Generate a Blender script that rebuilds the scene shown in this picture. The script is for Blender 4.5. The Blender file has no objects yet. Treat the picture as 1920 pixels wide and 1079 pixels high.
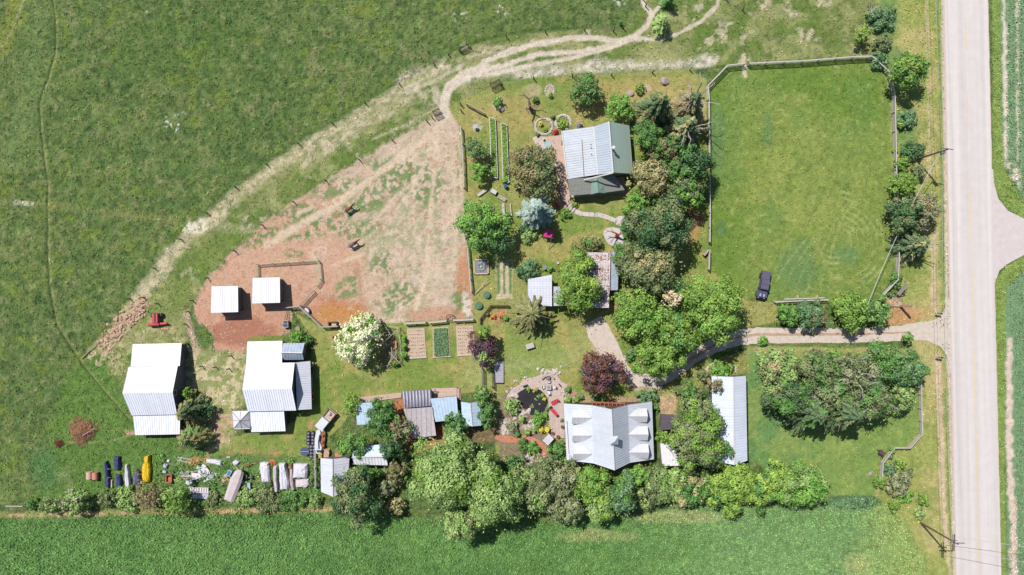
import bpy, math, random
import numpy as np
from mathutils import Vector, Matrix

# ------------------------------------------------------------------ camera, sky, sun, exposure
SC = bpy.context.scene
COL = SC.collection
ALT = 128.0
cam = bpy.data.cameras.new('camera'); camo = bpy.data.objects.new('camera', cam); COL.objects.link(camo)
camo.location = (0, 0, ALT); camo.rotation_euler = (0, 0, 0)
cam.sensor_width = 36.0; cam.lens = 18.0 * ALT / 96.0; cam.clip_end = 6000; cam.clip_start = 0.5
SC.camera = camo
SUN_EL = math.radians(56.0); SHADOW_AZ = math.radians(-49.0)      # shadows fall to the lower right
world = bpy.data.worlds.new('World'); SC.world = world; world.use_nodes = True
wn = world.node_tree; bg = wn.nodes['Background']
sky = wn.nodes.new('ShaderNodeTexSky'); sky.sky_type = 'NISHITA'; sky.sun_disc = False
sky.sun_elevation = SUN_EL; sky.sun_rotation = math.radians(-41.0); sky.altitude = 300
wn.links.new(sky.outputs[0], bg.inputs[0]); bg.inputs[1].default_value = 0.085
sl = bpy.data.lights.new('sun', 'SUN'); sl.energy = 4.8; sl.angle = math.radians(0.5); sl.color = (1.0, 0.965, 0.91)
so = bpy.data.objects.new('sun', sl); COL.objects.link(so); so.location = (-60, 60, 120)
sd_ = Vector((math.cos(SHADOW_AZ) * math.cos(SUN_EL), math.sin(SHADOW_AZ) * math.cos(SUN_EL), -math.sin(SUN_EL)))
so.rotation_euler = sd_.to_track_quat('-Z', 'Y').to_euler()
SC.view_settings.view_transform = 'Standard'; SC.view_settings.look = 'None'; SC.view_settings.gamma = 1
SC.view_settings.exposure = 0.6

R = math.radians
KG, KF = 2.15, 1.1          # how bright a sunlit flat ground / leaf renders per unit of base colour

# ------------------------------------------------------------------ helpers
def P(px, py, h=0.0):
    """point of the place that stands at height h where the photo (1920 wide) has (px, py)"""
    k = (1 - h / ALT) * 0.1
    return Vector(((px - 960) * k, (540 - py) * k, h))

def lin(r, g, b, k=1.0):
    f = lambda c: (c / 255 / 12.92 if c <= 10 else ((c / 255 + 0.055) / 1.055) ** 2.4)
    return (f(r) / k, f(g) / k, f(b) / k)

def g_(r, g, b): return lin(r, g, b, KG)

def M(name, rgb, rough=0.75, var=0.18, scale=2.0, bump=0.0, bscale=8.0, metal=0.0, k=KG, spec=0.3, stripes=None):
    m = bpy.data.materials.new(name); m.use_nodes = True
    t = m.node_tree; n = t.nodes; l = t.links; b = n['Principled BSDF']
    c = lin(*rgb, k)
    tc = n.new('ShaderNodeTexCoord'); no = n.new('ShaderNodeTexNoise')
    no.inputs['Scale'].default_value = scale; no.inputs['Detail'].default_value = 5; no.inputs['Roughness'].default_value = 0.65
    l.new(tc.outputs['Object'], no.inputs['Vector'])
    mp = n.new('ShaderNodeMapRange'); l.new(no.outputs['Fac'], mp.inputs[0])
    mp.inputs[1].default_value = 0.3; mp.inputs[2].default_value = 0.7
    mp.inputs[3].default_value = 1 - var; mp.inputs[4].default_value = 1 + var
    mx = n.new('ShaderNodeVectorMath'); mx.operation = 'SCALE'; mx.inputs[0].default_value = c
    l.new(mp.outputs[0], mx.inputs['Scale'])
    out = mx.outputs[0]
    if stripes:                                     # (pitch in m, depth, axis) lines between boards or sheets
        sp = n.new('ShaderNodeSeparateXYZ'); l.new(tc.outputs['Object'], sp.inputs[0])
        a = stripes[2]
        cx = n.new('ShaderNodeMath'); cx.operation = 'MULTIPLY'; cx.inputs[1].default_value = math.cos(R(a)); l.new(sp.outputs[0], cx.inputs[0])
        cy = n.new('ShaderNodeMath'); cy.operation = 'MULTIPLY_ADD'; cy.inputs[1].default_value = math.sin(R(a))
        l.new(sp.outputs[1], cy.inputs[0]); l.new(cx.outputs[0], cy.inputs[2])
        dv = n.new('ShaderNodeMath'); dv.operation = 'DIVIDE'; dv.inputs[1].default_value = stripes[0]; l.new(cy.outputs[0], dv.inputs[0])
        fr = n.new('ShaderNodeMath'); fr.operation = 'FRACT'; l.new(dv.outputs[0], fr.inputs[0])
        gt = n.new('ShaderNodeMath'); gt.operation = 'LESS_THAN'; gt.inputs[1].default_value = 0.22; l.new(fr.outputs[0], gt.inputs[0])
        fl = n.new('ShaderNodeMath'); fl.operation = 'FLOOR'; l.new(dv.outputs[0], fl.inputs[0])
        wn_ = n.new('ShaderNodeTexWhiteNoise'); wn_.noise_dimensions = '1D'; l.new(fl.outputs[0], wn_.inputs['W'])
        m1 = n.new('ShaderNodeMath'); m1.operation = 'MULTIPLY_ADD'; m1.inputs[1].default_value = -stripes[1]; m1.inputs[2].default_value = 1.0
        l.new(gt.outputs[0], m1.inputs[0])
        m2 = n.new('ShaderNodeMath'); m2.operation = 'MULTIPLY_ADD'; m2.inputs[1].default_value = stripes[1] * 0.6; l.new(wn_.outputs[0], m2.inputs[0]); l.new(m1.outputs[0], m2.inputs[2])
        mz = n.new('ShaderNodeVectorMath'); mz.operation = 'SCALE'; l.new(out, mz.inputs[0]); l.new(m2.outputs[0], mz.inputs['Scale'])
        out = mz.outputs[0]
    l.new(out, b.inputs['Base Color'])
    b.inputs['Roughness'].default_value = rough; b.inputs['Metallic'].default_value = metal
    b.inputs['Specular IOR Level'].default_value = spec
    if bump:
        n2 = n.new('ShaderNodeTexNoise'); n2.inputs['Scale'].default_value = bscale; n2.inputs['Detail'].default_value = 4
        l.new(tc.outputs['Object'], n2.inputs['Vector'])
        bp = n.new('ShaderNodeBump'); bp.inputs['Strength'].default_value = min(1, bump); bp.inputs['Distance'].default_value = 0.16 / bscale
        l.new(n2.outputs['Fac'], bp.inputs['Height']); l.new(bp.outputs[0], b.inputs['Normal'])
    return m

def attr_mat(name, mult=1.0, rough=0.9, noise=((1.2, 0.22), (7.0, 0.22)), bump=0.6, bscale=5.0, transl=0.0):
    """base colour comes from the mesh's own albedo attribute, broken up by noise"""
    m = bpy.data.materials.new(name); m.use_nodes = True
    t = m.node_tree; n = t.nodes; l = t.links; b = n['Principled BSDF']
    at = n.new('ShaderNodeAttribute'); at.attribute_name = 'albedo'
    tc = n.new('ShaderNodeTexCoord'); out = at.outputs['Color']
    for sc, v in noise:
        no = n.new('ShaderNodeTexNoise'); no.inputs['Scale'].default_value = sc; no.inputs['Detail'].default_value = 4
        no.inputs['Roughness'].default_value = 0.7
        l.new(tc.outputs['Object'], no.inputs['Vector'])
        mp = n.new('ShaderNodeMapRange'); l.new(no.outputs['Fac'], mp.inputs[0])
        mp.inputs[1].default_value = 0.3; mp.inputs[2].default_value = 0.7
        mp.inputs[3].default_value = (1 - v) * mult; mp.inputs[4].default_value = (1 + v) * mult
        mx = n.new('ShaderNodeVectorMath'); mx.operation = 'SCALE'; l.new(out, mx.inputs[0]); l.new(mp.outputs[0], mx.inputs['Scale'])
        out = mx.outputs[0]; mult = 1.0
    l.new(out, b.inputs['Base Color']); b.inputs['Roughness'].default_value = rough
    b.inputs['Specular IOR Level'].default_value = 0.15
    if bump:
        n2 = n.new('ShaderNodeTexNoise'); n2.inputs['Scale'].default_value = bscale; n2.inputs['Detail'].default_value = 6
        l.new(tc.outputs['Object'], n2.inputs['Vector'])
        bp = n.new('ShaderNodeBump'); bp.inputs['Strength'].default_value = bump; bp.inputs['Distance'].default_value = 0.4 / bscale
        l.new(n2.outputs['Fac'], bp.inputs['Height']); l.new(bp.outputs[0], b.inputs['Normal'])
    if transl:
        tr = n.new('ShaderNodeBsdfTranslucent'); l.new(out, tr.inputs[0])
        ms = n.new('ShaderNodeMixShader'); ms.inputs[0].default_value = transl
        l.new(b.outputs[0], ms.inputs[1]); l.new(tr.outputs[0], ms.inputs[2])
        l.new(ms.outputs[0], n['Material Output'].inputs[0])
    return m

def tag(o, label=None, cat=None, group=None, kind=None):
    if label: o['label'] = label
    if cat: o['category'] = cat
    if group: o['group'] = group
    if kind: o['kind'] = kind
    return o

def thing(name, label, cat, loc=(0, 0, 0), group=None, rz=0.0):
    o = bpy.data.objects.new(name, None); COL.objects.link(o); o.empty_display_size = 0.3
    o.location = loc; o.rotation_euler = (0, 0, rz)
    return tag(o, label, cat, group)

class MB:
    """collects faces and links them as one mesh object"""
    def __init__(s): s.v = []; s.f = []
    def add(s, vs, fs):
        b = len(s.v); s.v += [tuple(x) for x in vs]; s.f += [tuple(i + b for i in f) for f in fs]
    def box(s, c, size, rz=0.0, tilt=None, taper=1.0):
        x, y, z = size[0] / 2, size[1] / 2, size[2] / 2
        vs = []
        for sx, sy, sz in ((-1, -1, -1), (1, -1, -1), (1, 1, -1), (-1, 1, -1), (-1, -1, 1), (1, -1, 1), (1, 1, 1), (-1, 1, 1)):
            t = taper if sz > 0 else 1
            vs.append(Vector((sx * x * t, sy * y * t, sz * z)))
        m = Matrix.Rotation(rz, 3, 'Z')
        if tilt: m = m @ Matrix.Rotation(tilt[0], 3, 'X') @ Matrix.Rotation(tilt[1], 3, 'Y')
        s.add([m @ v + Vector(c) for v in vs], [(3, 2, 1, 0), (4, 5, 6, 7), (0, 1, 5, 4), (1, 2, 6, 5), (2, 3, 7, 6), (3, 0, 4, 7)])
        return s
    def prism(s, pts, z0, z1=None):
        """pts: list of xy (z1 number) or xyz tops; down to z0"""
        n = len(pts); pts = [Vector(p) if len(p) == 3 else Vector((p[0], p[1], z1)) for p in pts]
        a = sum(pts[i].x * pts[(i + 1) % n].y - pts[(i + 1) % n].x * pts[i].y for i in range(n))
        if a < 0: pts = pts[::-1]
        top = list(pts); bot = [Vector((p.x, p.y, z0 if not callable(z0) else z0(p))) for p in pts]
        s.add(top + bot, [tuple(range(n)), tuple(range(2 * n - 1, n - 1, -1))] + [(i, n + i, n + (i + 1) % n, (i + 1) % n) for i in range(n)])
        return s
    def tube(s, p0, p1, r0, r1=None, n=6, caps=True):
        p0, p1 = Vector(p0), Vector(p1); r1 = r0 if r1 is None else r1
        d = (p1 - p0); 
        if d.length < 1e-5: return s
        d.normalize(); u = d.orthogonal().normalized(); w = d.cross(u)
        vs = [p0 + (u * math.cos(2 * math.pi * i / n) + w * math.sin(2 * math.pi * i / n)) * r0 for i in range(n)] + \
             [p1 + (u * math.cos(2 * math.pi * i / n) + w * math.sin(2 * math.pi * i / n)) * r1 for i in range(n)]
        fs = [(i, (i + 1) % n, n + (i + 1) % n, n + i) for i in range(n)]
        if caps: fs += [tuple(range(n - 1, -1, -1)), tuple(range(n, 2 * n))]
        s.add(vs, fs); return s
    def disc(s, c, r, h, n=20, r2=None):
        return s.tube(Vector(c), Vector(c) + Vector((0, 0, h)), r, r2, n)
    def blob(s, c, r, seed=0, n=8, m=5, jit=0.18, zs=1.0, bottom=-0.3):
        rng = random.Random(seed); c = Vector(c); rx, ry, rz = (r if hasattr(r, '__len__') else (r, r, r * zs))
        vs = []
        for j in range(m):
            ph = bottom + (math.pi / 2 - 0.12 - bottom) * j / (m - 1)
            for i in range(n):
                a = 2 * math.pi * (i + 0.5 * (j % 2)) / n; q = 1 + rng.uniform(-jit, jit)
                vs.append(c + Vector((math.cos(a) * math.cos(ph) * rx * q, math.sin(a) * math.cos(ph) * ry * q, math.sin(ph) * rz * q)))
        vs.append(c + Vector((0, 0, rz)))
        fs = []
        for j in range(m - 1):
            for i in range(n):
                fs.append((j * n + i, j * n + (i + 1) % n, (j + 1) * n + (i + 1) % n, (j + 1) * n + i))
        for i in range(n): fs.append(((m - 1) * n + i, (m - 1) * n + (i + 1) % n, m * n))
        s.add(vs, fs); return s
    def build(s, name, mat, parent=None, smooth=False, local=False):
        me = bpy.data.meshes.new(name)
        vs = s.v
        if parent is not None and not local:
            o_ = parent.location; vs = [(a - o_.x, b - o_.y, c - o_.z) for a, b, c in s.v]
        me.from_pydata(vs, [], s.f); me.update()
        if smooth: me.polygons.foreach_set('use_smooth', [True] * len(me.polygons))
        o = bpy.data.objects.new(name, me); COL.objects.link(o)
        if mat: me.materials.append(mat)
        if parent is not None: o.parent = parent
        return o

def solo(name, mb, mat, label, cat, group=None, smooth=False):
    """a thing that is one mesh, its origin at its own place"""
    n = len(mb.v); cx = sum(v[0] for v in mb.v) / n; cy = sum(v[1] for v in mb.v) / n
    mb.v = [(a - cx, b - cy, c) for a, b, c in mb.v]
    o = mb.build(name, mat, smooth=smooth); o.location = (cx, cy, 0)
    return tag(o, label, cat, group)

def np_mesh(name, verts, faces, mat, parent=None, attr=None, nper=4, smooth=False):
    me = bpy.data.meshes.new(name); nv = len(verts); nf = len(faces)
    me.vertices.add(nv); me.vertices.foreach_set('co', np.ascontiguousarray(verts, dtype=np.float32).ravel())
    me.loops.add(nf * nper); me.loops.foreach_set('vertex_index', np.ascontiguousarray(faces, dtype=np.int32).ravel())
    me.polygons.add(nf)
    me.polygons.foreach_set('loop_start', np.arange(0, nf * nper, nper, dtype=np.int32))
    if smooth: me.polygons.foreach_set('use_smooth', np.ones(nf, dtype=bool))
    me.update(calc_edges=True)
    if attr is not None:
        a = me.color_attributes.new('albedo', 'FLOAT_COLOR', 'POINT')
        rgba = np.ones((nv, 4), dtype=np.float32); rgba[:, :3] = attr
        a.data.foreach_set('color', rgba.ravel())
    o = bpy.data.objects.new(name, me); COL.objects.link(o); me.materials.append(mat)
    if parent is not None: o.parent = parent
    return o

# ------------------------------------------------------------------ numpy noise and masks
def vnoise(x, y, seed):
    xi = np.floor(x).astype(np.int64); yi = np.floor(y).astype(np.int64); fx = x - xi; fy = y - yi
    fx = fx * fx * (3 - 2 * fx); fy = fy * fy * (3 - 2 * fy)
    def h(a, b):
        n = (a * 374761393 + b * 668265263 + seed * 982451653) & 0xffffffff
        n = ((n ^ (n >> 13)) * 1274126177) & 0xffffffff
        return ((n ^ (n >> 16)) & 0xffff) / 65535.0
    return (h(xi, yi) * (1 - fx) + h(xi + 1, yi) * fx) * (1 - fy) + (h(xi, yi + 1) * (1 - fx) + h(xi + 1, yi + 1) * fx) * fy
def fbm(x, y, scale, octv=4, seed=1, gain=0.55):
    s = 0; a = 1; t = 0
    for i in range(octv):
        s = s + a * vnoise(x / scale + 17.3 * i, y / scale + 9.1 * i, seed + i); t += a; a *= gain; scale *= 0.5
    return s / t                        # 0..1
def sst(a, b, x):
    t = np.clip((x - a) / (b - a), 0, 1); return t * t * (3 - 2 * t)
def seg_dist(x, y, pts, closed=False):
    d = np.full(x.shape, 1e9); n = len(pts)
    for i in range(n if closed else n - 1):
        (x0, y0), (x1, y1) = pts[i][:2], pts[(i + 1) % n][:2]
        dx, dy = x1 - x0, y1 - y0; L = dx * dx + dy * dy + 1e-9
        t = np.clip(((x - x0) * dx + (y - y0) * dy) / L, 0, 1)
        d = np.minimum(d, np.hypot(x - x0 - t * dx, y - y0 - t * dy))
    return d
def inside(x, y, pts):
    c = np.zeros(x.shape, dtype=bool); n = len(pts)
    for i in range(n):
        (x0, y0), (x1, y1) = pts[i], pts[(i + 1) % n]
        if y0 == y1: continue
        k = ((y0 > y) != (y1 > y)) & (x < (x1 - x0) * (y - y0) / (y1 - y0) + x0)
        c ^= k
    return c
def poly_sd(x, y, pts):
    d = seg_dist(x, y, pts, True); return np.where(inside(x, y, pts), -d, d)

# ------------------------------------------------------------------ the ground: one sheet, its soils and grasses as albedo
def axis(lo, hi, step, far):
    a = np.arange(lo, hi + step / 2, step); out = []; d = step
    x = hi
    while x < far: d *= 1.35; x += d; out.append(x)
    out = np.array(out); return np.concatenate([-(out[::-1] - hi) + lo, a, out])
GX = axis(-99, 99, 0.2, 2500); GY = axis(-57, 57, 0.2, 2500)
XX, YY = np.meshgrid(GX, GY); PX = XX * 10 + 960; PY = 540 - YY * 10
n1 = fbm(XX, YY, 1.6, 4, 3); n2 = fbm(XX, YY, 6, 4, 11); n3 = fbm(XX, YY, 20, 3, 23); nf = fbm(XX, YY, 0.5, 2, 31)
n4 = fbm(XX, YY, 3.0, 4, 47); n5 = fbm(XX, YY, 0.9, 3, 59)
C = np.zeros(XX.shape + (3,)); Z = np.zeros(XX.shape)
TU = np.zeros(XX.shape)                      # how much loose grass grows (0..1)
def paint(rgb, m, k=KG):
    c = np.array(lin(*rgb, k)); C[:] = C * (1 - m[..., None]) + c * m[..., None]
def pm(pts, soft=8, amp=14, nz=None):
    nz = n4 if nz is None else nz
    return sst(soft, -soft, poly_sd(PX, PY, pts) + (nz - 0.5) * 2 * amp)
def sm(pts, w, soft=3, amp=5, nz=None):
    nz = n4 if nz is None else nz
    return sst(soft, -soft, seg_dist(PX, PY, pts) - w + (nz - 0.5) * 2 * amp)
def em(cx, cy, rx, ry, soft=.35, amp=.35):
    return sst(1 + soft, 1 - soft, np.hypot((PX - cx) / rx, (PY - cy) / ry) + (n4 - 0.5) * 2 * amp)
one = np.ones(XX.shape)
# hay meadow
paint((102, 125, 67), one); TU += 1
paint((118, 139, 74), sst(.42, .7, n2) * .6)
paint((92, 120, 60), sst(.45, .75, n3) * .5)
paint((142, 148, 96), sst(.52, .75, n1) * .5); paint((164, 158, 116), sst(.6, .8, n5) * .45); paint((62, 90, 52), sst(.44, .26, n5) * .6); paint((86, 120, 68), sst(.6, .8, fbm(XX, YY, 2.2, 3, 71)) * .4); paint((128, 146, 60), sst(.6, .8, fbm(XX, YY, 2.6, 3, 72)) * .55)
paint((90, 122, 56), em(330, 80, 120, 50) * .3)
paint((120, 142, 84), sm([(20, 300), (60, 160), (75, 0)], 22, 25, 12) * .6)
paint((140, 152, 70), sm([(0, 90), (28, 30), (35, -30)], 16, 8, 6) * .8)
paint((175, 172, 140), sm([(0, 95), (22, 60), (38, 15), (52, -10)], 2, 2, 3) * .7)
paint((150, 155, 95), sm([(0, 382), (60, 380), (140, 392), (250, 405), (330, 415)], 6, 8, 8) * .55)
paint((225, 222, 200), sm([(28, 382), (60, 384)], 2, 3, 7, n1) * .6)
for cx, cy, rr in ((325, 232, 22), (170, 895, 0), (860, 30, 12), (940, 20, 12), (1160, 5, 14), (270, 20, 6)):
    if rr: paint((232, 232, 215), em(cx, cy, rr, rr * .8, .6, .8) * sst(.66, .8, fbm(XX, YY, .45, 1, 5)) * .8)
paint((104, 140, 64), pm([(128, 700), (240, 640), (330, 640), (330, 930), (60, 945), (80, 860)], 12, 20) * .75)
paint((92, 132, 78), em(85, 880, 28, 45) * .7)
paint((150, 158, 110), sm([(128, 935), (130, 870), (110, 900)], 4, 6, 6) * .5)
# trodden game trails in the meadow
TRAIL = [(95, -20), (103, 40), (103, 100), (88, 150), (72, 195), (75, 240), (82, 300), (88, 340), (88, 480), (92, 540), (105, 610), (150, 680), (190, 730), (245, 792)]
tr = sst(2.6, .8, seg_dist(PX, PY, TRAIL) + (n1 - .5) * 1.5); Z -= tr * .18; paint((66, 92, 48), tr * .75); TU *= 1 - tr
tl = sst(3, 1, seg_dist(PX, PY, [(a + 4.5, b) for a, b in TRAIL]) + (n1 - .5) * 2); paint((158, 160, 104), tl * .5)
for t in ([(190, 808), (250, 808)], [(250, 815), (200, 830), (120, 830)], [(0, 945), (60, 945)]):
    q = sm(t, 1.2, 2, 2); paint((165, 170, 110), q * .5)
# bank between meadow and paddock
BANK = [(246, 560), (292, 503), (338, 440), (390, 400), (443, 353), (501, 310), (561, 271), (625, 233), (686, 196), (760, 150), (815, 122), (842, 103), (870, 90), (950, 70),
        (1023, 60), (1096, 57), (1150, 60), (1190, 45), (1205, 0), (1205, -60), (1400, -60), (1650, -60), (1650, 60), (1640, 108), (1360, 120), (1290, 130), (1140, 140), (1000, 147),
        (930, 160), (868, 190), (840, 205), (800, 228), (736, 264), (675, 301), (612, 340), (551, 380), (493, 423), (441, 470), (392, 522), (362, 564), (350, 610), (350, 660), (200, 670), (160, 660), (215, 600)]
m = pm(BANK, 4, 3); TU = TU * (1 - m * .45)
paint((144, 152, 92), m)
paint((106, 132, 60), m * sst(.42, .62, n2) * .85); paint((80, 104, 46), m * sst(.52, .68, n1) * .5)
paint((188, 184, 132), m * sst(.5, .66, n4) * .45)
paint((222, 208, 178), m * sst(.58, .7, n1) * sst(.5, .66, n2) * .7)
gb = sst(13, 2, seg_dist(PX, PY, BANK[:16]) + (n4 - .5) * 8) * sst(0, 2, poly_sd(PX, PY, BANK)); paint((84, 114, 40), gb * .85)
for t, w in (([(262, 565), (310, 500), (360, 440), (400, 412)], 9), ([(255, 560), (300, 505), (345, 450), (400, 410), (450, 360), (510, 320), (570, 280), (640, 238), (700, 200), (770, 160), (830, 130)], 14), ([(355, 420), (420, 428), (475, 432)], 5), ([(570, 310), (640, 262), (700, 225), (770, 185)], 12), ([(880, 108), (960, 88), (1040, 74)], 6)):
    q = sm(t, w * .8, 8, 12, n4); paint((212, 198, 164), q * (.38 + .5 * sst(.40, .6, n5)))
q = em(365, 425, 28, 14) * sst(.45, .6, n5); paint((236, 230, 205), q * .9)
q = sm([(405, 512), (450, 468), (500, 420), (556, 376), (616, 335), (680, 296), (740, 258), (800, 225)], 7, 7, 8, n4) ; paint((104, 132, 58), q * .7)
q = sm([(250, 600), (330, 560), (390, 480), (440, 430)], 14, 14, 12, n4); paint((112, 140, 60), q * .6)
# field tracks
TR = [([(1198, -30), (1207, 10), (1222, 28), (1212, 50), (1190, 70), (1160, 78), (1120, 72), (1070, 72), (1010, 82), (960, 95), (905, 118)], 5, .95),
      ([(1262, -30), (1238, 10), (1222, 30)], 4, .9),
      ([(1352, -30), (1345, 10), (1318, 38), (1270, 65), (1225, 75), (1190, 72)], 3.5, .85),
      ([(1190, 72), (1140, 88), (1080, 98), (1010, 102), (940, 125), (905, 132)], 4.5, .95),
      ([(1160, 85), (1120, 97), (1060, 112), (990, 124), (930, 138), (880, 142)], 4, .9),
      ([(1050, 82), (990, 90), (940, 108)], 1.2, .6),
      ([(910, 125), (870, 142), (842, 165), (832, 190), (834, 215)], 9, .95),
      ([(870, 120), (820, 150), (760, 175)], 3, .45)]
q0 = sm([(850, 160), (900, 135), (1000, 135), (1100, 127), (1200, 122), (1290, 122), (1340, 112)], 9, 8, 9, n4)
paint((222, 212, 194), q0 * (.45 + .5 * sst(.45, .6, n5)))
q0 = sm([(830, 200), (760, 150), (850, 120)], 12, 12, 10, n4); paint((214, 202, 176), q0 * sst(.4, .6, n5) * .8)
q0 = sm([(815, 205), (760, 235), (700, 262)], 2, 2, 2); paint((195, 190, 150), q0 * .7)
# paddock dirt
PAD = [(833, 190), (850, 205), (863, 240), (870, 355), (876, 465), (884, 550), (887, 592), (850, 600), (760, 606), (700, 618), (640, 612), (605, 612), (582, 590), (545, 575), (540, 620), (520, 632),
       (470, 640), (455, 665), (405, 655), (400, 620), (370, 600), (364, 565), (394, 520), (443, 470), (495, 422), (553, 378), (613, 338), (676, 300), (738, 262), (802, 228)]
m = pm(PAD, 5, 7, n5); TU *= 1 - m
paint((220, 196, 172), m); paint((232, 214, 190), m * sst(.5, .72, n1) * .6); paint((198, 174, 146), m * sst(.5, .3, n5) * .5)
paint((214, 166, 138), m * sst(740, 560, PX + (n2 - .5) * 260) * .8)
paint((208, 156, 128), m * sst(500, 590, PY + (PX - 700) * .1 + (n2 - .5) * 60) * sst(720, 600, PX + (n4 - .5) * 60) * .75)
paint((205, 140, 100), m * em(870, 540, 16, 75) * .8); paint((200, 140, 108), m * em(820, 590, 60, 14) * .6)
paint((205, 145, 85), m * em(640, 588, 52, 20) * .9)
paint((190, 118, 88), m * sm([(600, 560), (680, 575), (670, 500)], 5, 8, 8) * .5)
paint((178, 116, 96), em(450, 625, 62, 26, .2) * pm(PAD, 3, 3) * .75)
n6 = fbm(XX, YY, .8, 3, 91, .8)
gr = m * sst(.47, .62, n4 * .4 + n6 * .6)
reg = np.clip(em(790, 400, 90, 170) + em(720, 420, 80, 100), 0, 1)
paint((166, 172, 128), gr * reg * .75)
for cx, cy, rx, ry in ((560, 400, 60, 18), (640, 350, 60, 25), (590, 415, 40, 20), (520, 440, 60, 12), (735, 340, 50, 30), (690, 380, 30, 20), (640, 430, 90, 20), (715, 500, 22, 28), (655, 540, 26, 22),
                       (745, 560, 40, 30), (740, 310, 60, 14), (640, 400, 40, 14), (550, 475, 16, 7), (403, 520, 9, 6), (860, 560, 14, 30), (700, 240, 50, 10), (800, 350, 30, 40), (862, 300, 6, 60), (470, 455, 30, 14)):
    paint((112, 144, 84), m * em(cx, cy, rx, ry, .4, .7) * sst(.40, .56, n6) * .85)
for t, w in (([(834, 215), (822, 260), (812, 340), (805, 430), (800, 520), (780, 580)], 4), ([(825, 240), (760, 290), (690, 340), (620, 390), (560, 425), (500, 460)], 7), ([(850, 300), (856, 420), (850, 520)], 3),
             ([(790, 330), (740, 370), (700, 420)], 2), ([(620, 500), (700, 470), (760, 440)], 2), ([(832, 230), (790, 270), (720, 320), (640, 372), (560, 400)], 2.5), ([(828, 240), (800, 300), (770, 360), (720, 420), (660, 470)], 2), ([(862, 250), (866, 350), (872, 450)], 3)):
    paint((228, 206, 178), m * sm(t, w, 4, 4) * .9)
paint((190, 134, 98), m * sst(.62, .76, n5) * .45); paint((130, 104, 80), m * sst(.72, .84, nf) * .6); paint((238, 224, 206), m * sst(.28, .18, nf) * .5)
for t, w, a in TR: q = sm(t, w, 2, 2.5, n5); paint((226, 212, 192), q * a); TU *= 1 - q; Z -= q * .03
# yards, lawns
YARD = [(840, 200), (868, 188), (930, 160), (1000, 147), (1140, 140), (1290, 130), (1325, 150), (1326, 500), (1400, 560), (1400, 615), (1300, 690), (1230, 720), (1200, 900), (1060, 900), (930, 850), (920, 730),
        (850, 742), (670, 755), (640, 800), (560, 870), (380, 860), (400, 830), (560, 790), (590, 640), (550, 585), (600, 614), (760, 606), (887, 598), (886, 548), (878, 465), (870, 355), (863, 240)]
m = pm(YARD, 2, 1.5); TU *= 1 - m * .8
paint((160, 164, 94), m); paint((128, 152, 70), m * sst(.45, .66, n2) * .85); paint((190, 172, 108), m * sst(.52, .68, n4) * .6)
paint((196, 170, 112), m * np.clip(em(1180, 190, 110, 40) + em(960, 220, 60, 40) * .7 + em(880, 250, 20, 60) * .6, 0, 1) * .6)
paint((178, 184, 120), m * sm([(900, 700), (1000, 690), (1100, 660)], 26, 20, 20) * .5)
paint((205, 198, 150), m * sm([(950, 690), (1010, 680)], 4, 6, 4) * .7)
paint((132, 160, 78), m * em(1000, 660, 60, 60) * .5)
paint((120, 152, 66), m * sm([(575, 640), (590, 720), (600, 740)], 7, 7, 5) * .7)
paint((204, 150, 108), np.clip(em(470, 852, 60, 8, .3, .6) + em(600, 858, 12, 18) + em(590, 800, 12, 10), 0, 1) * sst(.4, .55, n5) * .8)
# trodden ground between the barns and south of the paddock
m = pm([(350, 650), (400, 655), (470, 665), (455, 730), (440, 780), (440, 820), (395, 850), (345, 800), (345, 700)], 8, 12)
TU *= 1 - m * .7; paint((168, 172, 112), m * .8); paint((226, 208, 170), m * sst(.46, .58, n5) * .8); paint((208, 168, 140), m * em(415, 800, 30, 30) * sst(.35, .6, n5) * .8)
paint((214, 184, 162), sm([(350, 590), (362, 640), (370, 660)], 5, 4, 4) * .85); paint((205, 170, 145), em(245, 813, 9, 4, .2) * .9)
paint((120, 148, 62), em(500, 638, 40, 8) * .8)
m = pm([(190, 640), (300, 610), (345, 610), (345, 650), (240, 650), (235, 740), (205, 700)], 10, 14); paint((158, 160, 104), m * .6); paint((204, 190, 146), m * sst(.5, .62, n5) * .6)
# stony heap ground west
m = pm([(200, 620), (225, 575), (260, 555), (285, 570), (262, 600), (235, 640), (190, 690), (160, 672)], 5, 10)
paint((214, 190, 160), m * sst(.48, .6, n5) * .7); paint((214, 206, 160), m * sst(.66, .7, nf) * .5)
# scrap yard
m = pm([(300, 850), (400, 850), (600, 860), (600, 945), (300, 945)], 8, 10); TU = np.maximum(TU, m * .8); paint((108, 142, 78), m * .9); paint((196, 178, 126), m * sst(.58, .7, n4) * .5)
paint((196, 160, 96), em(375, 862, 22, 5, .3) * .8); paint((204, 150, 104), em(360, 868, 12, 5) * .6)
# soil below the row of sheds
m = pm([(740, 755), (760, 745), (765, 790), (830, 800), (835, 830), (780, 850), (745, 835)], 4, 5); paint((196, 132, 92), m * .95); TU *= 1 - m
m = pm([(870, 810), (935, 800), (935, 830), (880, 830)], 4, 5); paint((150, 120, 96), m * .7)
# field edge
m = sm([(-50, 968), (150, 965), (300, 962), (620, 955)], 6, 4, 6); paint((168, 166, 104), m * .75); paint((216, 176, 138), m * sst(.55, .68, n4) * .85)
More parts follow.
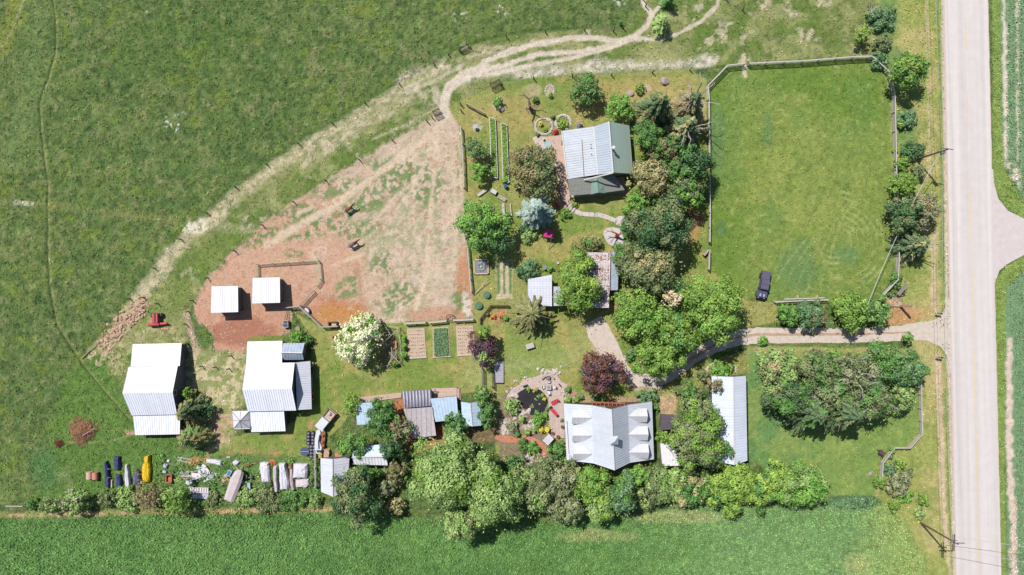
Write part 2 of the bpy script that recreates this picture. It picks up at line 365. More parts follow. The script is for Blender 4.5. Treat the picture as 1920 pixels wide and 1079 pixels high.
# crop field along the bottom
CROP = [(-400, 972), (100, 972), (250, 966), (420, 968), (620, 962), (760, 970), (940, 985), (1200, 965), (1330, 950), (1500, 950), (1610, 935), (1660, 945), (1700, 985), (1735, 1050), (1750, 1200), (1750, 1700), (-400, 1700)]
CROPB = [(-30000, 972)] + CROP[1:-2] + [(1750, 30000), (-30000, 30000)]
mc = pm(CROPB, 5, 5); paint((108, 148, 80), mc); paint((90, 130, 68), mc * sst(.45, .65, n2) * .45); paint((128, 166, 92), mc * sst(.55, .75, n4) * .35)
mr = mc * sst(1150, 1400, PX + (n2 - .5) * 300); paint((132, 166, 106), mr * .7)
paint((186, 186, 126), mc * np.clip(em(1250, 970, 110, 10, .4, .6) + em(1120, 1005, 60, 12, .4, .6) + em(1610, 1060, 25, 20), 0, 1) * .5)
paint((172, 184, 104), mc * sst(1560, 1720, PX + (n4 - .5) * 80) * .6)
paint((96, 136, 106), em(1600, 940, 55, 16, .5, .5) * .6)
# horse pasture on the right
PAST = [(1326, 190), (1324, 165), (1360, 127), (1500, 120), (1620, 113), (1655, 138), (1668, 180), (1672, 320), (1676, 480), (1672, 525), (1645, 556), (1600, 570), (1455, 565), (1400, 560), (1328, 505)]
m = pm(PAST, 2.5, 2); TU = TU * (1 - m) + m * .35
paint((134, 154, 76), m); paint((110, 142, 56), m * np.clip(sst(1430, 1330, PX + (n2 - .5) * 120) + em(1600, 180, 80, 50) + em(1500, 150, 60, 30), 0, 1) * .75)
paint((166, 174, 92), m * em(1500, 330, 130, 120) * .5 * sst(.3, .6, n4)); paint((112, 146, 76), m * sst(.58, .7, n2) * .45); paint((186, 186, 116), m * sst(.66, .78, n5) * .4); paint((104, 134, 56), m * sst(.38, .22, n5) * .4)
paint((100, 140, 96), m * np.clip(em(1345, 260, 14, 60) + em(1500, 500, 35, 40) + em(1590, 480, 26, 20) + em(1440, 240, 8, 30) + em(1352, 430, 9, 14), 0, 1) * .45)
for k in range(7):
    rr = 95 - k * 11; a0 = 1.0 + k * .07
    arc = [(1565 + math.cos(a0 + t * .35) * rr * 1.1, 455 + math.sin(a0 + t * .35) * rr) for t in range(-7, 4)]
    paint((190, 194, 124), m * sm(arc, .8, 1.6, 5) * .42)
for k in range(5): paint((184, 190, 120), m * sm([(1440 + k * 22, 560), (1470 + k * 20, 500), (1520 + k * 14, 440 - k * 6), (1560 + k * 10, 380)], .8, 1.5, 3) * .35)
paint((178, 178, 110), m * sm([(1530, 460), (1560, 520), (1620, 530)], 3, 4, 4) * .5)
paint((222, 206, 180), sm([(1394, 105), (1397, 143)], 3.5, 2, 2) * .95)
# verge and roadside
VERGE = [(1650, -300), (1770, -300), (1768, 0), (1773, 300), (1775, 560), (1760, 600), (1760, 650), (1780, 680), (1782, 800), (1791, 1200), (1745, 1200), (1735, 1050), (1700, 985), (1640, 930), (1648, 870), (1670, 842), (1722, 812), (1722, 700),
         (1700, 640), (1640, 610), (1700, 580), (1680, 540), (1676, 480), (1672, 320), (1668, 180), (1640, 60)]
m = pm(VERGE, 4, 4); TU = TU * (1 - m) + m * .4
paint((166, 172, 96), m); paint((198, 184, 124), m * sst(.45, .62, n2) * .75); paint((128, 152, 74), m * sst(.56, .7, n4) * .6)
paint((110, 148, 84), np.clip(em(1660, 40, 24, 50) + em(1700, 240, 20, 50) + em(1665, 110, 30, 25), 0, 1) * .75 * sst(2000, 1700, PX))
for t, w, c_ in (([(1736, -300), (1738, 60), (1742, 200), (1742, 330)], 1.6, (214, 196, 158)), ([(1757, -300), (1760, 0), (1766, 300), (1770, 560)], 3, (122, 150, 66)),
             ([(1752, 440), (1750, 560), (1757, 590)], 6, (218, 196, 158)), ([(1757, 670), (1764, 800), (1770, 960), (1785, 1079)], 6, (226, 200, 170)), ([(1773, 670), (1777, 900), (1786, 1079)], 2.5, (140, 160, 84))):
    paint(c_, sm(t, w, 3, 4, n5) * .8)
paint((208, 156, 112), pm([(1655, 585), (1700, 570), (1735, 590), (1715, 607), (1655, 612)], 4, 4) * .85)
paint((222, 190, 160), pm([(1660, 555), (1690, 560), (1690, 575), (1660, 575)], 3, 3) * .7)
paint((214, 176, 120), em(1727, 588, 22, 10) * .6)
# strip right of the road
m = pm([(1850, -3000), (1880, -3000), (1884, 200), (1888, 330), (1930, 400), (3000, 400), (3000, 420), (1920, 415), (1880, 385), (1862, 350)], 2, 3) + pm([(1864, 530), (1885, 500), (1925, 480), (3000, 480), (3000, 500), (1935, 495), (1890, 540), (1885, 800), (1892, 3000), (1877, 3000)], 2, 3)
paint((140, 162, 84), np.clip(m, 0, 1))
m = pm([(1874, -3000), (1876, 200), (1882, 310), (1925, 385), (3000, 395), (3000, -3000)], 3, 3) ; m2 = pm([(3000, 492), (1930, 495), (1886, 540), (1884, 800), (1892, 1200), (1892, 3000), (3000, 3000)], 3, 3); m = np.clip(m + m2, 0, 1)
TU *= 1 - m; paint((128, 160, 116), m); paint((226, 214, 192), m * sm([(1880, -200), (1886, 300)], 3, 3, 6, n5)); paint((224, 214, 190), m * sm([(1906, -200), (1908, 300)], 2, 2, 4, n5) * .8)
paint((230, 208, 190), m * sm([(1892, 640), (1892, 850), (1898, 960), (1902, 1100)], 6, 3, 6, n5)); paint((226, 212, 188), m * em(1895, 330, 18, 26, .3, .6) * sst(.45, .55, n5))
# shoulders of the road
paint((222, 206, 186), sm([(1768, -3000), (1768, 0), (1773, 300), (1776, 580)], 3, 2, 2, n5)); paint((222, 206, 186), sm([(1778, 660), (1783, 800), (1791, 1079), (1791, 3000)], 3, 2, 2, n5))
# lawn south-east
LAWN = [(1400, 650), (1720, 655), (1722, 812), (1698, 840), (1668, 838), (1648, 868), (1646, 900), (1640, 930), (1560, 930), (1500, 940), (1420, 870), (1402, 860)]
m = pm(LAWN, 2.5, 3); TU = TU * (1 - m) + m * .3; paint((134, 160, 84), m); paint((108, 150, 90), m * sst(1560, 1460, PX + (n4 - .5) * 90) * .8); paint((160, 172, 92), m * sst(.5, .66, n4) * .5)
paint((184, 176, 114), m * sst(672, 655, PY + (n5 - .5) * 14) * .8)
paint((176, 172, 104), pm([(1400, 615), (1400, 565), (1455, 568), (1460, 605)], 2, 2) * .9)
paint((170, 168, 96), pm([(1300, 690), (1400, 655), (1405, 700), (1330, 712), (1250, 780), (1230, 730)], 3, 4) * .7)
# gravel yard, beds
paint((212, 190, 168), pm([(1098, 610), (1135, 612), (1160, 640), (1168, 690), (1200, 712), (1240, 716), (1240, 732), (1190, 732), (1150, 700), (1115, 660)], 3, 4, n5) * .95)
paint((206, 176, 140), pm([(1236, 742), (1270, 742), (1268, 780), (1238, 780)], 3, 4, n5) * .9)
paint((188, 158, 134), pm([(1062, 724), (1085, 738), (1110, 748), (1220, 744), (1222, 756), (1062, 756)], 2, 2, n5) * .9)
paint((150, 130, 110), pm([(940, 745), (960, 725), (1026, 740), (1030, 830), (1044, 880), (940, 870), (930, 800)], 3, 4, n5) * .85)
paint((226, 210, 194), pm([(936, 790), (955, 785), (955, 815), (940, 815)], 3, 3, n5) * .8); paint((214, 196, 176), pm([(980, 795), (1020, 800), (1000, 815), (975, 805)], 3, 4, n5) * .8)
paint((206, 170, 140), pm([(1035, 335), (1068, 340), (1068, 400), (1050, 400), (1040, 370)], 3, 3) * .7)
paint((196, 150, 100), em(1300, 425, 14, 35) * .6)
for (cx, cy, rx, ry) in ((1031, 171, 9, 12), (1213, 166, 8, 6), (1180, 176, 6, 6), (935, 196, 13, 13)): paint((214, 190, 170), em(cx, cy, rx, ry, .15, .15) * .8)
paint((222, 214, 200), em(893, 236, 12, 10, .3, .5) * sst(.4, .6, n5) * .6)
paint((216, 196, 170), pm([(930, 490), (960, 490), (960, 560), (932, 562)], 2, 2, n5) * .9)
paint((226, 220, 204), pm([(866, 545), (884, 552), (886, 596), (866, 598)], 3, 4, n5) * sst(.4, .55, n5) * .9)
for a, b in ((934, 5), (945, 4), (956, 4)): paint((92, 138, 60), sm([(a, 492), (a + 1, 550)], b * .55, 1.5, 1.5, n5) * .9)
paint((202, 150, 118), pm([(918, 596), (935, 580), (956, 584), (946, 600), (930, 610)], 2, 2) * .7)
paint((196, 160, 128), em(955, 172, 0.1, 0.1)); paint((216, 190, 160), em(1000, 172, 14, 12) * .5)
paint((206, 188, 150), sm([(926, 720), (930, 745)], 2, 2, 2) * .7)
paint((118, 112, 84), em(725, 655, 26, 36, .3, .2) * .6)
# nothing grows on road, drive and yards
hard = ((PX > 1766 + PY * .0213) & (PX < 1853 + PY * .0232)) | ((PX > 1850) & (poly_sd(PX, PY, [(1850, 330), (1864, 350), (1872, 376), (1890, 398), (1925, 413), (30000, 420), (30000, 474), (1925, 478), (1890, 492), (1850, 530)]) < 1))
hard |= seg_dist(PX, PY, [(1796, 632), (1690, 626), (1500, 630), (1380, 634), (1305, 668), (1255, 706), (1190, 712), (1152, 670), (1112, 600)]) < 15
TU[hard] = 0
# fine relief
veg = np.clip(TU, 0, 1)
Z += (n5 - .5) * .30 * veg + (n1 - .5) * .2 * veg + (n6 - .5) * .12 * veg + (nf - .5) * .02
flat = pm([(1755, -30000), (1890, -30000), (1890, 30000), (1755, 30000)], 8, 0) + pm([(1850, 360), (30000, 360), (30000, 520), (1850, 520)], 8, 0) + pm([(1070, 590), (1790, 590), (1790, 750), (1070, 750)], 6, 0) + pm([(920, 690), (1240, 690), (1240, 880), (920, 880)], 6, 0)
Z *= 1 - np.clip(flat, 0, 1); Z -= .04 * np.clip(flat, 0, 1)
pond_m = sst(4, -2, poly_sd(PX, PY, [(981, 731), (1008, 732), (1019, 742), (1025, 755), (1017, 775), (998, 777), (982, 761), (971, 746)])); Z -= pond_m * .8
C *= (0.80 + 0.40 * nf)[..., None]; C *= (1 + (n6[..., None] - .5) * .55 * np.clip(TU, 0, 1)[..., None])
ny, nx = XX.shape
idx = (np.arange(ny - 1)[:, None] * nx + np.arange(nx - 1)[None, :]).ravel()
F = np.stack([idx, idx + 1, idx + nx + 1, idx + nx], 1)
V = np.stack([XX.ravel(), YY.ravel(), Z.ravel()], 1)
gm = attr_mat('grass_and_soil', noise=((0.9, .12), (4.5, .32)), bump=.7, bscale=6)
tag(np_mesh('ground', V, F, gm, attr=C.reshape(-1, 3), smooth=True), kind='structure')

def ground_at(x, y):
    i = np.clip(np.searchsorted(GX, x) - 1, 0, nx - 1); j = np.clip(np.searchsorted(GY, y) - 1, 0, ny - 1)
    return C[j, i], Z[j, i], TU[j, i]

def quads(cen, nrm, s, asp=0.6, rng=None, along=None):
    """one small rhombic leaf per centre"""
    n = len(cen); nrm = nrm / (np.linalg.norm(nrm, axis=1, keepdims=True) + 1e-9)
    r = rng.normal(size=(n, 3)) if along is None else np.cross(along, nrm); u = np.cross(nrm, r); u /= (np.linalg.norm(u, axis=1, keepdims=True) + 1e-9); w = np.cross(nrm, u)
    s = np.asarray(s).reshape(-1, 1) * np.ones((n, 1)); a = np.asarray(asp).reshape(-1, 1)
    v = np.stack([cen + u * s, cen + w * s * a + nrm * s * .18, cen - u * s, cen - w * s * a + nrm * s * .18], 1).reshape(-1, 3)
    return v, np.arange(4 * n).reshape(-1, 4)

rg = np.random.default_rng(5)
def scatter(name, n, x0, x1, y0, y1, size, hgt, maskf, cmul, var, label, cat, mat):
    x = rg.uniform(x0, x1, n); y = rg.uniform(y0, y1, n)
    c, z, t = ground_at(x, y); k = maskf(x, y, t); x, y, c, z = x[k], y[k], c[k], z[k]; n = len(x)
    s = rg.uniform(.6, 1.3, n) * size
    cen = np.stack([x, y, z + hgt * rg.uniform(.3, 1, n)], 1)
    nr = rg.normal(size=(n, 3)) * .55 + np.array([-.05, .1, .75])
    v, f = quads(cen, nr, s, rg.uniform(.35, .8, n), rg)
    cc = c * cmul * rg.uniform(1 - var, 1 + var, (n, 1)) * (1 + rg.normal(size=(n, 3)) * [.16, .07, .16])
    return tag(np_mesh(name, v, f, mat, attr=np.clip(np.repeat(cc, 4, 0), .004, .9)), label, cat, kind='stuff')
leafm = attr_mat('grass_blades', rough=.7, noise=(), bump=0, transl=.15)
scatter('meadow_grass', 150000, -98, 98, -45, 57, .14, .2, lambda x, y, t: rg.uniform(0, 1, len(x)) < t, 1.6, .6, 'tall uncut green grass over the meadow, the banks and the verges', 'grass', leafm)
scatter('scrap_weeds', 9000, -67, -36, -43, -31, .16, .6, lambda x, y, t: fbm(x, y, 1.6, 2, 8) > .5, 1.7, .5, 'tall weeds growing between the scrap and tarps', 'weeds', leafm)
cropm = mc[:, :]
def incrop(x, y, t):
    px, py = x * 10 + 960, 540 - y * 10
    return (poly_sd(px, py, CROP) < -2 + rg.normal(size=len(x)) * 4)
scatter('crop_plants', 90000, -98, 80, -57, -38, .13, .34, incrop, 1.75, .5, 'dense green broadleaf crop filling the field along the bottom', 'crop', leafm)
def rows(x, y, t):
    px, py = x * 10 + 960, 540 - y * 10
    ok = ((px > 1886) & (py < 380 + (px - 1920) * .3)) | ((px > 1892) & (py > 500))
    return ok & (rg.uniform(0, 1, len(x)) < .25 + .75 * (np.abs(((px + 3 * np.sin(py / 60)) / 7.5) % 1 - .5) < .3)) & (np.hypot((px - 1895) / 10, (py - 800) / 180) > 1)
scatter('crop_rows', 16000, 91, 99, -57, 57, .15, .28, rows, 1.5, .35, 'bluish green row crop sown right of the road', 'crop', leafm)

# ------------------------------------------------------------------ sheets: road, lanes, paths
def _():pass
def sheet(name, pts, z, mat, th=None, kind='structure', pz=None):
    q = MB().prism([tuple(P(a, b).xy) for a, b in pts], z - (th or .03), z); return tag(q.build(name, mat), kind=kind)
def ribbon(pts, w):
    L, Rr = [], []
    for i, p in enumerate(pts):
        a = Vector(pts[max(0, i - 1)][:2]); b = Vector(pts[min(len(pts) - 1, i + 1)][:2]); d = (b - a).normalized(); nn = Vector((-d.y, d.x)); ww = p[2] if len(p) > 2 else w
        L.append(Vector(p[:2]) + nn * ww); Rr.append(Vector(p[:2]) - nn * ww)
    return L, Rr
def ribbon_mesh(name, pts, w, z, mat, jit=0, seed=1, sub=1, **kw):
    rr = random.Random(seed)
    if sub > 1:
        q = []
        for i in range(len(pts) - 1):
            for k in range(sub):
                t = k / sub; q.append(tuple(a * (1 - t) + b * t for a, b in zip(pts[i], pts[i + 1])))
        pts = q + [pts[-1]]
    L, Rr = ribbon(pts, w); mb = MB(); vs = []
    for a, b in zip(L, Rr):
        j1, j2 = rr.uniform(-jit, jit), rr.uniform(-jit, jit)
        vs.append((*P(a.x + j1, a.y + j1).xy, z)); vs.append((*P(b.x + j2, b.y + j2).xy, z))
    mb.add(vs, [(2 * i, 2 * i + 1, 2 * i + 3, 2 * i + 2) for i in range(len(L) - 1)])
    o = mb.build(name, mat, **kw)
    return o

def road_mat():
    m = M('sunbleached_asphalt', (233, 224, 219), .9, .05, .6, .25, 30)
    n = m.node_tree.nodes; l = m.node_tree.links; b = n['Principled BSDF']; src = b.inputs['Base Color'].links[0].from_socket
    tc = n.new('ShaderNodeTexCoord'); sp = n.new('ShaderNodeSeparateXYZ'); l.new(tc.outputs['Object'], sp.inputs[0])
    ma = n.new('ShaderNodeMath'); ma.operation = 'MULTIPLY_ADD'; ma.inputs[1].default_value = .0212; l.new(sp.outputs[1], ma.inputs[0]); l.new(sp.outputs[0], ma.inputs[2])
    cb = n.new('ShaderNodeCombineXYZ'); l.new(ma.outputs[0], cb.inputs[0])
    m2 = n.new('ShaderNodeMath'); m2.operation = 'MULTIPLY'; m2.inputs[1].default_value = .012; l.new(sp.outputs[1], m2.inputs[0]); l.new(m2.outputs[0], cb.inputs[1])
    no = n.new('ShaderNodeTexNoise'); no.inputs['Scale'].default_value = 1.1; no.inputs['Detail'].default_value = 3; l.new(cb.outputs[0], no.inputs['Vector'])
    mp = n.new('ShaderNodeMapRange'); l.new(no.outputs['Fac'], mp.inputs[0]); mp.inputs[1].default_value = .3; mp.inputs[2].default_value = .7; mp.inputs[3].default_value = .9; mp.inputs[4].default_value = 1.07
    mx = n.new('ShaderNodeVectorMath'); mx.operation = 'SCALE'; l.new(src, mx.inputs[0]); l.new(mp.outputs[0], mx.inputs['Scale']); l.new(mx.outputs[0], b.inputs['Base Color'])
    return m
asph = road_mat(); gravel = M('pale_gravel', (226, 210, 196), .95, .14, 1.2, .6, 14)
lx = lambda y: 1768 + y * .0213
rx_ = lambda y: 1852 + y * .0232
def strip(y0, y1, f0, f1, n, z, name, mat):
    mb = MB(); vs = []
    for i in range(n + 1):
        y = y0 + (y1 - y0) * i / n; vs += [(*P(f0(y), y).xy, z), (*P(f1(y), y).xy, z)]
    mb.add(vs, [(2 * i, 2 * i + 2, 2 * i + 3, 2 * i + 1) for i in range(n)]); return tag(mb.build(name, mat), kind='structure')
def jag(f, a, s): return lambda y: f(y) + a * math.sin(y * .31 + s) * math.sin(y * .113 + s * 2)
strip(-9000, 9000, jag(lambda y: lx(y) - .5, .8, 1), jag(lambda y: rx_(y) + 1.0, .6, 2), 1500, .0, 'road_shoulder', M('road_shoulder_gravel', (226, 202, 186), .95, .16, 3, .5, 14))
strip(-9000, 9000, lambda y: lx(y) + 2.5, lambda y: rx_(y) - .5, 40, .02, 'road', asph)
sheet('side_road', [(1852, 318), (1862, 318), (1864, 345), (1872, 374), (1890, 396), (1920, 411), (1990, 418), (20000, 418), (20000, 474), (1990, 474), (1920, 479), (1892, 494), (1874, 508), (1866, 530), (1852, 540)], .012, M('side_road_gravel', (228, 214, 212), .95, .08, .8, .5, 12))
ym = M('yellow_road_paint', (244, 214, 160), .8, .1, 3)
cl = lambda y: 1809.5 + y * .0245
for y0, y1 in ((-240, -183), (-101, -44), (37, 95), (176, 232)): strip(y0, y1, lambda y: cl(y) - .9, lambda y: cl(y) + .9, 2, .026, 'road_marking', ym)
strip(319, 3000, lambda y: cl(y) - .8, lambda y: cl(y) + .8, 60, .026, 'road_marking', ym)
DR = [(1756, 622, 22), (1748, 622, 20), (1730, 622, 17), (1690, 626, 14.5), (1600, 630, 13.5), (1500, 630, 14), (1420, 630, 15), (1380, 634, 15), (1340, 648, 14), (1305, 668, 11), (1280, 688, 10), (1255, 706, 11), (1225, 716, 12), (1190, 712, 12), (1168, 694, 11), (1152, 670, 16), (1136, 645, 20), (1122, 622, 22), (1112, 600, 16)]
sheet('driveway_apron', [(1744, 603), (1756, 599), (1765, 591), (1772, 578), (1775, 562), (1786, 558), (1790, 705), (1782, 700), (1778, 680), (1772, 662), (1762, 650), (1744, 643)], .015, gravel)
tag(ribbon_mesh('driveway', DR, 10, .011, gravel, jit=1.2, sub=6), kind='structure')
wm = M('worn_wheel_track', (236, 222, 214), .95, .1, 1.2, .4, 14)
tag(ribbon_mesh('driveway_dirt_strip', [(1700, 624, 1.6), (1600, 628, 2.2), (1500, 628, 2.4), (1420, 628, 2.4), (1380, 633, 2.4), (1340, 648, 2.4), (1305, 668, 3), (1270, 694, 3)], 3, .019, M('driveway_middle_soil', (200, 168, 142), .95, .2, 2, .5, 12), jit=.9, sub=10), kind='structure')
conc = M('pale_concrete', (222, 210, 206), .9, .1, 1.5, .3, 12, stripes=(1.3, .12, 0))
tag(ribbon_mesh('garden_path', [(1078, 397, 4), (1090, 402, 4), (1105, 403, 4), (1122, 403.5, 4), (1138, 408, 4), (1154, 415, 4.2)], 3.5, .045, conc, sub=2), kind='structure')
sheet('garden_path_landing', [(1154, 410), (1160, 406), (1172, 406), (1173, 414), (1168, 426), (1155, 422)], .05, conc)
brick = M('red_brick_paving', (214, 142, 112), .9, .22, 6, .5, 14, stripes=(.25, .2, 40))
tag(ribbon_mesh('brick_path', [(929, 820, 3), (940, 823, 6), (955, 825, 6.5), (972, 826, 4.5), (985, 820, 3.5), (998, 824, 4), (1010, 831, 5), (1020, 842, 6), (1020, 855, 4.5), (1012, 868, 4)], 5, .0, brick, jit=.7, sub=4), kind='structure')
sheet('stone_patio', [(948, 752), (952, 740), (962, 728), (975, 722), (980, 712), (1004, 707), (1014, 703), (1026, 692), (1043, 702), (1052, 716), (1064, 722), (1060, 735), (1058, 745), (1026, 746), (1014, 732), (985, 729), (970, 738), (955, 752)], .02, M('patio_flagstones', (218, 194, 182), .9, .2, 3, .5, 10))
watm = M('dark_pond_water', (62, 58, 60), .08, .2, .4, .05, 2, spec=.5)
q = MB(); rl = random.Random(4)
for i in range(16):
    x, y = rl.choice(((1005, 748), (1010, 744), (996, 762), (1012, 760))); p = P(x + rl.gauss(0, 3), y + rl.gauss(0, 2.5)); q.disc((p.x, p.y, -.115), rl.uniform(.1, .2), .01, 9)
tag(q.build('lily_pads', M('lily_pad_green', (150, 180, 90), .6, .2, 3)), 'pale green lily pads floating on the dark pond', 'water plants', kind='stuff')
tag(MB().prism([tuple(P(a, b).xy) for a, b in [(976, 728), (1012, 729), (1022, 740), (1028, 755), (1020, 779), (996, 781), (978, 764), (967, 745)]], -.3, -.12).build('pond_water', watm), kind='structure')

# ------------------------------------------------------------------ building materials
white_metal = M('white_painted_sheet_metal', (250, 248, 250), .5, .07, .5, 0, k=2.1, spec=.3, stripes=(.42, .05, 0))
shade_lift_metal = M('shade_lifted_sheet_metal', (240, 241, 250), .45, .06, .7, 0, k=1.5, spec=.4, stripes=(.42, .1, 0))  # south slopes only: base colour raised to lift their shaded side
pale_metal_y = M('pale_sheet_metal_laid_across', (228, 230, 242), .45, .07, .7, 0, k=2.1, spec=.4, stripes=(.42, .12, 90))
blue_metal = M('pale_blue_sheet_metal', (190, 212, 232), .45, .12, 1.5, 0, k=1.75, spec=.4)
grey_metal = M('dull_grey_sheet_metal', (172, 184, 202), .5, .16, 1.5, 0, k=1.75)
house_metal = M('light_silver_roof_metal', (226, 232, 242), .5, .06, .8, 0, k=2.05, spec=.3, stripes=(.4, .1, 90))
farm_metal = M('ribbed_silver_roof_metal', (222, 230, 240), .5, .08, .8, 0, k=2.45, spec=.3, stripes=(.42, .16, 96.5))
weath = M('weathered_grey_boards', (206, 196, 200), .9, .22, 3, .3, 10, stripes=(.9, .25, 0))
dark_shingle = M('dark_grey_shingles', (104, 96, 108), .9, .2, 4, .4, 8, stripes=(.5, .18, 90))
green_shingle = M('grey_green_shingles', (150, 168, 156), .92, .14, 5, .4, 8, k=1.25, stripes=(.4, .12, 6))
brown_shingle = M('grey_brown_shingles', (138, 140, 132), .92, .18, 4, .4, 8, k=1.6, stripes=(.4, .14, 96))
plank_old = M('sunbleached_white_planks', (236, 224, 226), .85, .16, 1.2, .3, 8, stripes=(.62, .22, 90))
rust = M('rusty_brown_metal', (176, 120, 92), .9, .3, 4, .3, 10)
barnw = M('dull_barn_siding', (118, 122, 126), .85, .12, 1.5, stripes=(.5, .15, 45))
wallw = M('off_white_siding', (206, 204, 200), .8, .08, 2, 0, stripes=None)
wallg = M('grey_board_siding', (128, 118, 112), .9, .2, 2, .2, 8, stripes=(.3, .2, 45))
wallb = M('brown_log_siding', (132, 96, 74), .9, .2, 2, .2, 8)
darkin = M('dark_opening', (38, 34, 36), .9, .2, 2)
glass = M('window_glass', (52, 64, 78), .1, .1, 2, spec=.8)
doorm = M('painted_door', (150, 62, 52), .6, .1, 2)
trimw = M('white_trim', (236, 234, 232), .6, .04, 2)
deckm = M('pinkish_deck_boards', (218, 188, 172), .85, .12, 2, .3, 10, stripes=(.3, .16, 90))
deckm2 = M('greyish_deck_boards', (212, 190, 178), .85, .12, 2, .3, 10, stripes=(.34, .16, 0))
wood = M('weathered_wood', (190, 178, 164), .9, .18, 5, .3, 10)
woodd = M('dark_old_wood', (112, 92, 78), .9, .2, 5, .3, 10)
woodw = M('whitewashed_wood', (216, 208, 200), .85, .1, 4, .2, 10)
steel = M('galvanised_steel', (176, 178, 180), .45, .1, 4, metal=.5)
black = M('black_plastic', (44, 42, 48), .6, .15, 4)
soil = M('dark_garden_soil', (122, 92, 72), .95, .2, 4, .6, 10)
sand = M('raked_pale_soil', (218, 190, 168), .95, .12, 3, .5, 8, stripes=(.5, .08, 90))

def newell(pts):
    n = Vector((0, 0, 0))
    for i, a in enumerate(pts):
        b = pts[(i + 1) % len(pts)]; n += Vector(((a.y - b.y) * (a.z + b.z), (a.z - b.z) * (a.x + b.x), (a.x - b.x) * (a.y + b.y)))
    return n.normalized()
def panel(mb, pts, rib=.45, th=.08, ribh=.05, ribw=.07):
    """pts: ridge/top edge a,b then bottom edge c,d (c under b, d under a), with standing ribs from top to bottom"""
    pts = [Vector(p) for p in pts]; n = newell(pts)
    if n.z < 0: n = -n; 
    q = pts if newell(pts).z > 0 else pts[::-1]
    m = len(q); dn = -n * th
    mb.add(q + [p + dn for p in q], [tuple(range(m)), tuple(range(2 * m - 1, m - 1, -1))] + [(i, m + i, m + (i + 1) % m, (i + 1) % m) for i in range(m)])
    if rib and m == 4:
        a, b, c, d = pts; k = max(2, int((a - b).length / rib))
        for i in range(k + 1):
            t = i / k; p0 = a.lerp(b, t); p1 = d.lerp(c, t); e = (p1 - p0)
            if e.length < .1: continue
            s = e.normalized().cross(n) * ribw / 2
            t0 = [p0 + s, p0 - s, p1 - s, p1 + s]
            mb.add([x + n * .002 for x in t0] + [x * 1 + n * ribh - (x - (p0 + p1) / 2).normalized() * 0 for x in [p0 + s * .4, p0 - s * .4, p1 - s * .4, p1 + s * .4]],
                   [(0, 1, 5, 4), (1, 2, 6, 5), (2, 3, 7, 6), (3, 0, 4, 7), (4, 5, 6, 7)])
def inset_poly(pts, others, d=.28, gap=.12):
    """the wall outline under a roof panel: pulled in at free edges only; heights follow the roof plane"""
    n = newell(pts); o = pts[0]; zf = lambda x, y: o.z - (n.x * (x - o.x) + n.y * (y - o.y)) / n.z
    if sum(pts[i].x * pts[(i + 1) % len(pts)].y - pts[(i + 1) % len(pts)].x * pts[i].y for i in range(len(pts))) < 0: pts = pts[::-1]
    m = len(pts); lines = []
    for i in range(m):
        a, b = pts[i].xy, pts[(i + 1) % m].xy; sh = False
        for op in others:
            for j in range(len(op)):
                u, v = op[j].xy, op[(j + 1) % len(op)].xy
                if ((a - u).length < .5 and (b - v).length < .5) or ((a - v).length < .5 and (b - u).length < .5): sh = True
        e = (b - a).normalized(); nn = Vector((-e.y, e.x)); lines.append((a + nn * (0 if sh else d), e))
    out = []
    for i in range(m):
        (p, e), (q, f) = lines[i - 1], lines[i]; den = e.x * f.y - e.y * f.x
        if abs(den) < 1e-4: x = q
        else: x = p + e * (((q - p).x * f.y - (q - p).y * f.x) / den)
        out.append(Vector((x.x, x.y, zf(x.x, x.y) - gap)))
    return out
def opening(mb_f, mb_g, c, w, h, ang, depth=.06):
    """frame and pane on a wall that faces direction ang, centred at c"""
    rz = ang + math.pi / 2
    mb_g.box(c + Vector((math.cos(ang), math.sin(ang), 0)) * .03, (w, .05, h), rz)
    s = Vector((math.cos(ang), math.sin(ang), 0)) * .05; e = Vector((-math.sin(ang), math.cos(ang), 0))
    for k in (-1, 1):
        mb_f.box(c + s + e * k * (w / 2 + .04), (.09, .09, h + .16), rz); mb_f.box(c + s + Vector((0, 0, k * (h / 2 + .04))), (w, .088, .09), rz)
def building(name, label, cat, panels, roofs, wallm, group=None, rib=.45, doors=(), windows=(), d=.28, walls=True, ridgecap=None):
    """panels: list of image-space corners (px,py,h); roofs: one material or one per panel"""
    W = [[P(*p) for p in pn] for pn in panels]
    cx = sum((p for w in W for p in w), Vector()) / sum(len(w) for w in W)
    t = thing(name, label, cat, (cx.x, cx.y, 0), group)
    if not isinstance(roofs, (list, tuple)): roofs = [roofs] * len(W)
    if len(roofs) < len(W): roofs = [roofs[0]] * len(W)
    done = {}
    for w, rm in zip(W, roofs):
        if rm.name not in done: done[rm.name] = (MB(), rm)
        sh = 'shingle' in rm.name or 'board' in rm.name
        panel(done[rm.name][0], w, 0 if (len(w) != 4 or sh or not rib) else rib)
    for mb, rm in done.values(): mb.build('roof', rm, t)
    if ridgecap:
        mb = MB()
        for a, b in ridgecap: mb.tube(P(*a) + Vector((0, 0, .02)), P(*b) + Vector((0, 0, .02)), .14, n=6)
        mb.build('ridge_cap', trimw, t)
    if walls:
        mb = MB()
        for i, w in enumerate(W): mb.prism(inset_poly(w, [o for j, o in enumerate(W) if j != i], d), -.1)
        mb.build('wall', wallm, t)
    for (px, py, h, w_, hh, ang) in doors:
        f, g2 = MB(), MB(); c = P(px, py, h); opening(f, g2, Vector((c.x, c.y, hh / 2)), w_, hh, R(ang)); dr = g2.build('door', doorm if w_ < 1.4 else darkin, t); f.build('door_frame', trimw, t)
    for (px, py, h, w_, hh, ang) in windows:
        f, g2 = MB(), MB(); opening(f, g2, P(px, py, h), w_, hh, R(ang)); wf = f.build('window', trimw, t)
        p = g2.build('pane', glass, None); p.parent = wf
        p.data.transform(Matrix.Translation(-t.location))
    return t

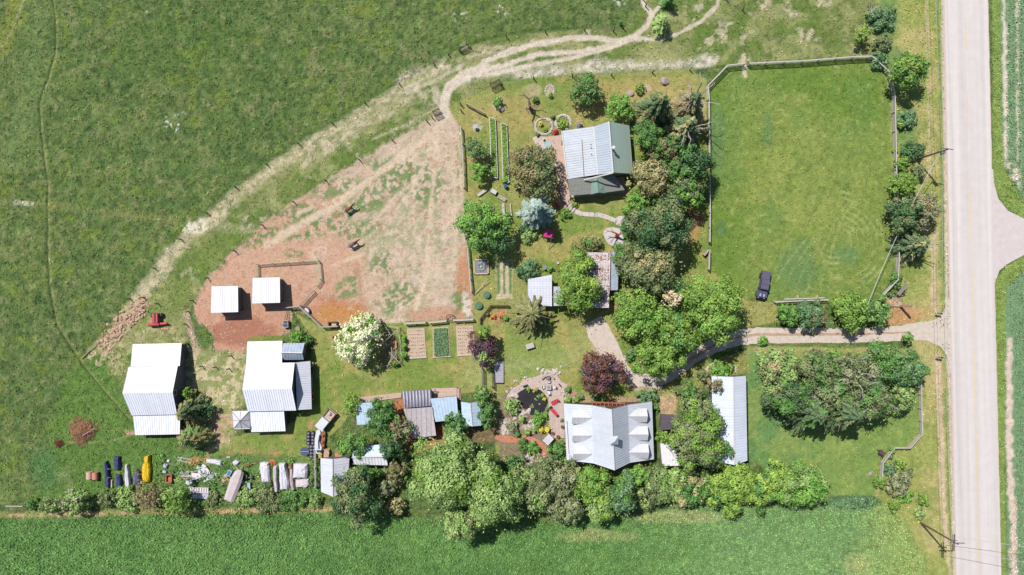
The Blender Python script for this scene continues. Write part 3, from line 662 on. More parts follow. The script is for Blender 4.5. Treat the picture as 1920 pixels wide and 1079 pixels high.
# ---- two run-in shelters in the paddock (flat white roofs)
for (L, T, Rr, B, lab) in ((395.5, 538, 446, 587.5, 'small run-in shelter with a flat white roof, the left one in the horse paddock'),
                           (472.5, 522, 524.5, 570, 'small run-in shelter with a flat white roof, just below the rail corral')):
    a, b, c, d_ = P(L + 1, T, 2.7), P(Rr, T - 1, 2.7), P(Rr + .5, B - 1.5, 3.1), P(L, B, 3.1)
    t = thing('run_in_shelter', lab, 'shelter', ((a + c) / 2).xy.to_3d(), 'run-in shelters in the paddock')
    m_ = MB(); panel(m_, [d_, c, b, a], .4); m_.build('roof', white_metal, t)
    m_ = MB(); q = inset_poly([a, b, c, d_], [], .35)
    q = [Vector(v) for v in q]
    def wallseg(u, v, s0=0.0, s1=1.0):
        p0, p1 = u.lerp(v, s0), u.lerp(v, s1); e = (p1 - p0).xy.normalized(); nn = Vector((-e.y, e.x)) * .06
        m_.prism([(p0.x + nn.x, p0.y + nn.y, p0.z), (p1.x + nn.x, p1.y + nn.y, p1.z), (p1.x - nn.x, p1.y - nn.y, p1.z), (p0.x - nn.x, p0.y - nn.y, p0.z)], 0)
    q.sort(key=lambda v: (round(v.y), v.x)); s_w, s_e, n_w, n_e = (q + q)[:4] if q[0].y < q[2].y else (q[2], q[3], q[0], q[1])
    for u, v in ((s_w, n_w), (n_w, n_e), (n_e, s_e)): wallseg(u, v)
    m_.build('wall', barnw, t)
    for u in (s_w, s_e): MB().box((u.x, u.y, u.z / 2), (.16, .16, u.z)).build('post', woodd, t)
    MB().box(((s_w.x + s_e.x) / 2, s_w.y, s_w.z - .2), ((s_e - s_w).length, .12, .25)).build('beam', woodd, t)

# ---- west barn
building('barn', 'big white metal barn with lean-tos, the leftmost building', 'barn',
         [[(245.3, 688.4, 3.1), (337, 687, 3.1), (340.7, 644.1, 2.1), (248.7, 646.2, 2.1)],
          [(229.7, 738.2, 5.6), (323.5, 736.6, 5.6), (333.3, 687.2, 3.5), (241.3, 688.6, 3.5)],
          [(229.7, 738.2, 5.6), (323.5, 736.6, 5.6), (332, 778, 3.3), (247, 780, 3.3)],
          [(249.2, 778.6, 3.0), (337.5, 777, 3.0), (337, 815.2, 2.0), (253.3, 816.8, 2.0)]],
         [white_metal, white_metal, shade_lift_metal, shade_lift_metal], barnw, rib=.42,
         doors=[(339.5, 716, 1.3, 3.0, 2.6, 0)], windows=[(328.5, 737, 4.0, .8, .7, 0)])
# ---- east barn
building('barn', 'big white metal barn right of the first, with a triangular shadow on its east lean-to', 'barn',
         [[(461.7, 682, 3.3), (528.6, 680.6, 3.3), (529.4, 639.8, 2.1), (464, 641.3, 2.1)],
          [(454.3, 731.9, 5.5), (547, 729.4, 5.5), (552.4, 680.7, 3.5), (461.7, 682.1, 3.5)],
          [(454.3, 731.9, 5.5), (547, 729.4, 5.5), (555.3, 770.6, 3.4), (464.5, 772.4, 3.4)],
          [(468.7, 772.4, 3.0), (532.2, 771.5, 3.0), (535.2, 809.3, 1.9), (471.2, 811.2, 1.9)],
          [(553.5, 681, 3.1), (557, 769.4, 3.1), (584.5, 767.9, 2.3), (581.8, 678, 2.3)]],
         [white_metal, white_metal, shade_lift_metal, shade_lift_metal, pale_metal_y], barnw, rib=.42,
         doors=[(582.5, 700, 1.2, 2.2, 1.9, 0), (584, 745, 1.2, 1.0, 1.9, 0)], windows=[(583.5, 722, 1.5, 1.0, .6, 0)])
# ---- small gabled shed at the barn's corner
building('shed', 'small blue-grey gabled shed tucked into the corner of the east barn', 'shed',
         [[(527.8, 661.7, 3.6), (566.8, 662.6, 3.6), (571.1, 644, 2.5), (531.2, 644.3, 2.5)],
          [(527.8, 661.7, 3.6), (566.8, 662.6, 3.6), (569.5, 675.4, 2.5), (530.3, 675.8, 2.5)]],
         [grey_metal, grey_metal], wallg, rib=.5, ridgecap=[((527.6, 661.7, 3.6), (567, 662.6, 3.6))], windows=[(569.5, 656, 1.6, .9, .7, 0)], doors=[(569.5, 664, 1, .9, 2.0, 0)])
# ---- pyramidal roofed hut
t = thing('pyramid_roof_hut', 'little square hut with a ribbed white pyramid roof beside the east barn', 'hut', P(452, 788).xy.to_3d())
cs = [P(435, 772.3, 2.4), P(467.5, 772, 2.4), P(469.4, 804.6, 2.4), P(437.8, 805.2, 2.4)]; pk = P(449.6, 790.5, 3.9)
m_ = MB()
for i in range(4): m_.add([cs[i], cs[(i + 1) % 4], pk], [(2, 1, 0)])
m_.add([c - Vector((0, 0, .08)) for c in cs], [(0, 1, 2, 3)])
m_.build('roof', M('white_ribbed_canopy', (226, 222, 228), .6, .06, 3, k=1.75), t)
m_ = MB()
for i in range(4):
    m_.tube(cs[i], pk, .05); m_.tube(cs[i].lerp(cs[(i + 1) % 4], .5), pk, .045); m_.tube(cs[i], cs[(i + 1) % 4], .05)
m_.build('roof_rib', steel, t)
m_ = MB(); m_.prism([tuple(c.xy.lerp(pk.xy, .12)) for c in cs], -.05, 2.3); m_.build('wall', wallw, t)

# ---- row of sheds at the lower middle
building('shed', 'small blue sheet-roofed shed half hidden by bushes, leftmost of the shed row', 'shed',
         [[(666, 757.5, 2.8), (699, 755, 2.8), (709, 796, 2.5), (669.5, 797.6, 2.5)]], blue_metal, wallg, rib=.6)
t = building('shed', 'shed with broad dark and silver corrugated sheets at the top of the shed row', 'shed',
         [[(756.3, 766, 2.9), (809.8, 762, 2.9), (807.9, 731, 2.5), (753.7, 735, 2.5)]], M('dark_weathered_corrugated_sheet', (128, 122, 142), .6, .2, 2, 0, k=KG), wallg, rib=0)
m_ = MB(); a, b, c, d_ = P(756.3, 766, 2.98), P(809.8, 762, 2.98), P(807.9, 731, 2.58), P(753.7, 735, 2.58)
for i in range(9):
    k = (i + .5) / 9; m_.tube(a.lerp(b, k), d_.lerp(c, k), .16, n=8)
m_.build('corrugation', M('silvery_corrugation', (206, 202, 216), .5, .15, 2), t, smooth=True)
building('shed', 'low shed with a weathered grey plank roof below the corrugated one', 'shed',
         [[(756.9, 768, 3.1), (810.3, 764, 3.1), (817.7, 817.6, 2.4), (772, 823, 2.4)]], weath, wallg)
building('shed', 'shed with a plain pale blue lean-to roof, right of the plank roofed shed', 'shed',
         [[(805.5, 748.6, 2.9), (856, 743.9, 2.9), (859.4, 787.5, 2.5), (816.8, 791.8, 2.5)]], blue_metal, wallg, rib=.6)
building('shed', 'narrow gabled shed with pale blue roof at the right end of the shed row', 'shed',
         [[(881.6, 757, 3.3), (885.5, 800, 3.3), (867, 795, 2.5), (864.4, 754.4, 2.5)], [(881.6, 757, 3.3), (885.5, 800, 3.3), (902.4, 798.6, 2.5), (899.8, 753.2, 2.5)]],
         blue_metal, wallg, rib=.6, ridgecap=[((881.6, 756.6, 3.3), (885.6, 800.4, 3.3))])
# ---- two sheds at the scrap yard
building('shed', 'gabled shed with ribbed grey roof and bright ridge, right of the scrap yard', 'shed',
         [[(623.4, 861.8, 3.7), (624.2, 931.9, 3.7), (602, 922.5, 2.6), (601, 860, 2.6)], [(623.4, 861.8, 3.7), (624.2, 931.9, 3.7), (652, 921, 2.6), (655, 858.3, 2.6)]],
         pale_metal_y, wallg, rib=.55, ridgecap=[((623.4, 861.4, 3.7), (624.2, 932.2, 3.7))])
building('shed', 'gabled shed with blue-grey roof under overhanging branches, joined to the scrap yard shed', 'shed',
         [[(661, 858.3, 3.6), (724.6, 856.7, 3.6), (721.3, 834, 2.6), (662, 838, 2.6)], [(661, 858.3, 3.6), (724.6, 856.7, 3.6), (726.6, 873.4, 2.6), (664, 872, 2.6)]],
         [blue_metal, shade_lift_metal], wallg, rib=.55, ridgecap=[((660.6, 858.3, 3.6), (725, 856.7, 3.6))])
# ---- large house, bottom middle: gambrel roof, six dormers, cupola
W0, NB, RB, EB, EE = 2.8, 4.9, 8.3, 4.9, 2.8
hn = dict(we=(1056.9, 757.6), wb=(1109.2, 760.9), r=(1146.2, 768.5), eb=(1177.4, 760), ee=(1222.6, 754.4))
hs = dict(we=(1062.5, 863.6), wb=(1112.8, 869.5), r=(1151.9, 882.4), eb=(1181, 868.2), ee=(1226.2, 861.6))
pp = lambda D, k, h: (D[k][0], D[k][1], h)
house = building('large_house', 'large house with pale standing seam roof and six dormers at the bottom middle', 'house',
         [[pp(hn, 'wb', NB), pp(hs, 'wb', NB), pp(hs, 'we', W0), pp(hn, 'we', W0)], [pp(hn, 'r', RB), pp(hs, 'r', RB), pp(hs, 'wb', NB), pp(hn, 'wb', NB)],
          [pp(hn, 'r', RB), pp(hs, 'r', RB), pp(hs, 'eb', EB), pp(hn, 'eb', EB)], [pp(hn, 'eb', EB), pp(hs, 'eb', EB), pp(hs, 'ee', W0), pp(hn, 'ee', W0)]],
         house_metal, wallb, rib=.4, d=.35,
         windows=[(1128, 765, 4.3, 1.1, 1.0, 90), (1163, 765, 4.3, 1.1, 1.0, 90), (1128, 763, 1.6, 1.4, 1.3, 90), (1085, 760, 1.5, 1.2, 1.1, 90), (1200, 758, 1.5, 1.2, 1.1, 90)],
         doors=[(1145, 768, 1.1, 1.1, 2.1, 90)], ridgecap=[(pp(hn, 'r', RB), pp(hs, 'r', RB))])
def seamw(x):            # lower roof height at world x west side / east side
    we, wb = P(*pp(hn, 'we', W0)).x, P(*pp(hn, 'wb', NB)).x; ee, eb = P(*pp(hn, 'ee', W0)).x, P(*pp(hn, 'eb', EB)).x
    return W0 + (x - we) / (wb - we) * (NB - W0) if x < 17 else W0 + (ee - x) / (ee - eb) * (EB - W0)
dorm_roof = M('white_dormer_roof_metal', (246, 246, 250), .5, .05, .8, k=2.25, stripes=(.4, .08, 0))
for side, lst in (('w', ((768.9, 783.9, 795.9, 1073.4), (802.6, 817.6, 829.2, 1074.2), (835.9, 851.8, 863.4, 1075.5))), ('e', ((766.4, 781.4, 792.5, 1214.4), (800, 815.6, 826.7, 1215.8), (833.4, 849.3, 861, 1217)))):
    for (yn, yr, ys, xf) in lst:
        he, hr = 4.1, 5.05; sx = 1 if side == 'w' else -1
        f = P(xf, yr, hr); xr = P(1108.5 if side == 'w' else 1178.3, yr, 4.95).x; yN = P(xf, yn, he).y; yS = P(xf, ys, he).y; ym_ = f.y
        xe = P(1093 if side == 'w' else 1194, yr, he).x
        m_ = MB()
        rfN = [Vector((f.x, ym_, hr)), Vector((xr, ym_, hr)), Vector((xe, yN, he)), Vector((f.x, yN, he))]
        rfS = [Vector((f.x, ym_, hr)), Vector((xr, ym_, hr)), Vector((xe, yS, he)), Vector((f.x, yS, he))]
        panel(m_, rfN, .4, .06); panel(m_, rfS, .4, .06)
        dm = m_.build('dormer', dorm_roof, house)
        m_ = MB(); xi = f.x + sx * .22; i_ = .14; yN2, yS2 = yN - i_, yS + i_
        zb = 2.9
        m_.add([(xi, yN2, zb), (xi, yS2, zb), (xi, yS2, he - .06), (xi, ym_, hr - .1), (xi, yN2, he - .06), (xe, yN2, he - .5), (xe, yS2, he - .5), (xe, yS2, he - .07), (xe, yN2, he - .07)],
               [(0, 1, 2, 3, 4), (1, 6, 7, 2), (0, 4, 8, 5)])
        o = m_.build('dormer_wall', wallw, house)
        m_ = MB(); m_.box((xi - sx * .02, ym_, 3.85), (.06, .9, .6)); m_.build('dormer_window', glass, house)
m_ = MB(); c = P(1151.3, 826.5, 9.0)
m_.box((c.x, c.y, 8.5), (1.0, 1.0, 1.0)); m_.build('cupola_wall', wallw, house)
m_ = MB(); q = [Vector((c.x + a, c.y + b, 9.0)) for a, b in ((-.75, -.75), (.75, -.75), (.75, .75), (-.75, .75))]; tp = Vector((c.x, c.y, 9.9))
m_.add(q + [tp], [(3, 2, 1, 0)] + [(i, (i + 1) % 4, 4) for i in range(4)]); m_.build('cupola_roof', house_metal, house)
for x0 in (1058.5, 1064.5):
    pass
m_ = MB(); m_.tube(P(1063, 790, 3.1), P(1067, 852, 3.1), .05); m_.build('snow_rail', rust, house)
# porch pergola north of it
t = thing('pergola', 'brown beamed pergola along the north wall of the large house', 'pergola', P(1140, 760).xy.to_3d())
pm_ = M('reddish_brown_beams', (186, 122, 92), .85, .15, 4)
for a, b in (((1108, 754.5), (1172, 757.5)), ((1110, 762), (1172, 764))): MB().tube(P(*a, 3.0), P(*b, 3.0), .13, n=4).build('beam', pm_, t)
for i in range(9):
    x = 1110 + i * 7.6; MB().tube(P(x, 753.5, 3.2), P(x + 1, 766, 3.2), .07, n=4).build('rafter', pm_, t)
for x in (1109, 1140, 1171): MB().tube(P(x, 756, 0), P(x, 756, 0) + Vector((0, 0, 3)), .1, n=6).build('post', pm_, t)

# ---- upper house (turned a little), metal roof on the west, green shingles on the east, porch on the south
t = building('farmhouse', 'older farmhouse with silver metal roof, green shingled east slope and south porch', 'house',
         [[(1113.6, 238, 3.9), (1121.4, 328, 3.9), (1064.2, 336.4, 3.0), (1053.7, 246.5, 3.0)],
          [(1141.8, 228.8, 6.7), (1149.9, 324.4, 6.7), (1121.4, 328, 3.9), (1113.6, 238, 3.9)],
          [(1141.8, 228.8, 6.7), (1149.9, 324.4, 6.7), (1187, 326.5, 2.8), (1180, 236, 2.8)]],
         [farm_metal, M('silver_roof_metal_steep', (210, 220, 234), .5, .07, .8, k=2.1, stripes=(.42, .14, 96.5)), green_shingle], wallw, rib=.42, d=.3,
         windows=[(1165, 326, 3.0, 1.0, .9, -90)], doors=[(1105, 337, 1, 1.0, 2.0, -84)])
wt = MB()
for a, b in (((1113.6, 238, 3.93), (1121.4, 328, 3.93)), ((1141.8, 228.8, 6.76), (1149.9, 324.4, 6.76)), ((1149.9, 325, 6.7), (1095, 338.6, 3.6)), ((1053.6, 246.5, 3.03), (1064.2, 336.4, 3.03))): wt.tube(P(*a), P(*b), .13, n=5)
wt.build('white_flashing', trimw, t)
MB().tube(P(1091, 262, 3.62), P(1095, 333, 3.66), .05).build('roof_seam', rust, t)
for x, y in ((1107, 271), (1108, 278), (1108.5, 290)):
    p_ = P(x, y, 3.8); MB().tube(p_ - Vector((0, 0, .2)), p_ + Vector((0, 0, .45)), .07).build('vent_pipe', steel, t)
p_ = P(1149.5, 279.5, 6.9); MB().tube(p_ - Vector((0, 0, .8)), p_ + Vector((0, 0, .9)), .2, n=10).build('chimney', steel, t)
MB().disc(p_ + Vector((0, 0, .9)), .34, .12, 12, .2).build('chimney_cap', trimw, t)
m_ = MB()
panel(m_, [P(1064.5, 336.5, 3.5), P(1118, 333, 3.5), P(1108.6, 364.5, 2.6), P(1068.6, 367.9, 2.6)], 0)
panel(m_, [P(1118, 333, 3.5), P(1152, 330, 3.5), P(1171.5, 357, 2.6), P(1134.5, 362, 2.6)], 0); m_.build('porch_roof', brown_shingle, t)
m_ = MB(); panel(m_, [P(1118.4, 332, 3.9), P(1121.5, 362, 3.6), P(1108.2, 365.5, 2.62), P(1108.5, 345, 3.2)], 0); panel(m_, [P(1118.4, 332, 3.9), P(1121.5, 362, 3.6), P(1134.8, 363, 2.62), P(1134, 346, 3.1)], 0)
m_.build('porch_gable', M('green_porch_shingles', (136, 160, 148), .9, .15, 5, .3, 8, k=1.7), t)
for x, y in ((1070, 367), (1109, 364), (1134, 361.5), (1168, 357.5)): p_ = P(x, y, 2.5); MB().tube((p_.x, p_.y + .2, 0), (p_.x, p_.y + .2, 2.6), .09).build('porch_post', trimw, t)
m_ = MB(); m_.prism([tuple(P(a, b).xy) for a, b in ((1068, 340), (1170, 332), (1172, 362), (1070, 372))], 0, .35); m_.build('porch_floor', deckm, t)

# ---- garden shed and others
building('garden_shed', 'white roofed garden shed below the upper garden with branch shadows on it', 'shed',
         [[(989.8, 524.5, 2.9), (1034.6, 516, 2.9), (1034.8, 575, 3.0), (990.6, 572, 3.0)]], [pale_metal_y], wallg, rib=.55)
building('lean_to_shed', 'narrow low lean-to with a light roof against the right side of the garden shed', 'shed',
         [[(1038, 538, 2.6), (1051, 538, 2.2), (1055.2, 574, 2.2), (1038.2, 574.5, 2.6)]], [pale_metal_y], wallg, rib=.5)
ls_ = building('long_shed', 'long shed with a bleached white plank roof littered with rusty leaves, among trees', 'shed',
         [[(1102, 474, 3.5), (1144.6, 474, 3.2), (1141.5, 578, 3.2), (1098, 578, 3.5)]], [plank_old], wallg, d=.3)
rg2 = np.random.default_rng(21); n = 900; cy = rg2.choice([484, 506, 522, 548, 562], n) + rg2.normal(size=n) * 5; cx = np.clip(1122 + rg2.normal(size=n) * 12, 1103, 1141); k_ = .1 * (1 - 3.4 / ALT)
pp_ = np.stack([(cx - 960) * k_ - ls_.location.x, (540 - cy) * k_ - ls_.location.y, 3.53 - (cx - 1100) * .0055], 1)
vv, ff = quads(pp_, rg2.normal(size=(n, 3)) * .15 + [0, 0, 1], rg2.uniform(.05, .13, n), .6, rg2); np_mesh('leaf_litter', vv, ff, leafm, ls_, attr=np.repeat(np.array(lin(190, 134, 104, 2.2)) * rg2.uniform(.6, 1.2, (n, 1)), 4, 0))
building('lean_to_shed', 'grey sheet roofed lean-to on the right side of the bleached plank roof', 'shed',
         [[(1146.4, 473, 2.8), (1160, 473, 2.5), (1158, 545, 2.5), (1145, 545, 2.8)]], [grey_metal], wallg, rib=.5)
building('long_barn', 'long narrow outbuilding with a pale blue-white gable roof beside the right lawn', 'outbuilding',
         [[(1375, 707.8, 4.0), (1376.8, 872.6, 4.0), (1338, 864.5, 2.9), (1334, 706.5, 2.9)], [(1375, 707.8, 4.0), (1376.8, 872.6, 4.0), (1401.3, 864, 2.9), (1398.6, 705.8, 2.9)]],
         [M('bluish_white_roof_metal', (222, 230, 244), .45, .08, .5, k=1.85, stripes=(.5, .1, 90))], barnw, rib=.5, ridgecap=[((1375, 707.6, 4.02), (1376.8, 872.8, 4.02))])
building('carport', 'small dark shingled carport beside the gravel patch, right of the large house', 'carport',
         [[(1241, 779, 2.6), (1268, 780, 2.6), (1270, 806, 2.5), (1237.5, 807, 2.5)]], [dark_shingle], wallg)
building('small_shed', 'small white boarded lean-to partly covered by the tree next to the large house', 'shed',
         [[(1238, 832, 2.9), (1262, 836, 2.9), (1276, 874, 2.3), (1242, 875, 2.3)]], [M('white_boarded_roof', (240, 236, 242), .7, .1, 2, k=1.75, stripes=(.6, .1, 0))], wallw, rib=0)

# ------------------------------------------------------------------ trees and shrubs
foliage = attr_mat('leaves', rough=.6, noise=((.8, .18),), bump=0, transl=.16)
bark = M('grey_brown_bark', (150, 128, 112), .95, .2, 4, .4, 8)
barkd = M('dead_branches', (176, 148, 126), .95, .2, 4, .3, 8)
barkl = M('pale_dead_branches', (214, 200, 190), .95, .15, 4, .3, 8)
rt = np.random.default_rng(77)
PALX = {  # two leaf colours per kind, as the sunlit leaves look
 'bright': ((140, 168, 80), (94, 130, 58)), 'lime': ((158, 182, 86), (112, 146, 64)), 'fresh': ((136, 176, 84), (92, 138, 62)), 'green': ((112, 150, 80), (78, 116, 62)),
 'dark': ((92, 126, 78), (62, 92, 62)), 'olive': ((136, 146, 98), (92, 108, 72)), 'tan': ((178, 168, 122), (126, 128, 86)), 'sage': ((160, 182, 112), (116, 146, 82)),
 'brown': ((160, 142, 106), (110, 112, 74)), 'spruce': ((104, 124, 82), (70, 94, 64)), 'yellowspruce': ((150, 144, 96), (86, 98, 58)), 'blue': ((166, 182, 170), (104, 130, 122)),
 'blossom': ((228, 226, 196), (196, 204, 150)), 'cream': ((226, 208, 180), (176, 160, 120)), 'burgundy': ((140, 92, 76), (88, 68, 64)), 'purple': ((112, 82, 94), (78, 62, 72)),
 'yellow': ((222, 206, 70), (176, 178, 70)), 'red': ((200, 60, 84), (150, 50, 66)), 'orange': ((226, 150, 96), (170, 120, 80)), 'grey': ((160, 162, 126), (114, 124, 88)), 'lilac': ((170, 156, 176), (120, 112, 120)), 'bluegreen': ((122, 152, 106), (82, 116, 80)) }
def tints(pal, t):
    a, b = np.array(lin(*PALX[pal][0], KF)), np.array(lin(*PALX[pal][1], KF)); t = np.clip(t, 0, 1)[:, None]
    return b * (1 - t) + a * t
def lobed(r, ry, z0, z1, lobes, s, dens=1.0, flat=.85, rng=rt, gap=0.0):
    """leaves on many overlapping lobes of an uneven crown: centres, normals, sizes, tone"""
    cen, nor, siz, ton = [], [], [], []
    zc = z0 + (z1 - z0) * .4; rz = (z1 - z0) * .6; mr = (r + ry) / 2
    ph = rng.uniform(0, 6.28, 3)
    for i in range(lobes):
        az = i * 2.39996 + rng.uniform(-.5, .5); q = (i + .5) / lobes; sn = 1 - q * 1.15
        cs = math.sqrt(max(0.02, 1 - sn * sn)); ir = 1 + .14 * math.sin(2 * az + ph[0]) + .13 * math.sin(3 * az + ph[1]) + .10 * math.sin(5 * az + ph[2]) + rng.uniform(-.1, .12)
        lr = mr * rng.uniform(.15, .33) * (1 + 4 / lobes); k = (rng.uniform(.62, .86) if mr > .9 else rng.uniform(.3, .55)) * ir
        c = np.array([math.cos(az) * cs * r * k, math.sin(az) * cs * ry * k, zc + max(-.35, sn) * rz * rng.uniform(.52, .9)])
        n = int(dens * 4.6 * lr * lr / (s * s)) + 6
        d = rng.normal(size=(n, 3)) + np.array([c[0] / mr * .7, c[1] / mr * .7, .75]); d /= np.linalg.norm(d, axis=1, keepdims=True)
        rr = lr * rng.uniform(.62, 1.06, (n, 1)) * (1 + .22 * np.sin(d[:, :1] * 9 + i) * np.sin(d[:, 1:2] * 8 + i * 2))
        cen.append(c + d * rr * np.array([1, 1, flat])); nor.append(d + rng.normal(size=(n, 3)) * .33)
        siz.append(rng.uniform(.65, 1.25, n) * s); ton.append(np.clip(rng.normal(.48, .22) + rng.normal(size=n) * .22, 0, 1))
    # loose inner leaves and stray sprays at the rim
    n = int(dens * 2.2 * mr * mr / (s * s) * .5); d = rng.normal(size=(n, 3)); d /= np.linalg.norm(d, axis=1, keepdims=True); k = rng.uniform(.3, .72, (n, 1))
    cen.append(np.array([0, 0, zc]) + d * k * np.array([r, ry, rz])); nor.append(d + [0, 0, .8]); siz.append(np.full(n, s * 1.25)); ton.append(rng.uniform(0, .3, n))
    n = int(14 * mr); a = rng.uniform(0, 6.28, n); k = rng.uniform(.92, 1.12, n); z = zc + rng.uniform(-.3, .4, n) * rz
    cen.append(np.stack([np.cos(a) * r * k, np.sin(a) * ry * k, z], 1)); nor.append(rng.normal(size=(n, 3)) + [0, 0, 1]); siz.append(np.full(n, s)); ton.append(rng.uniform(.3, 1, n))
    return np.concatenate(cen), np.concatenate(nor), np.concatenate(siz), np.concatenate(ton)
def tiered(r, z0, z1, s, rng=rt, sparse=1.0, star=False):
    """drooping sprays round a straight stem, as spruces and larches have"""
    cen, nor, siz, ton, alo = [], [], [], [], []
    nt = max(4, int((z1 - z0) / (1.5 if star else .62)))
    for k in range(nt):
        f = k / nt; z = z0 + (z1 - z0) * f; Rk = r * (1 - f) ** .75 + .15; nb = int((6 + 5 * (1 - f)) * (1.0 if not star else 1.8))
        a0 = rng.uniform(0, 6.28)
        for j in range(nb):
            if rng.uniform() > sparse: continue
            az = a0 + j * 6.283 / nb + rng.uniform(-.16, .16); L = Rk * rng.uniform(.62, 1.12); n = max(3, int(L / .2))
            t = (np.arange(n) + .6) / n; tw = rng.normal(.5, .15)
            for side in (-1, 0, 1):
                wdt = side * (.08 + (.17 if not star else .07) * L * np.sin(np.clip(t, .1, .95) * 2.7)) * .45; alo.append(np.stack([np.full(n, np.cos(az + side * .55)), np.full(n, np.sin(az + side * .55)), np.full(n, -.25)], 1))
                x = np.cos(az) * L * t - np.sin(az) * wdt; y = np.sin(az) * L * t + np.cos(az) * wdt
                zz = z + .25 * L * t - .5 * L * t * t - abs(side) * .05 + rng.normal(size=n) * .04
                cen.append(np.stack([x, y, zz], 1)); nor.append(np.stack([np.cos(az) * .3 + rng.normal(size=n) * .28, np.sin(az) * .3 + rng.normal(size=n) * .28, np.ones(n)], 1))
                siz.append(rng.uniform(.9, 1.5, n) * s); ton.append(np.clip(tw + rng.normal(size=n) * .18 + (t - .5) * .3, 0, 1))
    return np.concatenate(cen), np.concatenate(nor), np.concatenate(siz), np.concatenate(ton), np.concatenate(alo)
def limbs(mb, base, h, r, n, rr, rng, depth=2):
    base = Vector(base)
    for i in range(n):
        az = i * 6.283 / n + rng.uniform(-.4, .4); z = h * rng.uniform(.35, .75); p0 = base + Vector((0, 0, z)); L = r * rng.uniform(.6, .95)
        p1 = p0 + Vector((math.cos(az) * L * .5, math.sin(az) * L * .5, h * .12)); p2 = p1 + Vector((math.cos(az + rng.uniform(-.4, .4)) * L * .5, math.sin(az) * L * .5, h * rng.uniform(-.02, .12)))
        mb.tube(p0, p1, rr, rr * .65, 5, False); mb.tube(p1, p2, rr * .65, rr * .3, 4, False)
        if depth > 1:
            for q in (p1, p1.lerp(p2, .5)):
                for k in range(2):
                    a = az + rng.uniform(-1.1, 1.1); mb.tube(q, q + Vector((math.cos(a) * L * .35, math.sin(a) * L * .35, rng.uniform(0, .15) * h)), rr * .4, rr * .15, 4, False)
def tree(name, px, py, r, h, pal, label, ry=None, kind='lobed', lobes=None, s=None, cat='tree', group=None, pal2=None, mix=0.0, sparse=1.0, dens=1.0, base=None, twigs=0, barkm=None):
    """r, ry in photo pixels at crown height; h in metres"""
    rng = np.random.default_rng(int(px * 7 + py * 13)); hc = h * .5; c = P(px, py, hc); k = (1 - hc / ALT) * .1
    r, ry = r * k, (ry or r) * k; mr = (r + ry) / 2
    shrub = cat in ('shrub', 'bush', 'plant', 'hedge')
    z0 = base if base is not None else (.05 if shrub else h * (.22 if kind == 'lobed' else .08))
    s = s or (.155 if mr < 1.6 else .185 if mr < 3.2 else .21)
    al = None
    if kind == 'lobed':
        r *= .93; ry *= .93
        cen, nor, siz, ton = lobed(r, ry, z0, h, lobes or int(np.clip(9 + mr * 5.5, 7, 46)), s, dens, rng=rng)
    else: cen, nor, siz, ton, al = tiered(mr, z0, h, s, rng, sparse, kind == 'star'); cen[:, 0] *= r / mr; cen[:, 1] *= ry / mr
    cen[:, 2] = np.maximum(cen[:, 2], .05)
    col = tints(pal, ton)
    if pal2:
        nn = fbm(cen[:, 0] + px, cen[:, 1] + py, max(.7, mr * .3), 2, int(px)); q = nn > 1 - mix if mix < 1 else nn > 0
        q = nn > np.quantile(nn, 1 - min(mix, .999)); col[q] = tints(pal2, ton[q])
    col *= rng.uniform(.86, 1.16, (len(col), 1))
    v, f = quads(cen, nor, siz, .62 if al is None else .38, rng, al)
    if shrub:
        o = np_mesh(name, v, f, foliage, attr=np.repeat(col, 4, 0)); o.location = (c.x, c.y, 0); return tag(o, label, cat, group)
    t = thing(name, label, cat, (c.x, c.y, 0), group)
    np_mesh('crown', v, f, foliage, t, attr=np.repeat(col, 4, 0))
    mb = MB(); tr_ = .05 + h * .018; top = h * (.6 if kind == 'lobed' else .97)
    mb.tube((0, 0, -.1), (0, 0, top), tr_, tr_ * .3, 7, False)
    rl = random.Random(int(px)); limbs(mb, (0, 0, 0), h * .8, mr, 5 if kind == 'lobed' else 3, tr_ * .4, rl, 1)
    if twigs:
        for i in range(twigs):
            a = rl.uniform(0, 6.28); q = rl.uniform(.2, .7); p0 = Vector((math.cos(a) * r * q, math.sin(a) * ry * q, h * rl.uniform(.75, .95))); b = a + rl.uniform(-.7, .7); L = mr * rl.uniform(.18, .34)
            p1 = p0 + Vector((math.cos(b) * L, math.sin(b) * L, rl.uniform(.1, .6))); mb.tube(Vector((0, 0, h * .55)), p0, .09, .07, 4, False); mb.tube(p0, p1, .05, .02, 4, False)
            for j in range(3): e = b + rl.uniform(-.8, .8); m = p0.lerp(p1, rl.uniform(.3, .9)); mb.tube(m, m + Vector((math.cos(e) * L * .5, math.sin(e) * L * .5, rl.uniform(0, .3))), .04, .015, 3, False)
    mb.build('trunk', barkm or (barkl if twigs else bark), t, local=True)
    return t
T = tree; GV = 'trees of the grove round the upper house'
T('apple_tree', 1097, 170, 33, 5.5, 'green', 'round grey-green tree standing alone above the farmhouse roof', pal2='olive', mix=.3)
T('tree', 1160, 204, 29, 6, 'fresh', 'soft green tree touching the top right corner of the farmhouse', group=GV)
T('spruce_tree', 1232, 200, 42, 13, 'spruce', 'green conifer with long drooping sprays above and right of the farmhouse', kind='tier', group=GV, pal2='yellowspruce', mix=.3)
T('larch_tree', 1296, 195, 42, 12, 'brown', 'sparse brownish conifer with bare grey twigs at the left pasture fence corner', kind='tier', sparse=.75, twigs=16, group=GV, pal2='spruce', mix=.4)
T('tree', 1213, 258, 31, 8, 'green', 'mid green leafy tree against the east wall of the farmhouse', group=GV)
T('spruce_tree', 1283, 243, 44, 12.5, 'spruce', 'olive conifer just below the sparse brownish one by the pasture fence', kind='tier', group=GV, pal2='tan', mix=.35, twigs=6)
T('tree', 1242, 287, 30, 7.5, 'brown', 'brownish thin-leaved tree right of the farmhouse chimney', group=GV, pal2='green', mix=.4)
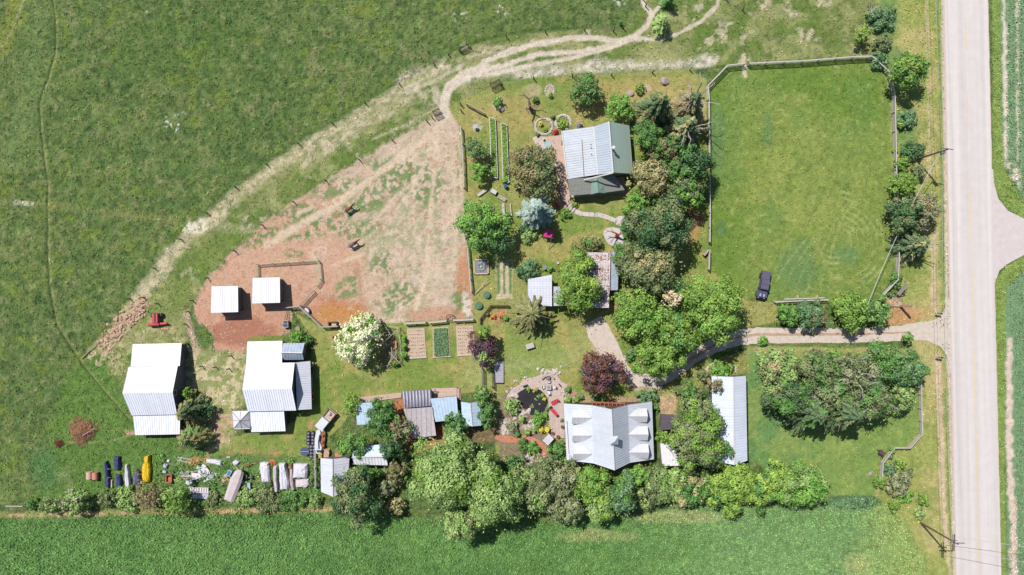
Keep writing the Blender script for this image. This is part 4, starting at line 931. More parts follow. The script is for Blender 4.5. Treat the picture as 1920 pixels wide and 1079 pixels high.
T('tree', 1298, 308, 38, 9.5, 'dark', 'dark green glossy tree beside the pasture fence, level with the farmhouse porch', group=GV, pal2='green', mix=.3)
T('tree', 1215, 336, 44, 8, 'tan', 'wide tan and olive tree overhanging the farmhouse porch corner', ry=36, group=GV)
T('tree', 1283, 360, 36, 8, 'olive', 'olive tree between the dark glossy tree and the big dark round one', group=GV, pal2='fresh', mix=.4)
T('tree', 1258, 322, 30, 6.5, 'green', 'mid green tree wedged between the tan and the dark glossy tree', group=GV, pal2='olive', mix=.4)
T('tree', 1266, 272, 26, 8, 'dark', 'dark tree wedged behind the brownish thin-leaved tree', group=GV, pal2='green', mix=.4)
T('tree', 1252, 388, 34, 7, 'green', 'green tree above the biggest dark olive tree', ry=24, group=GV, pal2='brown', mix=.3)
T('tree', 1174, 484, 32, 7, 'green', 'green tree between the grey lean-to and the big olive trees', ry=34, group=GV, pal2='olive', mix=.5)
T('tree', 1262, 545, 34, 8, 'dark', 'dark tree behind the cream flowering one', ry=26, group=GV, pal2='green', mix=.4)
T('shrub', 1196, 378, 26, 4, 'fresh', 'bright green shrub at the end of the farmhouse porch', cat='shrub')
T('broadleaf_tree', 1233, 428, 63, 12, 'olive', 'biggest dark olive round tree, right of the orange bare tree on its slab', ry=58, group=GV, pal2='dark', mix=.5)
T('broadleaf_tree', 1216, 508, 64, 11.5, 'olive', 'big olive tree with tan tips directly below the dark olive round one', ry=48, group=GV, pal2='tan', mix=.3)
T('shrub', 1178, 428, 14, 3, 'fresh', 'fresh green shrub at the end of the concrete garden path', ry=20, cat='shrub')
T('broadleaf_tree', 1192, 590, 54, 10, 'bright', 'yellow-green tree left of the cream flowering one above the driveway bend', group='yellow-green trees over the driveway', pal2='fresh', mix=.2)
T('broadleaf_tree', 1330, 578, 70, 12.5, 'bright', 'largest yellow-green tree, beside the parked pickup', ry=62, group='yellow-green trees over the driveway', pal2='fresh', mix=.15)
T('broadleaf_tree', 1262, 622, 48, 10, 'bright', 'yellow-green tree in the middle of the driveway group', group='yellow-green trees over the driveway', pal2='green', mix=.3)
T('broadleaf_tree', 1232, 672, 48, 9, 'bright', 'lowest yellow-green tree leaning over the driveway bend', ry=40, group='yellow-green trees over the driveway')
T('flowering_tree', 1252, 561, 19, 10.5, 'cream', 'small cream flowering tree between the yellow-green crowns', ry=15, base=7)
T('maple_tree', 1086, 532, 46, 9, 'bright', 'vivid light green tree between the garden shed and the bleached plank roof', ry=56, pal2='lime', mix=.3)
T('tree', 907, 423, 50, 8.5, 'fresh', 'light green tree at the right edge of the horse paddock', ry=50, pal2='green', mix=.35, dens=.85)
T('tree', 940, 452, 26, 6.5, 'dark', 'dark open crown just right of the light green paddock edge tree', ry=34, dens=.6)
T('tree', 1000, 318, 53, 8, 'brown', 'wide olive-brown tree left of the farmhouse deck', ry=48, pal2='olive', mix=.55)
T('blue_spruce', 1007, 394, 36, 11, 'blue', 'silvery blue spruce below the olive-brown tree', kind='tier')
T('tree', 892, 281, 22, 5.5, 'green', 'small dark green round tree beside the raised beds', pal2='bluegreen', mix=.4)
T('tree', 899, 322, 19, 4, 'fresh', 'small bright green tree below the dark round one by the raised beds')
T('shrub', 991, 507, 22, 3, 'bluegreen', 'blue-green bush at the upper left corner of the garden shed', cat='shrub')
T('star_spruce', 998, 588, 50, 9, 'yellowspruce', 'yellowish spruce with branches like a star below the garden shed', kind='star', sparse=.95)
T('shrub', 1100, 462, 30, 3.2, 'brown', 'brown and olive shrub above the bleached plank roof', ry=18, cat='shrub', pal2='green', mix=.4, dens=.7)
T('shrub', 1112, 452, 20, 2.4, 'tan', 'straggly tan shrub next to the orange bare tree slab', ry=10, cat='shrub', dens=.5)
T('burgundy_tree', 1124, 696, 42, 7.5, 'burgundy', 'round burgundy red tree above the large house', pal2='purple', mix=.35)
T('smoke_bush', 905, 652, 29, 5, 'purple', 'purple-leaved bushy tree right of the third vegetable plot', ry=32, pal2='burgundy', mix=.15)
T('shrub', 908, 621, 14, 6.6, 'bright', 'rounded green topiary bush above the purple-leaved tree', cat='shrub', base=3.5)
T('shrub', 907, 668, 11, 6, 'sage', 'smaller yellow-green ball bush below the purple-leaved tree', cat='shrub', base=3.4)
T('blossom_tree', 672, 636, 44, 7, 'blossom', 'white blossoming tree below the paddock', ry=50, pal2='fresh', mix=.16)
for (x, y, r, lab) in ((757, 636, 7, 'topmost'), (757, 651, 7, 'middle'), (757, 668, 8, 'lowest')):
    T('shrub', x, y, r, 1.8, 'fresh', lab + ' small green bush in the row left of the first vegetable plot', cat='shrub')
T('shrub', 741, 683, 12, 1.5, 'bright', 'low bright bush under the bottom of the pole trellis', ry=6, cat='shrub')
T('column_tree', 905, 742, 16, 6, 'green', 'narrow green tree beside the plank footbridge', ry=22, pal2='sage', mix=.4)
T('tree', 912, 772, 17, 5, 'green', 'green tree at the right end of the shed row', ry=30, pal2='bluegreen', mix=.3)
T('tree', 858, 796, 26, 4.5, 'green', 'round green tree below the pale blue lean-to roof', pal2='bluegreen', mix=.3)
T('tree', 660, 758, 17, 4.5, 'bright', 'light green upright tree left of the blue sheet roof', ry=24, dens=.8)
T('tree', 716, 782, 30, 7, 'green', 'dense green tree between the blue sheet roof and the plank roof', ry=38, pal2='dark', mix=.3)
T('tree', 747, 805, 32, 6.5, 'brown', 'half bare twiggy tree overhanging the plank roof', ry=26, pal2='green', mix=.5, twigs=14, dens=.7)
T('tree', 733, 838, 22, 6, 'dark', 'dark green tree right of the joined shed under branches', ry=26)
T('tree', 664, 834, 32, 6, 'green', 'green tree hanging over the joined shed near the old pickup', ry=24, pal2='fresh', mix=.4)
T('broadleaf_tree', 668, 928, 50, 9.5, 'olive', 'dark olive tree at the field edge below the scrap yard sheds', ry=54, pal2='dark', mix=.4)
T('tree', 680, 888, 30, 7, 'green', 'leafy green tree just above the dark olive field edge tree', ry=20, pal2='bright', mix=.3)
T('shrub', 722, 915, 18, 4, 'grey', 'greyish bush between the dark olive tree and the big sage tree', cat='shrub')
T('shrub', 744, 950, 17, 3.5, 'tan', 'yellowish bush at the field edge left of the big sage tree', cat='shrub')
T('shrub', 742, 888, 22, 4, 'brown', 'brownish bush beside the big sage tree', cat='shrub', ry=26, pal2='olive', mix=.4)
T('willow_tree', 842, 890, 82, 13, 'sage', 'biggest tree, sage green, above the bottom field', ry=70, lobes=60, pal2='bright', mix=.2)
T('willow_tree', 922, 918, 52, 13, 'sage', 'sage green tree at the right flank of the biggest tree', ry=74, lobes=50, pal2='bright', mix=.15)
T('willow_tree', 870, 975, 46, 10, 'sage', 'sage green tree jutting into the crop below the biggest tree', ry=32, pal2='tan', mix=.15)
HG = 'trees of the belt below the large house'
T('tree', 1002, 912, 36, 7.5, 'olive', 'olive tree next to the sage trees in the belt', ry=56, group=HG, pal2='sage', mix=.3)
T('tree', 1052, 905, 38, 6.5, 'grey', 'greyish thin tree below the brick path', ry=40, group=HG, pal2='olive', mix=.6, twigs=8)
T('tree', 1060, 955, 38, 7, 'olive', 'olive tree at the field edge below the greyish thin tree', ry=28, group=HG, pal2='grey', mix=.3)
T('tree', 1112, 905, 42, 7, 'bright', 'bright green tree under the lowest point of the large house roof', ry=40, group=HG, pal2='fresh', mix=.3)
T('tree', 1128, 945, 32, 7, 'lime', 'lime green tree at the field edge below the large house', ry=36, group=HG, pal2='sage', mix=.5)
T('tree', 1166, 925, 28, 8, 'bluegreen', 'blue-green tree at the right end of the first stretch of belt', ry=46, group=HG, pal2='green', mix=.3)
T('tree', 1190, 890, 26, 6, 'fresh', 'fresh green tree in the shade of the large house roof', ry=20, group=HG)
T('shrub', 966, 872, 20, 4, 'green', 'green bush between the sage trees and the brick path', cat='shrub', pal2='dark', mix=.3)
T('shrub', 1030, 872, 34, 3, 'grey', 'mixed grey-green bushes along the lower end of the brick path', ry=16, cat='shrub', pal2='green', mix=.4)
HH = 'hedge shrubs below the long outbuilding'
T('hedge_shrub', 1232, 912, 44, 5, 'sage', 'olive hedge shrub nearest the large house', ry=44, cat='shrub', group=HH, pal2='olive', mix=.5)
T('hedge_shrub', 1296, 915, 48, 5, 'green', 'olive-brown hedge shrub under the end of the large tree by the long outbuilding', ry=38, cat='shrub', group=HH, pal2='tan', mix=.4)
T('hedge_shrub', 1372, 912, 46, 5.5, 'lime', 'lime green hedge shrub just below the long outbuilding', ry=48, cat='shrub', group=HH, pal2='bright', mix=.3)
T('hedge_shrub', 1464, 900, 34, 5, 'bright', 'bright hedge shrub between the lime and the streaky ones', ry=36, cat='shrub', group=HH, pal2='lime', mix=.4)
T('hedge_shrub', 1335, 925, 30, 4.5, 'lime', 'lime hedge shrub left of the big lime one', ry=30, cat='shrub', group=HH, pal2='green', mix=.4)
T('hedge_shrub', 1264, 905, 34, 4.5, 'sage', 'sage green hedge shrub between the two olive ones', ry=36, cat='shrub', group=HH, pal2='bright', mix=.3)
T('hedge_shrub', 1430, 918, 44, 5.5, 'lime', 'yellow-lime hedge shrub right of the long outbuilding', ry=38, cat='shrub', group=HH, pal2='green', mix=.35)
T('hedge_shrub', 1500, 912, 56, 6, 'fresh', 'streaky green shrub at the right end of the hedge', ry=42, cat='shrub', group=HH, pal2='sage', mix=.4)
T('broadleaf_tree', 1308, 815, 54, 9.5, 'bright', 'large green tree covering the left side of the long outbuilding', ry=72, pal2='olive', mix=.45)
T('tree', 1290, 738, 30, 6, 'green', 'green tree between the gravel driveway and the long outbuilding', ry=24, pal2='olive', mix=.4)
T('tree', 1340, 722, 16, 6, 'brown', 'small brownish tree over the top corner of the long outbuilding', ry=16, dens=.7)
T('tree', 1358, 842, 16, 7, 'green', 'small branchy tree in front of the lower end of the long outbuilding roof', dens=.7)
GG = 'trees of the grove by the right lawn'
T('tree', 1455, 690, 44, 9, 'sage', 'cream-green tree at the left end of the grove below the driveway', ry=42, group=GG, pal2='tan', mix=.3)
T('tree', 1472, 742, 46, 10, 'green', 'dark green tree below the cream-green tree', group=GG, pal2='spruce', mix=.5)
T('tree', 1528, 692, 42, 8.5, 'olive', 'olive tree second from the left in the top row of the grove', group=GG, pal2='green', mix=.3)
T('tree', 1590, 700, 48, 9, 'olive', 'sparse greyish tree in the middle of the grove', group=GG, pal2='grey', mix=.5, twigs=10)
T('spruce_tree', 1518, 772, 48, 12.5, 'spruce', 'conifer with long sprays reaching down onto the lawn, left one', kind='tier', ry=56, group=GG, pal2='green', mix=.3)
T('spruce_tree', 1582, 772, 46, 12.5, 'spruce', 'conifer with long sprays reaching down onto the lawn, right one', kind='tier', ry=54, group=GG, pal2='olive', mix=.3)
T('tree', 1545, 737, 44, 10, 'olive', 'olive green tree with pale twigs enclosed in the middle of the grove', group=GG, pal2='green', mix=.4, twigs=8)
T('tree', 1625, 752, 42, 9, 'olive', 'sparse olive tree with white twigs, lower right of the grove', group=GG, pal2='green', mix=.4, twigs=10)
T('tree', 1648, 686, 42, 8, 'green', 'green tree in the top right part of the grove', group=GG, pal2='bluegreen', mix=.3)
T('tree', 1700, 695, 36, 7.5, 'bluegreen', 'blue-green tree at the right end of the grove above the rail fence', group=GG, pal2='green', mix=.4)
T('tree', 1688, 742, 24, 6.5, 'sage', 'small tree with shadow at the right lawn, next to the rail fence', ry=34, group=GG, pal2='olive', mix=.3)
T('tree', 1558, 668, 20, 5, 'fresh', 'small bright tree at the top edge of the grove', group=GG)
T('sapling', 1700, 633, 10, 3.2, 'fresh', 'little round sapling at the edge of the driveway mouth')
HN = 'hedge trees along the driveway'
T('hedge_tree', 1476, 590, 25, 4, 'fresh', 'green hedge tree at the left end, nearest the pickup', ry=22, group=HN, pal2='green', mix=.4)
T('hedge_tree', 1518, 590, 32, 4.5, 'bluegreen', 'dusky blue-green hedge tree, second along the driveway', ry=28, group=HN, pal2='brown', mix=.15)
T('hedge_tree', 1590, 582, 40, 5.5, 'bright', 'bright yellow-green hedge tree in the middle of the driveway hedge', ry=36, group=HN)
T('hedge_tree', 1640, 586, 30, 4.5, 'sage', 'paler hedge tree at the right end of the driveway hedge', ry=30, group=HN, pal2='green', mix=.5)
T('tree', 1697, 136, 40, 7, 'bright', 'large yellow-green tree at the top right corner of the pasture fence', ry=36, pal2='green', mix=.4)
T('tree', 1615, 66, 16, 4.5, 'lime', 'small yellow-green tree above the pasture fence', pal2='green', mix=.3)
T('tree', 1688, 345, 29, 5, 'bright', 'bright green round tree between the pasture and the road', ry=22)
T('tree', 1692, 402, 40, 6.5, 'dark', 'dark bushy tree under the bright round one by the road', ry=36, pal2='olive', mix=.4)
T('tree', 1730, 395, 24, 6, 'grey', 'greyish tree with a patch of reddish dead twigs near the road', ry=40, pal2='brown', mix=.4, twigs=8)
T('conifer', 1716, 460, 40, 7.5, 'spruce', 'lowest conifer of the roadside clump with a bare top', kind='tier', ry=38, pal2='tan', mix=.3, twigs=5)
for x, y, r, h, p_, lab, cat in ((1690, 308, 16, 2.5, 'bright', 'low bright bush above the bright round tree by the road', 'shrub'), (1688, 236, 9, 1.8, 'lime', 'tiny lime bush beside the pasture fence', 'shrub'),
        (1712, 285, 22, 2.0, 'dark', 'dark scrub at the foot of the upper utility pole', 'shrub'), (1722, 325, 16, 2.2, 'olive', 'olive scrub just below the upper utility pole', 'shrub'), (1700, 225, 20, 1.5, 'bluegreen', 'blue-green weeds right of the pasture fence', 'shrub'), (1678, 282, 7, 1.2, 'lime', 'tiny yellow bush against the pasture fence', 'shrub'),
        (1652, 35, 26, 1.8, 'bluegreen', 'blue-green thicket at the top edge near the road', 'shrub'), (1655, 82, 18, 2.4, 'olive', 'grey-green thicket above the fence corner', 'shrub'), (1676, 22, 6, 2.2, 'dark', 'small dark bush at the top near the road', 'shrub'), (1648, 115, 18, 1.4, 'bluegreen', 'low weeds right of the top fence corner', 'shrub'),
        (1680, 525, 14, 1.6, 'green', 'green bush beside the leaning frame at the driveway mouth', 'shrub'), (1668, 553, 7, 1.3, 'bluegreen', 'small bush left of the leaning frame', 'shrub'),
        (1673, 845, 7, 1.8, 'fresh', 'little green ball shrub on the rail fence corner', 'shrub'), (1669, 857, 6, 1.4, 'bluegreen', 'little dark ball shrub below the fence corner', 'shrub'), (1652, 850, 8, 1.3, 'purple', 'small burgundy shrub by the zigzag rail fence', 'shrub'), (1688, 871, 11, 1.8, 'lime', 'bright yellow-green round shrub in the lower right bed', 'shrub'),
        (1668, 880, 14, 1.2, 'bluegreen', 'grey-green bush inside the zigzag rail fence', 'shrub'), (1684, 910, 24, 2.6, 'grey', 'silvery juniper bush in the lower right bed', 'shrub'), (1650, 905, 13, 1.8, 'bright', 'bright shrub at the end of the zigzag rail fence', 'shrub'), (1700, 888, 12, 1.3, 'olive', 'olive plant at the right side of the lower bed', 'shrub'),
        (1677, 948, 13, 1.5, 'bright', 'bright weed clump below the silvery juniper', 'shrub'), (1697, 930, 16, 1.3, 'fresh', 'green weed clump right of the silvery juniper', 'shrub'), (1730, 940, 12, 1.2, 'bright', 'yellow-green weed clump nearest the lower pole', 'shrub'), (1725, 965, 12, 1.0, 'sage', 'pale weed clump above the lower pole', 'shrub'),
        (1430, 640, 10, 1.2, 'fresh', 'small bush poking above the cream-green grove tree', 'shrub'),
        (1350, 696, 22, 1.4, 'fresh', 'flower bed bush at the top of the long outbuilding', 'shrub'), (1368, 690, 10, 1.2, 'bright', 'right bush of the bed at the top of the long outbuilding', 'shrub'), (1318, 706, 12, 2.2, 'olive', 'olive bush at the left of the long outbuilding gable', 'shrub'),
        (1213, 748, 22, 1.6, 'bluegreen', 'blue-green bush at the top right corner of the large house', 'shrub'), (1229, 764, 9, 1.6, 'green', 'green bush against the right wall of the large house', 'shrub'),
        (1255, 858, 16, 2.5, 'bright', 'bright bush left of the small white lean-to', 'shrub'), (1243, 820, 14, 3.5, 'bright', 'bright bush below the dark carport', 'shrub'), (1182, 668, 10, 1.4, 'green', 'bush in the round bed of the driveway loop', 'shrub'), (1192, 690, 10, 1.2, 'fresh', 'lower bush in the round bed of the driveway loop', 'shrub'),
        (352, 738, 12, 4.5, 'fresh', 'small bright tree top at the upper end of the barn conifers', 'shrub'), (386, 772, 16, 3, 'dark', 'dark bush right of the barn conifer', 'shrub'),
        (560, 632, 16, 3, 'fresh', 'green bush above the small gabled shed', 'shrub'), (576, 638, 10, 2.2, 'green', 'smaller green bush right of the one above the small gabled shed', 'shrub'), (564, 775, 5, 1.5, 'lime', 'tiny lime bush at the lower corner of the east barn', 'shrub'), (586, 683, 5, 1.2, 'tan', 'tiny bush at the upper right corner of the east barn', 'shrub'),
        (60, 945, 12, 1.2, 'green', 'low bush at the far left field edge', 'shrub'), (460, 930, 24, 1.0, 'sage', 'bush right of the covered boat', 'shrub'), (500, 938, 28, 1.0, 'olive', 'dark bush strip below the first tarped strip', 'shrub'), (550, 938, 26, 1.1, 'green', 'bush strip below the white tarped stacks', 'shrub'), (590, 940, 14, 2.2, 'sage', 'pale bush at the lower corner of the scrap yard shed', 'shrub'), (400, 935, 16, .9, 'olive', 'bush between the panel stack and the boat', 'shrub'),
        (240, 938, 26, 1.2, 'sage', 'bush strip below the yellow tarp', 'shrub'), (200, 935, 18, 2, 'olive', 'olive bush below the blue tarp bundles', 'shrub'), (585, 900, 6, 1.4, 'green', 'narrow weeds left of the scrap yard shed', 'shrub'),
        (935, 192, 12, 1.8, 'fresh', 'single light green bush on the upper lawn', 'shrub'), (1032, 179, 6, .8, 'bright', 'plant in the small stone ringed bed', 'plant'), (1004, 188, 8, 1.2, 'green', 'green bush beside the dead tree', 'shrub'), (1200, 166, 10, 1.5, 'bright', 'bright bush above the sprayed conifer of the upper grove', 'shrub'), (1087, 236, 9, 1.5, 'lilac', 'lilac flowering bush at the farmhouse top left corner', 'shrub'),
        (947, 340, 7, 1.0, 'fresh', 'small bush behind the blue barrel', 'shrub'), (1078, 384, 7, 1.0, 'bright', 'bright plant at the garden steps', 'plant'), (1060, 402, 12, 1.3, 'fresh', 'bush left of the garden steps', 'shrub'), (990, 443, 16, 1.6, 'sage', 'pale bush at the foot of the blue spruce', 'shrub'), (984, 430, 12, 1.4, 'dark', 'dark bush at the foot of the blue spruce', 'shrub'), (951, 404, 9, 2, 'bluegreen', 'clipped bush at the end of the timber border', 'shrub'),
        (1030, 505, 8, .9, 'fresh', 'plant beside the metal tub', 'plant'), (1148, 520, 5, 2.9, 'bright', 'narrow green plant on the edge of the grey lean-to', 'shrub')):
    T('shrub' if cat == 'shrub' else 'plant', x, y, r, h, p_, lab, cat=cat)
for x, y, r, h, p_, lab in ((960, 762, 17, 2.2, 'sage', 'wide yellow-green bush left of the pond'), (979, 786, 9, 1.6, 'sage', 'yellow-green bush below the pond left'), (960, 801, 11, 1.5, 'grey', 'silvery grey bush left of the brick path'), (990, 812, 9, 1.2, 'lime', 'lime cushion plant above the pink path'),
        (1010, 787, 14, 1.6, 'fresh', 'round green bush at the bottom of the pond'), (1022, 780, 8, 1.3, 'fresh', 'smaller bush right of the round pond bush'), (1015, 808, 7, 1.2, 'yellow', 'left yellow bush below the pond'), (1026, 806, 8, 1.3, 'yellow', 'right yellow bush below the pond'),
        (990, 730, 6, .5, 'bright', 'reeds at the top of the pond, left'), (1006, 731, 4, .5, 'lime', 'reeds at the top of the pond, right'), (1001, 734, 3, .5, 'yellow', 'tiny yellow flowers at the top of the pond'), (1021, 749, 4, .5, 'yellow', 'yellow flowers at the right pond bank'), (1017, 742, 5, .5, 'bright', 'water plants at the right pond bank'), (1026, 768, 5, .8, 'fresh', 'bush on the pond side of the deck'),
        (1000, 843, 13, 1.8, 'fresh', 'green bush inside the bend of the brick path'), (981, 836, 13, 1.8, 'green', 'dark green bush below the brick path'), (1044, 844, 20, 3.2, 'green', 'green tree-like bush at the left wall of the large house'), (1061, 866, 10, 2, 'lime', 'lime bush at the lower left corner of the large house'),
        (1065, 731, 8, 1.0, 'green', 'bush at the patio corner above the large house'), (1066, 751, 8, .9, 'fresh', 'bed plant at the top left corner of the large house'), (1081, 750, 8, 1.0, 'bright', 'bright bed plant along the top of the large house'), (1090, 745, 7, .9, 'bluegreen', 'blue-green bed plant along the top of the large house'), (1117, 746, 9, 1.1, 'bluegreen', 'bed plant below the burgundy tree'), (1131, 749, 8, 1, 'green', 'bed plant left of the house door'),
        (1053, 789, 4, .8, 'green', 'potted plant on the deck edge'), (970, 815, 8, 1.1, 'green', 'small dark bush beside the silvery grey one'), (1003, 806, 9, .9, 'sage', 'low plants between the yellow bushes and the pond'),
        (1014, 233, 5, .8, 'yellow', 'yellow flowers in the round bed by the farmhouse'), (1023, 244, 5, .7, 'bright', 'green cushion in the round bed by the farmhouse'), (1042, 249, 8, .9, 'red', 'red flowering bush at the farmhouse deck'), (1055, 233, 11, 1.0, 'lime', 'lime plants in the right round bed by the farmhouse'), (1037, 220, 5, .9, 'olive', 'olive plant between the two round beds'), (1008, 253, 5, .7, 'green', 'green plant at the edge of the left round bed'),
        (941, 593, 8, .9, 'orange', 'orange flowers in the fenced corner bed'), (924, 594, 7, .8, 'orange', 'orange flowers at the left of the fenced corner bed'), (948, 597, 8, 1.0, 'fresh', 'green plants in the fenced corner bed'), (913, 590, 5, .8, 'bluegreen', 'green plant in the left corner of the fenced bed')):
    T('garden_plant', x, y, r, h, p_, lab, cat='plant')
T('barn_conifer', 352, 772, 34, 8, 'yellowspruce', 'conifer over the right end of the west barn, upper one', kind='tier', ry=38, pal2='spruce', mix=.3, cat='tree')
T('barn_conifer', 356, 822, 40, 7, 'yellowspruce', 'conifer over the right end of the west barn, lower one', kind='tier', ry=30, pal2='green', mix=.3, cat='tree')
T('conifer', 1243, 42, 19, 5, 'sage', 'pale green conifer beside the top tracks', kind='tier', ry=26)
T('conifer', 1255, 0, 18, 4.5, 'green', 'conifer cut by the top edge of the picture', kind='tier', ry=10)
T('sapling', 1163, 43, 5, 1.6, 'green', 'tiny sapling beside the top track', cat='tree')
T('tree', 100, 948, 26, 3.5, 'olive', 'grey-green tree at the left field edge', ry=18, pal2='sage', mix=.4)
T('tree', 142, 942, 28, 4, 'sage', 'paler tree right of the grey-green one at the left field edge', ry=24, pal2='grey', mix=.4)
T('tree', 335, 935, 26, 5.5, 'bright', 'bright green tree below the brown wooden crate', ry=32, pal2='sage', mix=.3)
T('tree', 280, 928, 32, 4.5, 'brown', 'mostly bare brown tree with radiating branches at the scrap yard', ry=26, dens=.28, twigs=26, barkm=barkd)
T('weed_patch', 1610, 943, 40, .5, 'bluegreen', 'dark low weed patch in the lower right corner of the crop', ry=10, cat='plant', s=.14, dens=.5)

def bare(name, px, py, h, r, label, mat, n=6, seed=1, lean=(0, 0), grp=None, r0=.2):
    rl = random.Random(seed); c = P(px, py, 0); t = thing(name, label, 'tree', c)
    mb = MB(); top = Vector((lean[0], lean[1], h * .55)); mb.tube((0, 0, -.05), top, r0, r0 * .75, 8, False); 
    for i in range(n):
        az = i * 6.283 / n + rl.uniform(-.4, .4); L = r * rl.uniform(.7, 1); p0 = top * rl.uniform(.75, 1); p1 = p0 + Vector((math.cos(az) * L * .5, math.sin(az) * L * .5, h * .25)); p2 = p1 + Vector((math.cos(az + rl.uniform(-.5, .5)) * L * .5, math.sin(az) * L * .5, h * rl.uniform(.05, .25)))
        mb.tube(p0, p1, r0 * .6, r0 * .4, 6, False); mb.tube(p1, p2, r0 * .4, r0 * .15, 5, False)
        for k in range(4):
            q = p1.lerp(p2, rl.uniform(0, .9)); a = az + rl.uniform(-1.2, 1.2); mb.tube(q, q + Vector((math.cos(a) * L * .3, math.sin(a) * L * .3, rl.uniform(0, .12) * h)), r0 * .22, r0 * .08, 4, False)
    mb.build('trunk', mat, t, local=True); return t
def limbed(name, px, py, label, mat, segs):
    c = P(px, py, 0); t = thing(name, label, 'tree', c); mb = MB(); rl = random.Random(int(px))
    for (a, b, r0, r1) in segs:
        a, b = P(*a), P(*b); m = a.lerp(b, .5) + Vector((rl.uniform(-.2, .2), rl.uniform(-.2, .2), rl.uniform(-.05, .15))) * (b - a).length * .5
        mb.tube(a, m, r0, (r0 + r1) / 2, 7, False); mb.tube(m, b, (r0 + r1) / 2, r1, 6, False)
    mb.build('trunk', mat, t); return t
limbed('dead_tree', 993, 205, 'bare dead grey-brown tree with crooked limbs on the upper lawn', M('dead_grey_bark', (150, 122, 116), .9, .2, 4),
       (((997, 206, 0), (993, 198, 2.2), .32, .26), ((993, 198, 2.2), (991, 186, 2.8), .24, .16), ((991, 186, 2.8), (983, 179, 3.2), .16, .1), ((983, 179, 3.2), (971, 180, 3.3), .1, .04), ((983, 179, 3.2), (976, 191, 3.2), .07, .03), ((991, 186, 2.8), (1001, 180, 3.4), .12, .05), ((1001, 180, 3.4), (1014, 186, 3.4), .06, .03),
        ((993, 198, 2.2), (988, 209, 2.5), .18, .1), ((988, 209, 2.5), (983, 204, 2.7), .08, .03), ((993, 198, 2.2), (1006, 203, 2.6), .13, .06), ((1006, 203, 2.6), (1015, 199, 3), .06, .02), ((1006, 203, 2.6), (1012, 210, 2.9), .05, .02), ((983, 179, 3.2), (978, 172, 3.4), .06, .02), ((988, 209, 2.5), (990, 216, 2.7), .07, .02)))
limbed('bare_orange_tree', 1156, 445, 'leafless orange-barked tree on a pale stone slab', M('orange_bark', (206, 116, 74), .8, .2, 4),
       (((1155, 444, .1), (1160, 441, 1.5), .3, .24), ((1160, 441, 1.5), (1165, 437, 2.4), .2, .12), ((1158, 441, 1.2), (1150, 436, 2.0), .2, .13), ((1150, 436, 2.0), (1142, 434, 2.1), .13, .08), ((1142, 434, 2.1), (1133, 439, 1.9), .08, .03), ((1142, 434, 2.1), (1134, 431, 2.2), .06, .02),
        ((1156, 443, 1.0), (1149, 450, 1.5), .14, .08), ((1149, 450, 1.5), (1142, 457, 1.5), .08, .03), ((1150, 448, 1.4), (1146, 460, 1.4), .06, .02), ((1150, 436, 2.0), (1146, 428, 2.3), .07, .03), ((1163, 438, 2.1), (1166, 430, 2.4), .06, .03)))
bare('dead_tree', 1628, 25, 2.0, 1.8, 'pale dead shrub skeleton at the top edge near the road', barkl, 8, 5, r0=.1)
q = MB().prism([tuple(P(a, b).xy) for a, b in ((1133, 432), (1139, 428), (1150, 427), (1163, 430), (1168, 438), (1171, 452), (1166, 460), (1150, 463), (1141, 459), (1134, 448), (1131, 440))], -.05, .12)
solo('stone_slab', q, M('pale_stone_slab', (222, 216, 216), .9, .12, 1, .2, 6), 'rounded pale stone slab under the orange-barked tree', 'slab')

# ------------------------------------------------------------------ fences
def seglen(a, b): return (P(*b) - P(*a)).length
def rail_fence(name, label, runs, h=1.25, rails=(.45, .85, 1.22), sp=2.6, m=wood, rh=.14, rt_=.06, top=.0, pr=.09, group=None, h0=0):
    """runs: polylines at ground in photo pixels"""
    c = P(*runs[0][0]); t = thing(name, label, 'fence', c, group); k = 0
    for run in runs:
        for a, b in zip(run[:-1], run[1:]):
            A, B = P(*a), P(*b); L = (B - A).length; ang = math.atan2(B.y - A.y, B.x - A.x); n = max(1, round(L / sp))
            for i in range(n + 1):
                if i == 0 and a != run[0]: continue
                p = A.lerp(B, i / n); q = MB(); q.box((p.x, p.y, h / 2 + .02), (pr * 1.5, pr * 1.5, h + .12), ang); q.build('post', m, t); k += 1
            for z in rails:
                q = MB(); o = Vector((-math.sin(ang), math.cos(ang), 0)) * (pr * .75 + rt_ / 2); q.box((A + B) / 2 + o + Vector((0, 0, z)), (L + .05, rt_, rh), ang); q.build('rail', m, t)
            if top:
                q = MB(); q.box((A + B) / 2 + Vector((0, 0, h + .12)), (L, top, .05), ang); q.build('top_board', m, t)
    return t
def wire_fence(label, pts, h=1.4, rr=.09, group='wire fences round the meadow and yard', wires=True):
    t = thing('wire_fence', label, 'fence', P(*pts[0][0]), group)
    rl = random.Random(int(pts[0][0][0])); 
    for run in pts:
        for a in run:
            p = P(*a); MB().tube(p - Vector((0, 0, .1)), p + Vector((rl.uniform(-.08, .08), rl.uniform(-.08, .08), h)), rr * 1.3, rr, 6).build('post', woodd, t)
        if wires:
            q = MB()
            for a, b in zip(run[:-1], run[1:]):
                for z in (.5, .9, 1.25): q.tube(P(*a) + Vector((0, 0, z)), P(*b) + Vector((0, 0, z)), .008, n=3, caps=False)
            q.build('wire', steel, t)
wire_fence('wire fence with dark posts between the meadow and the grassy bank', [[(245, 561), (291, 504), (340, 450), (389, 401), (443, 353), (501, 310), (561, 271), (625, 233.5), (686, 196), (750, 160), (815, 123), (842, 105), (862, 97)], [(882, 92), (950, 71), (1022.7, 61.7), (1096, 58), (1150, 60), (1168, 55)]])
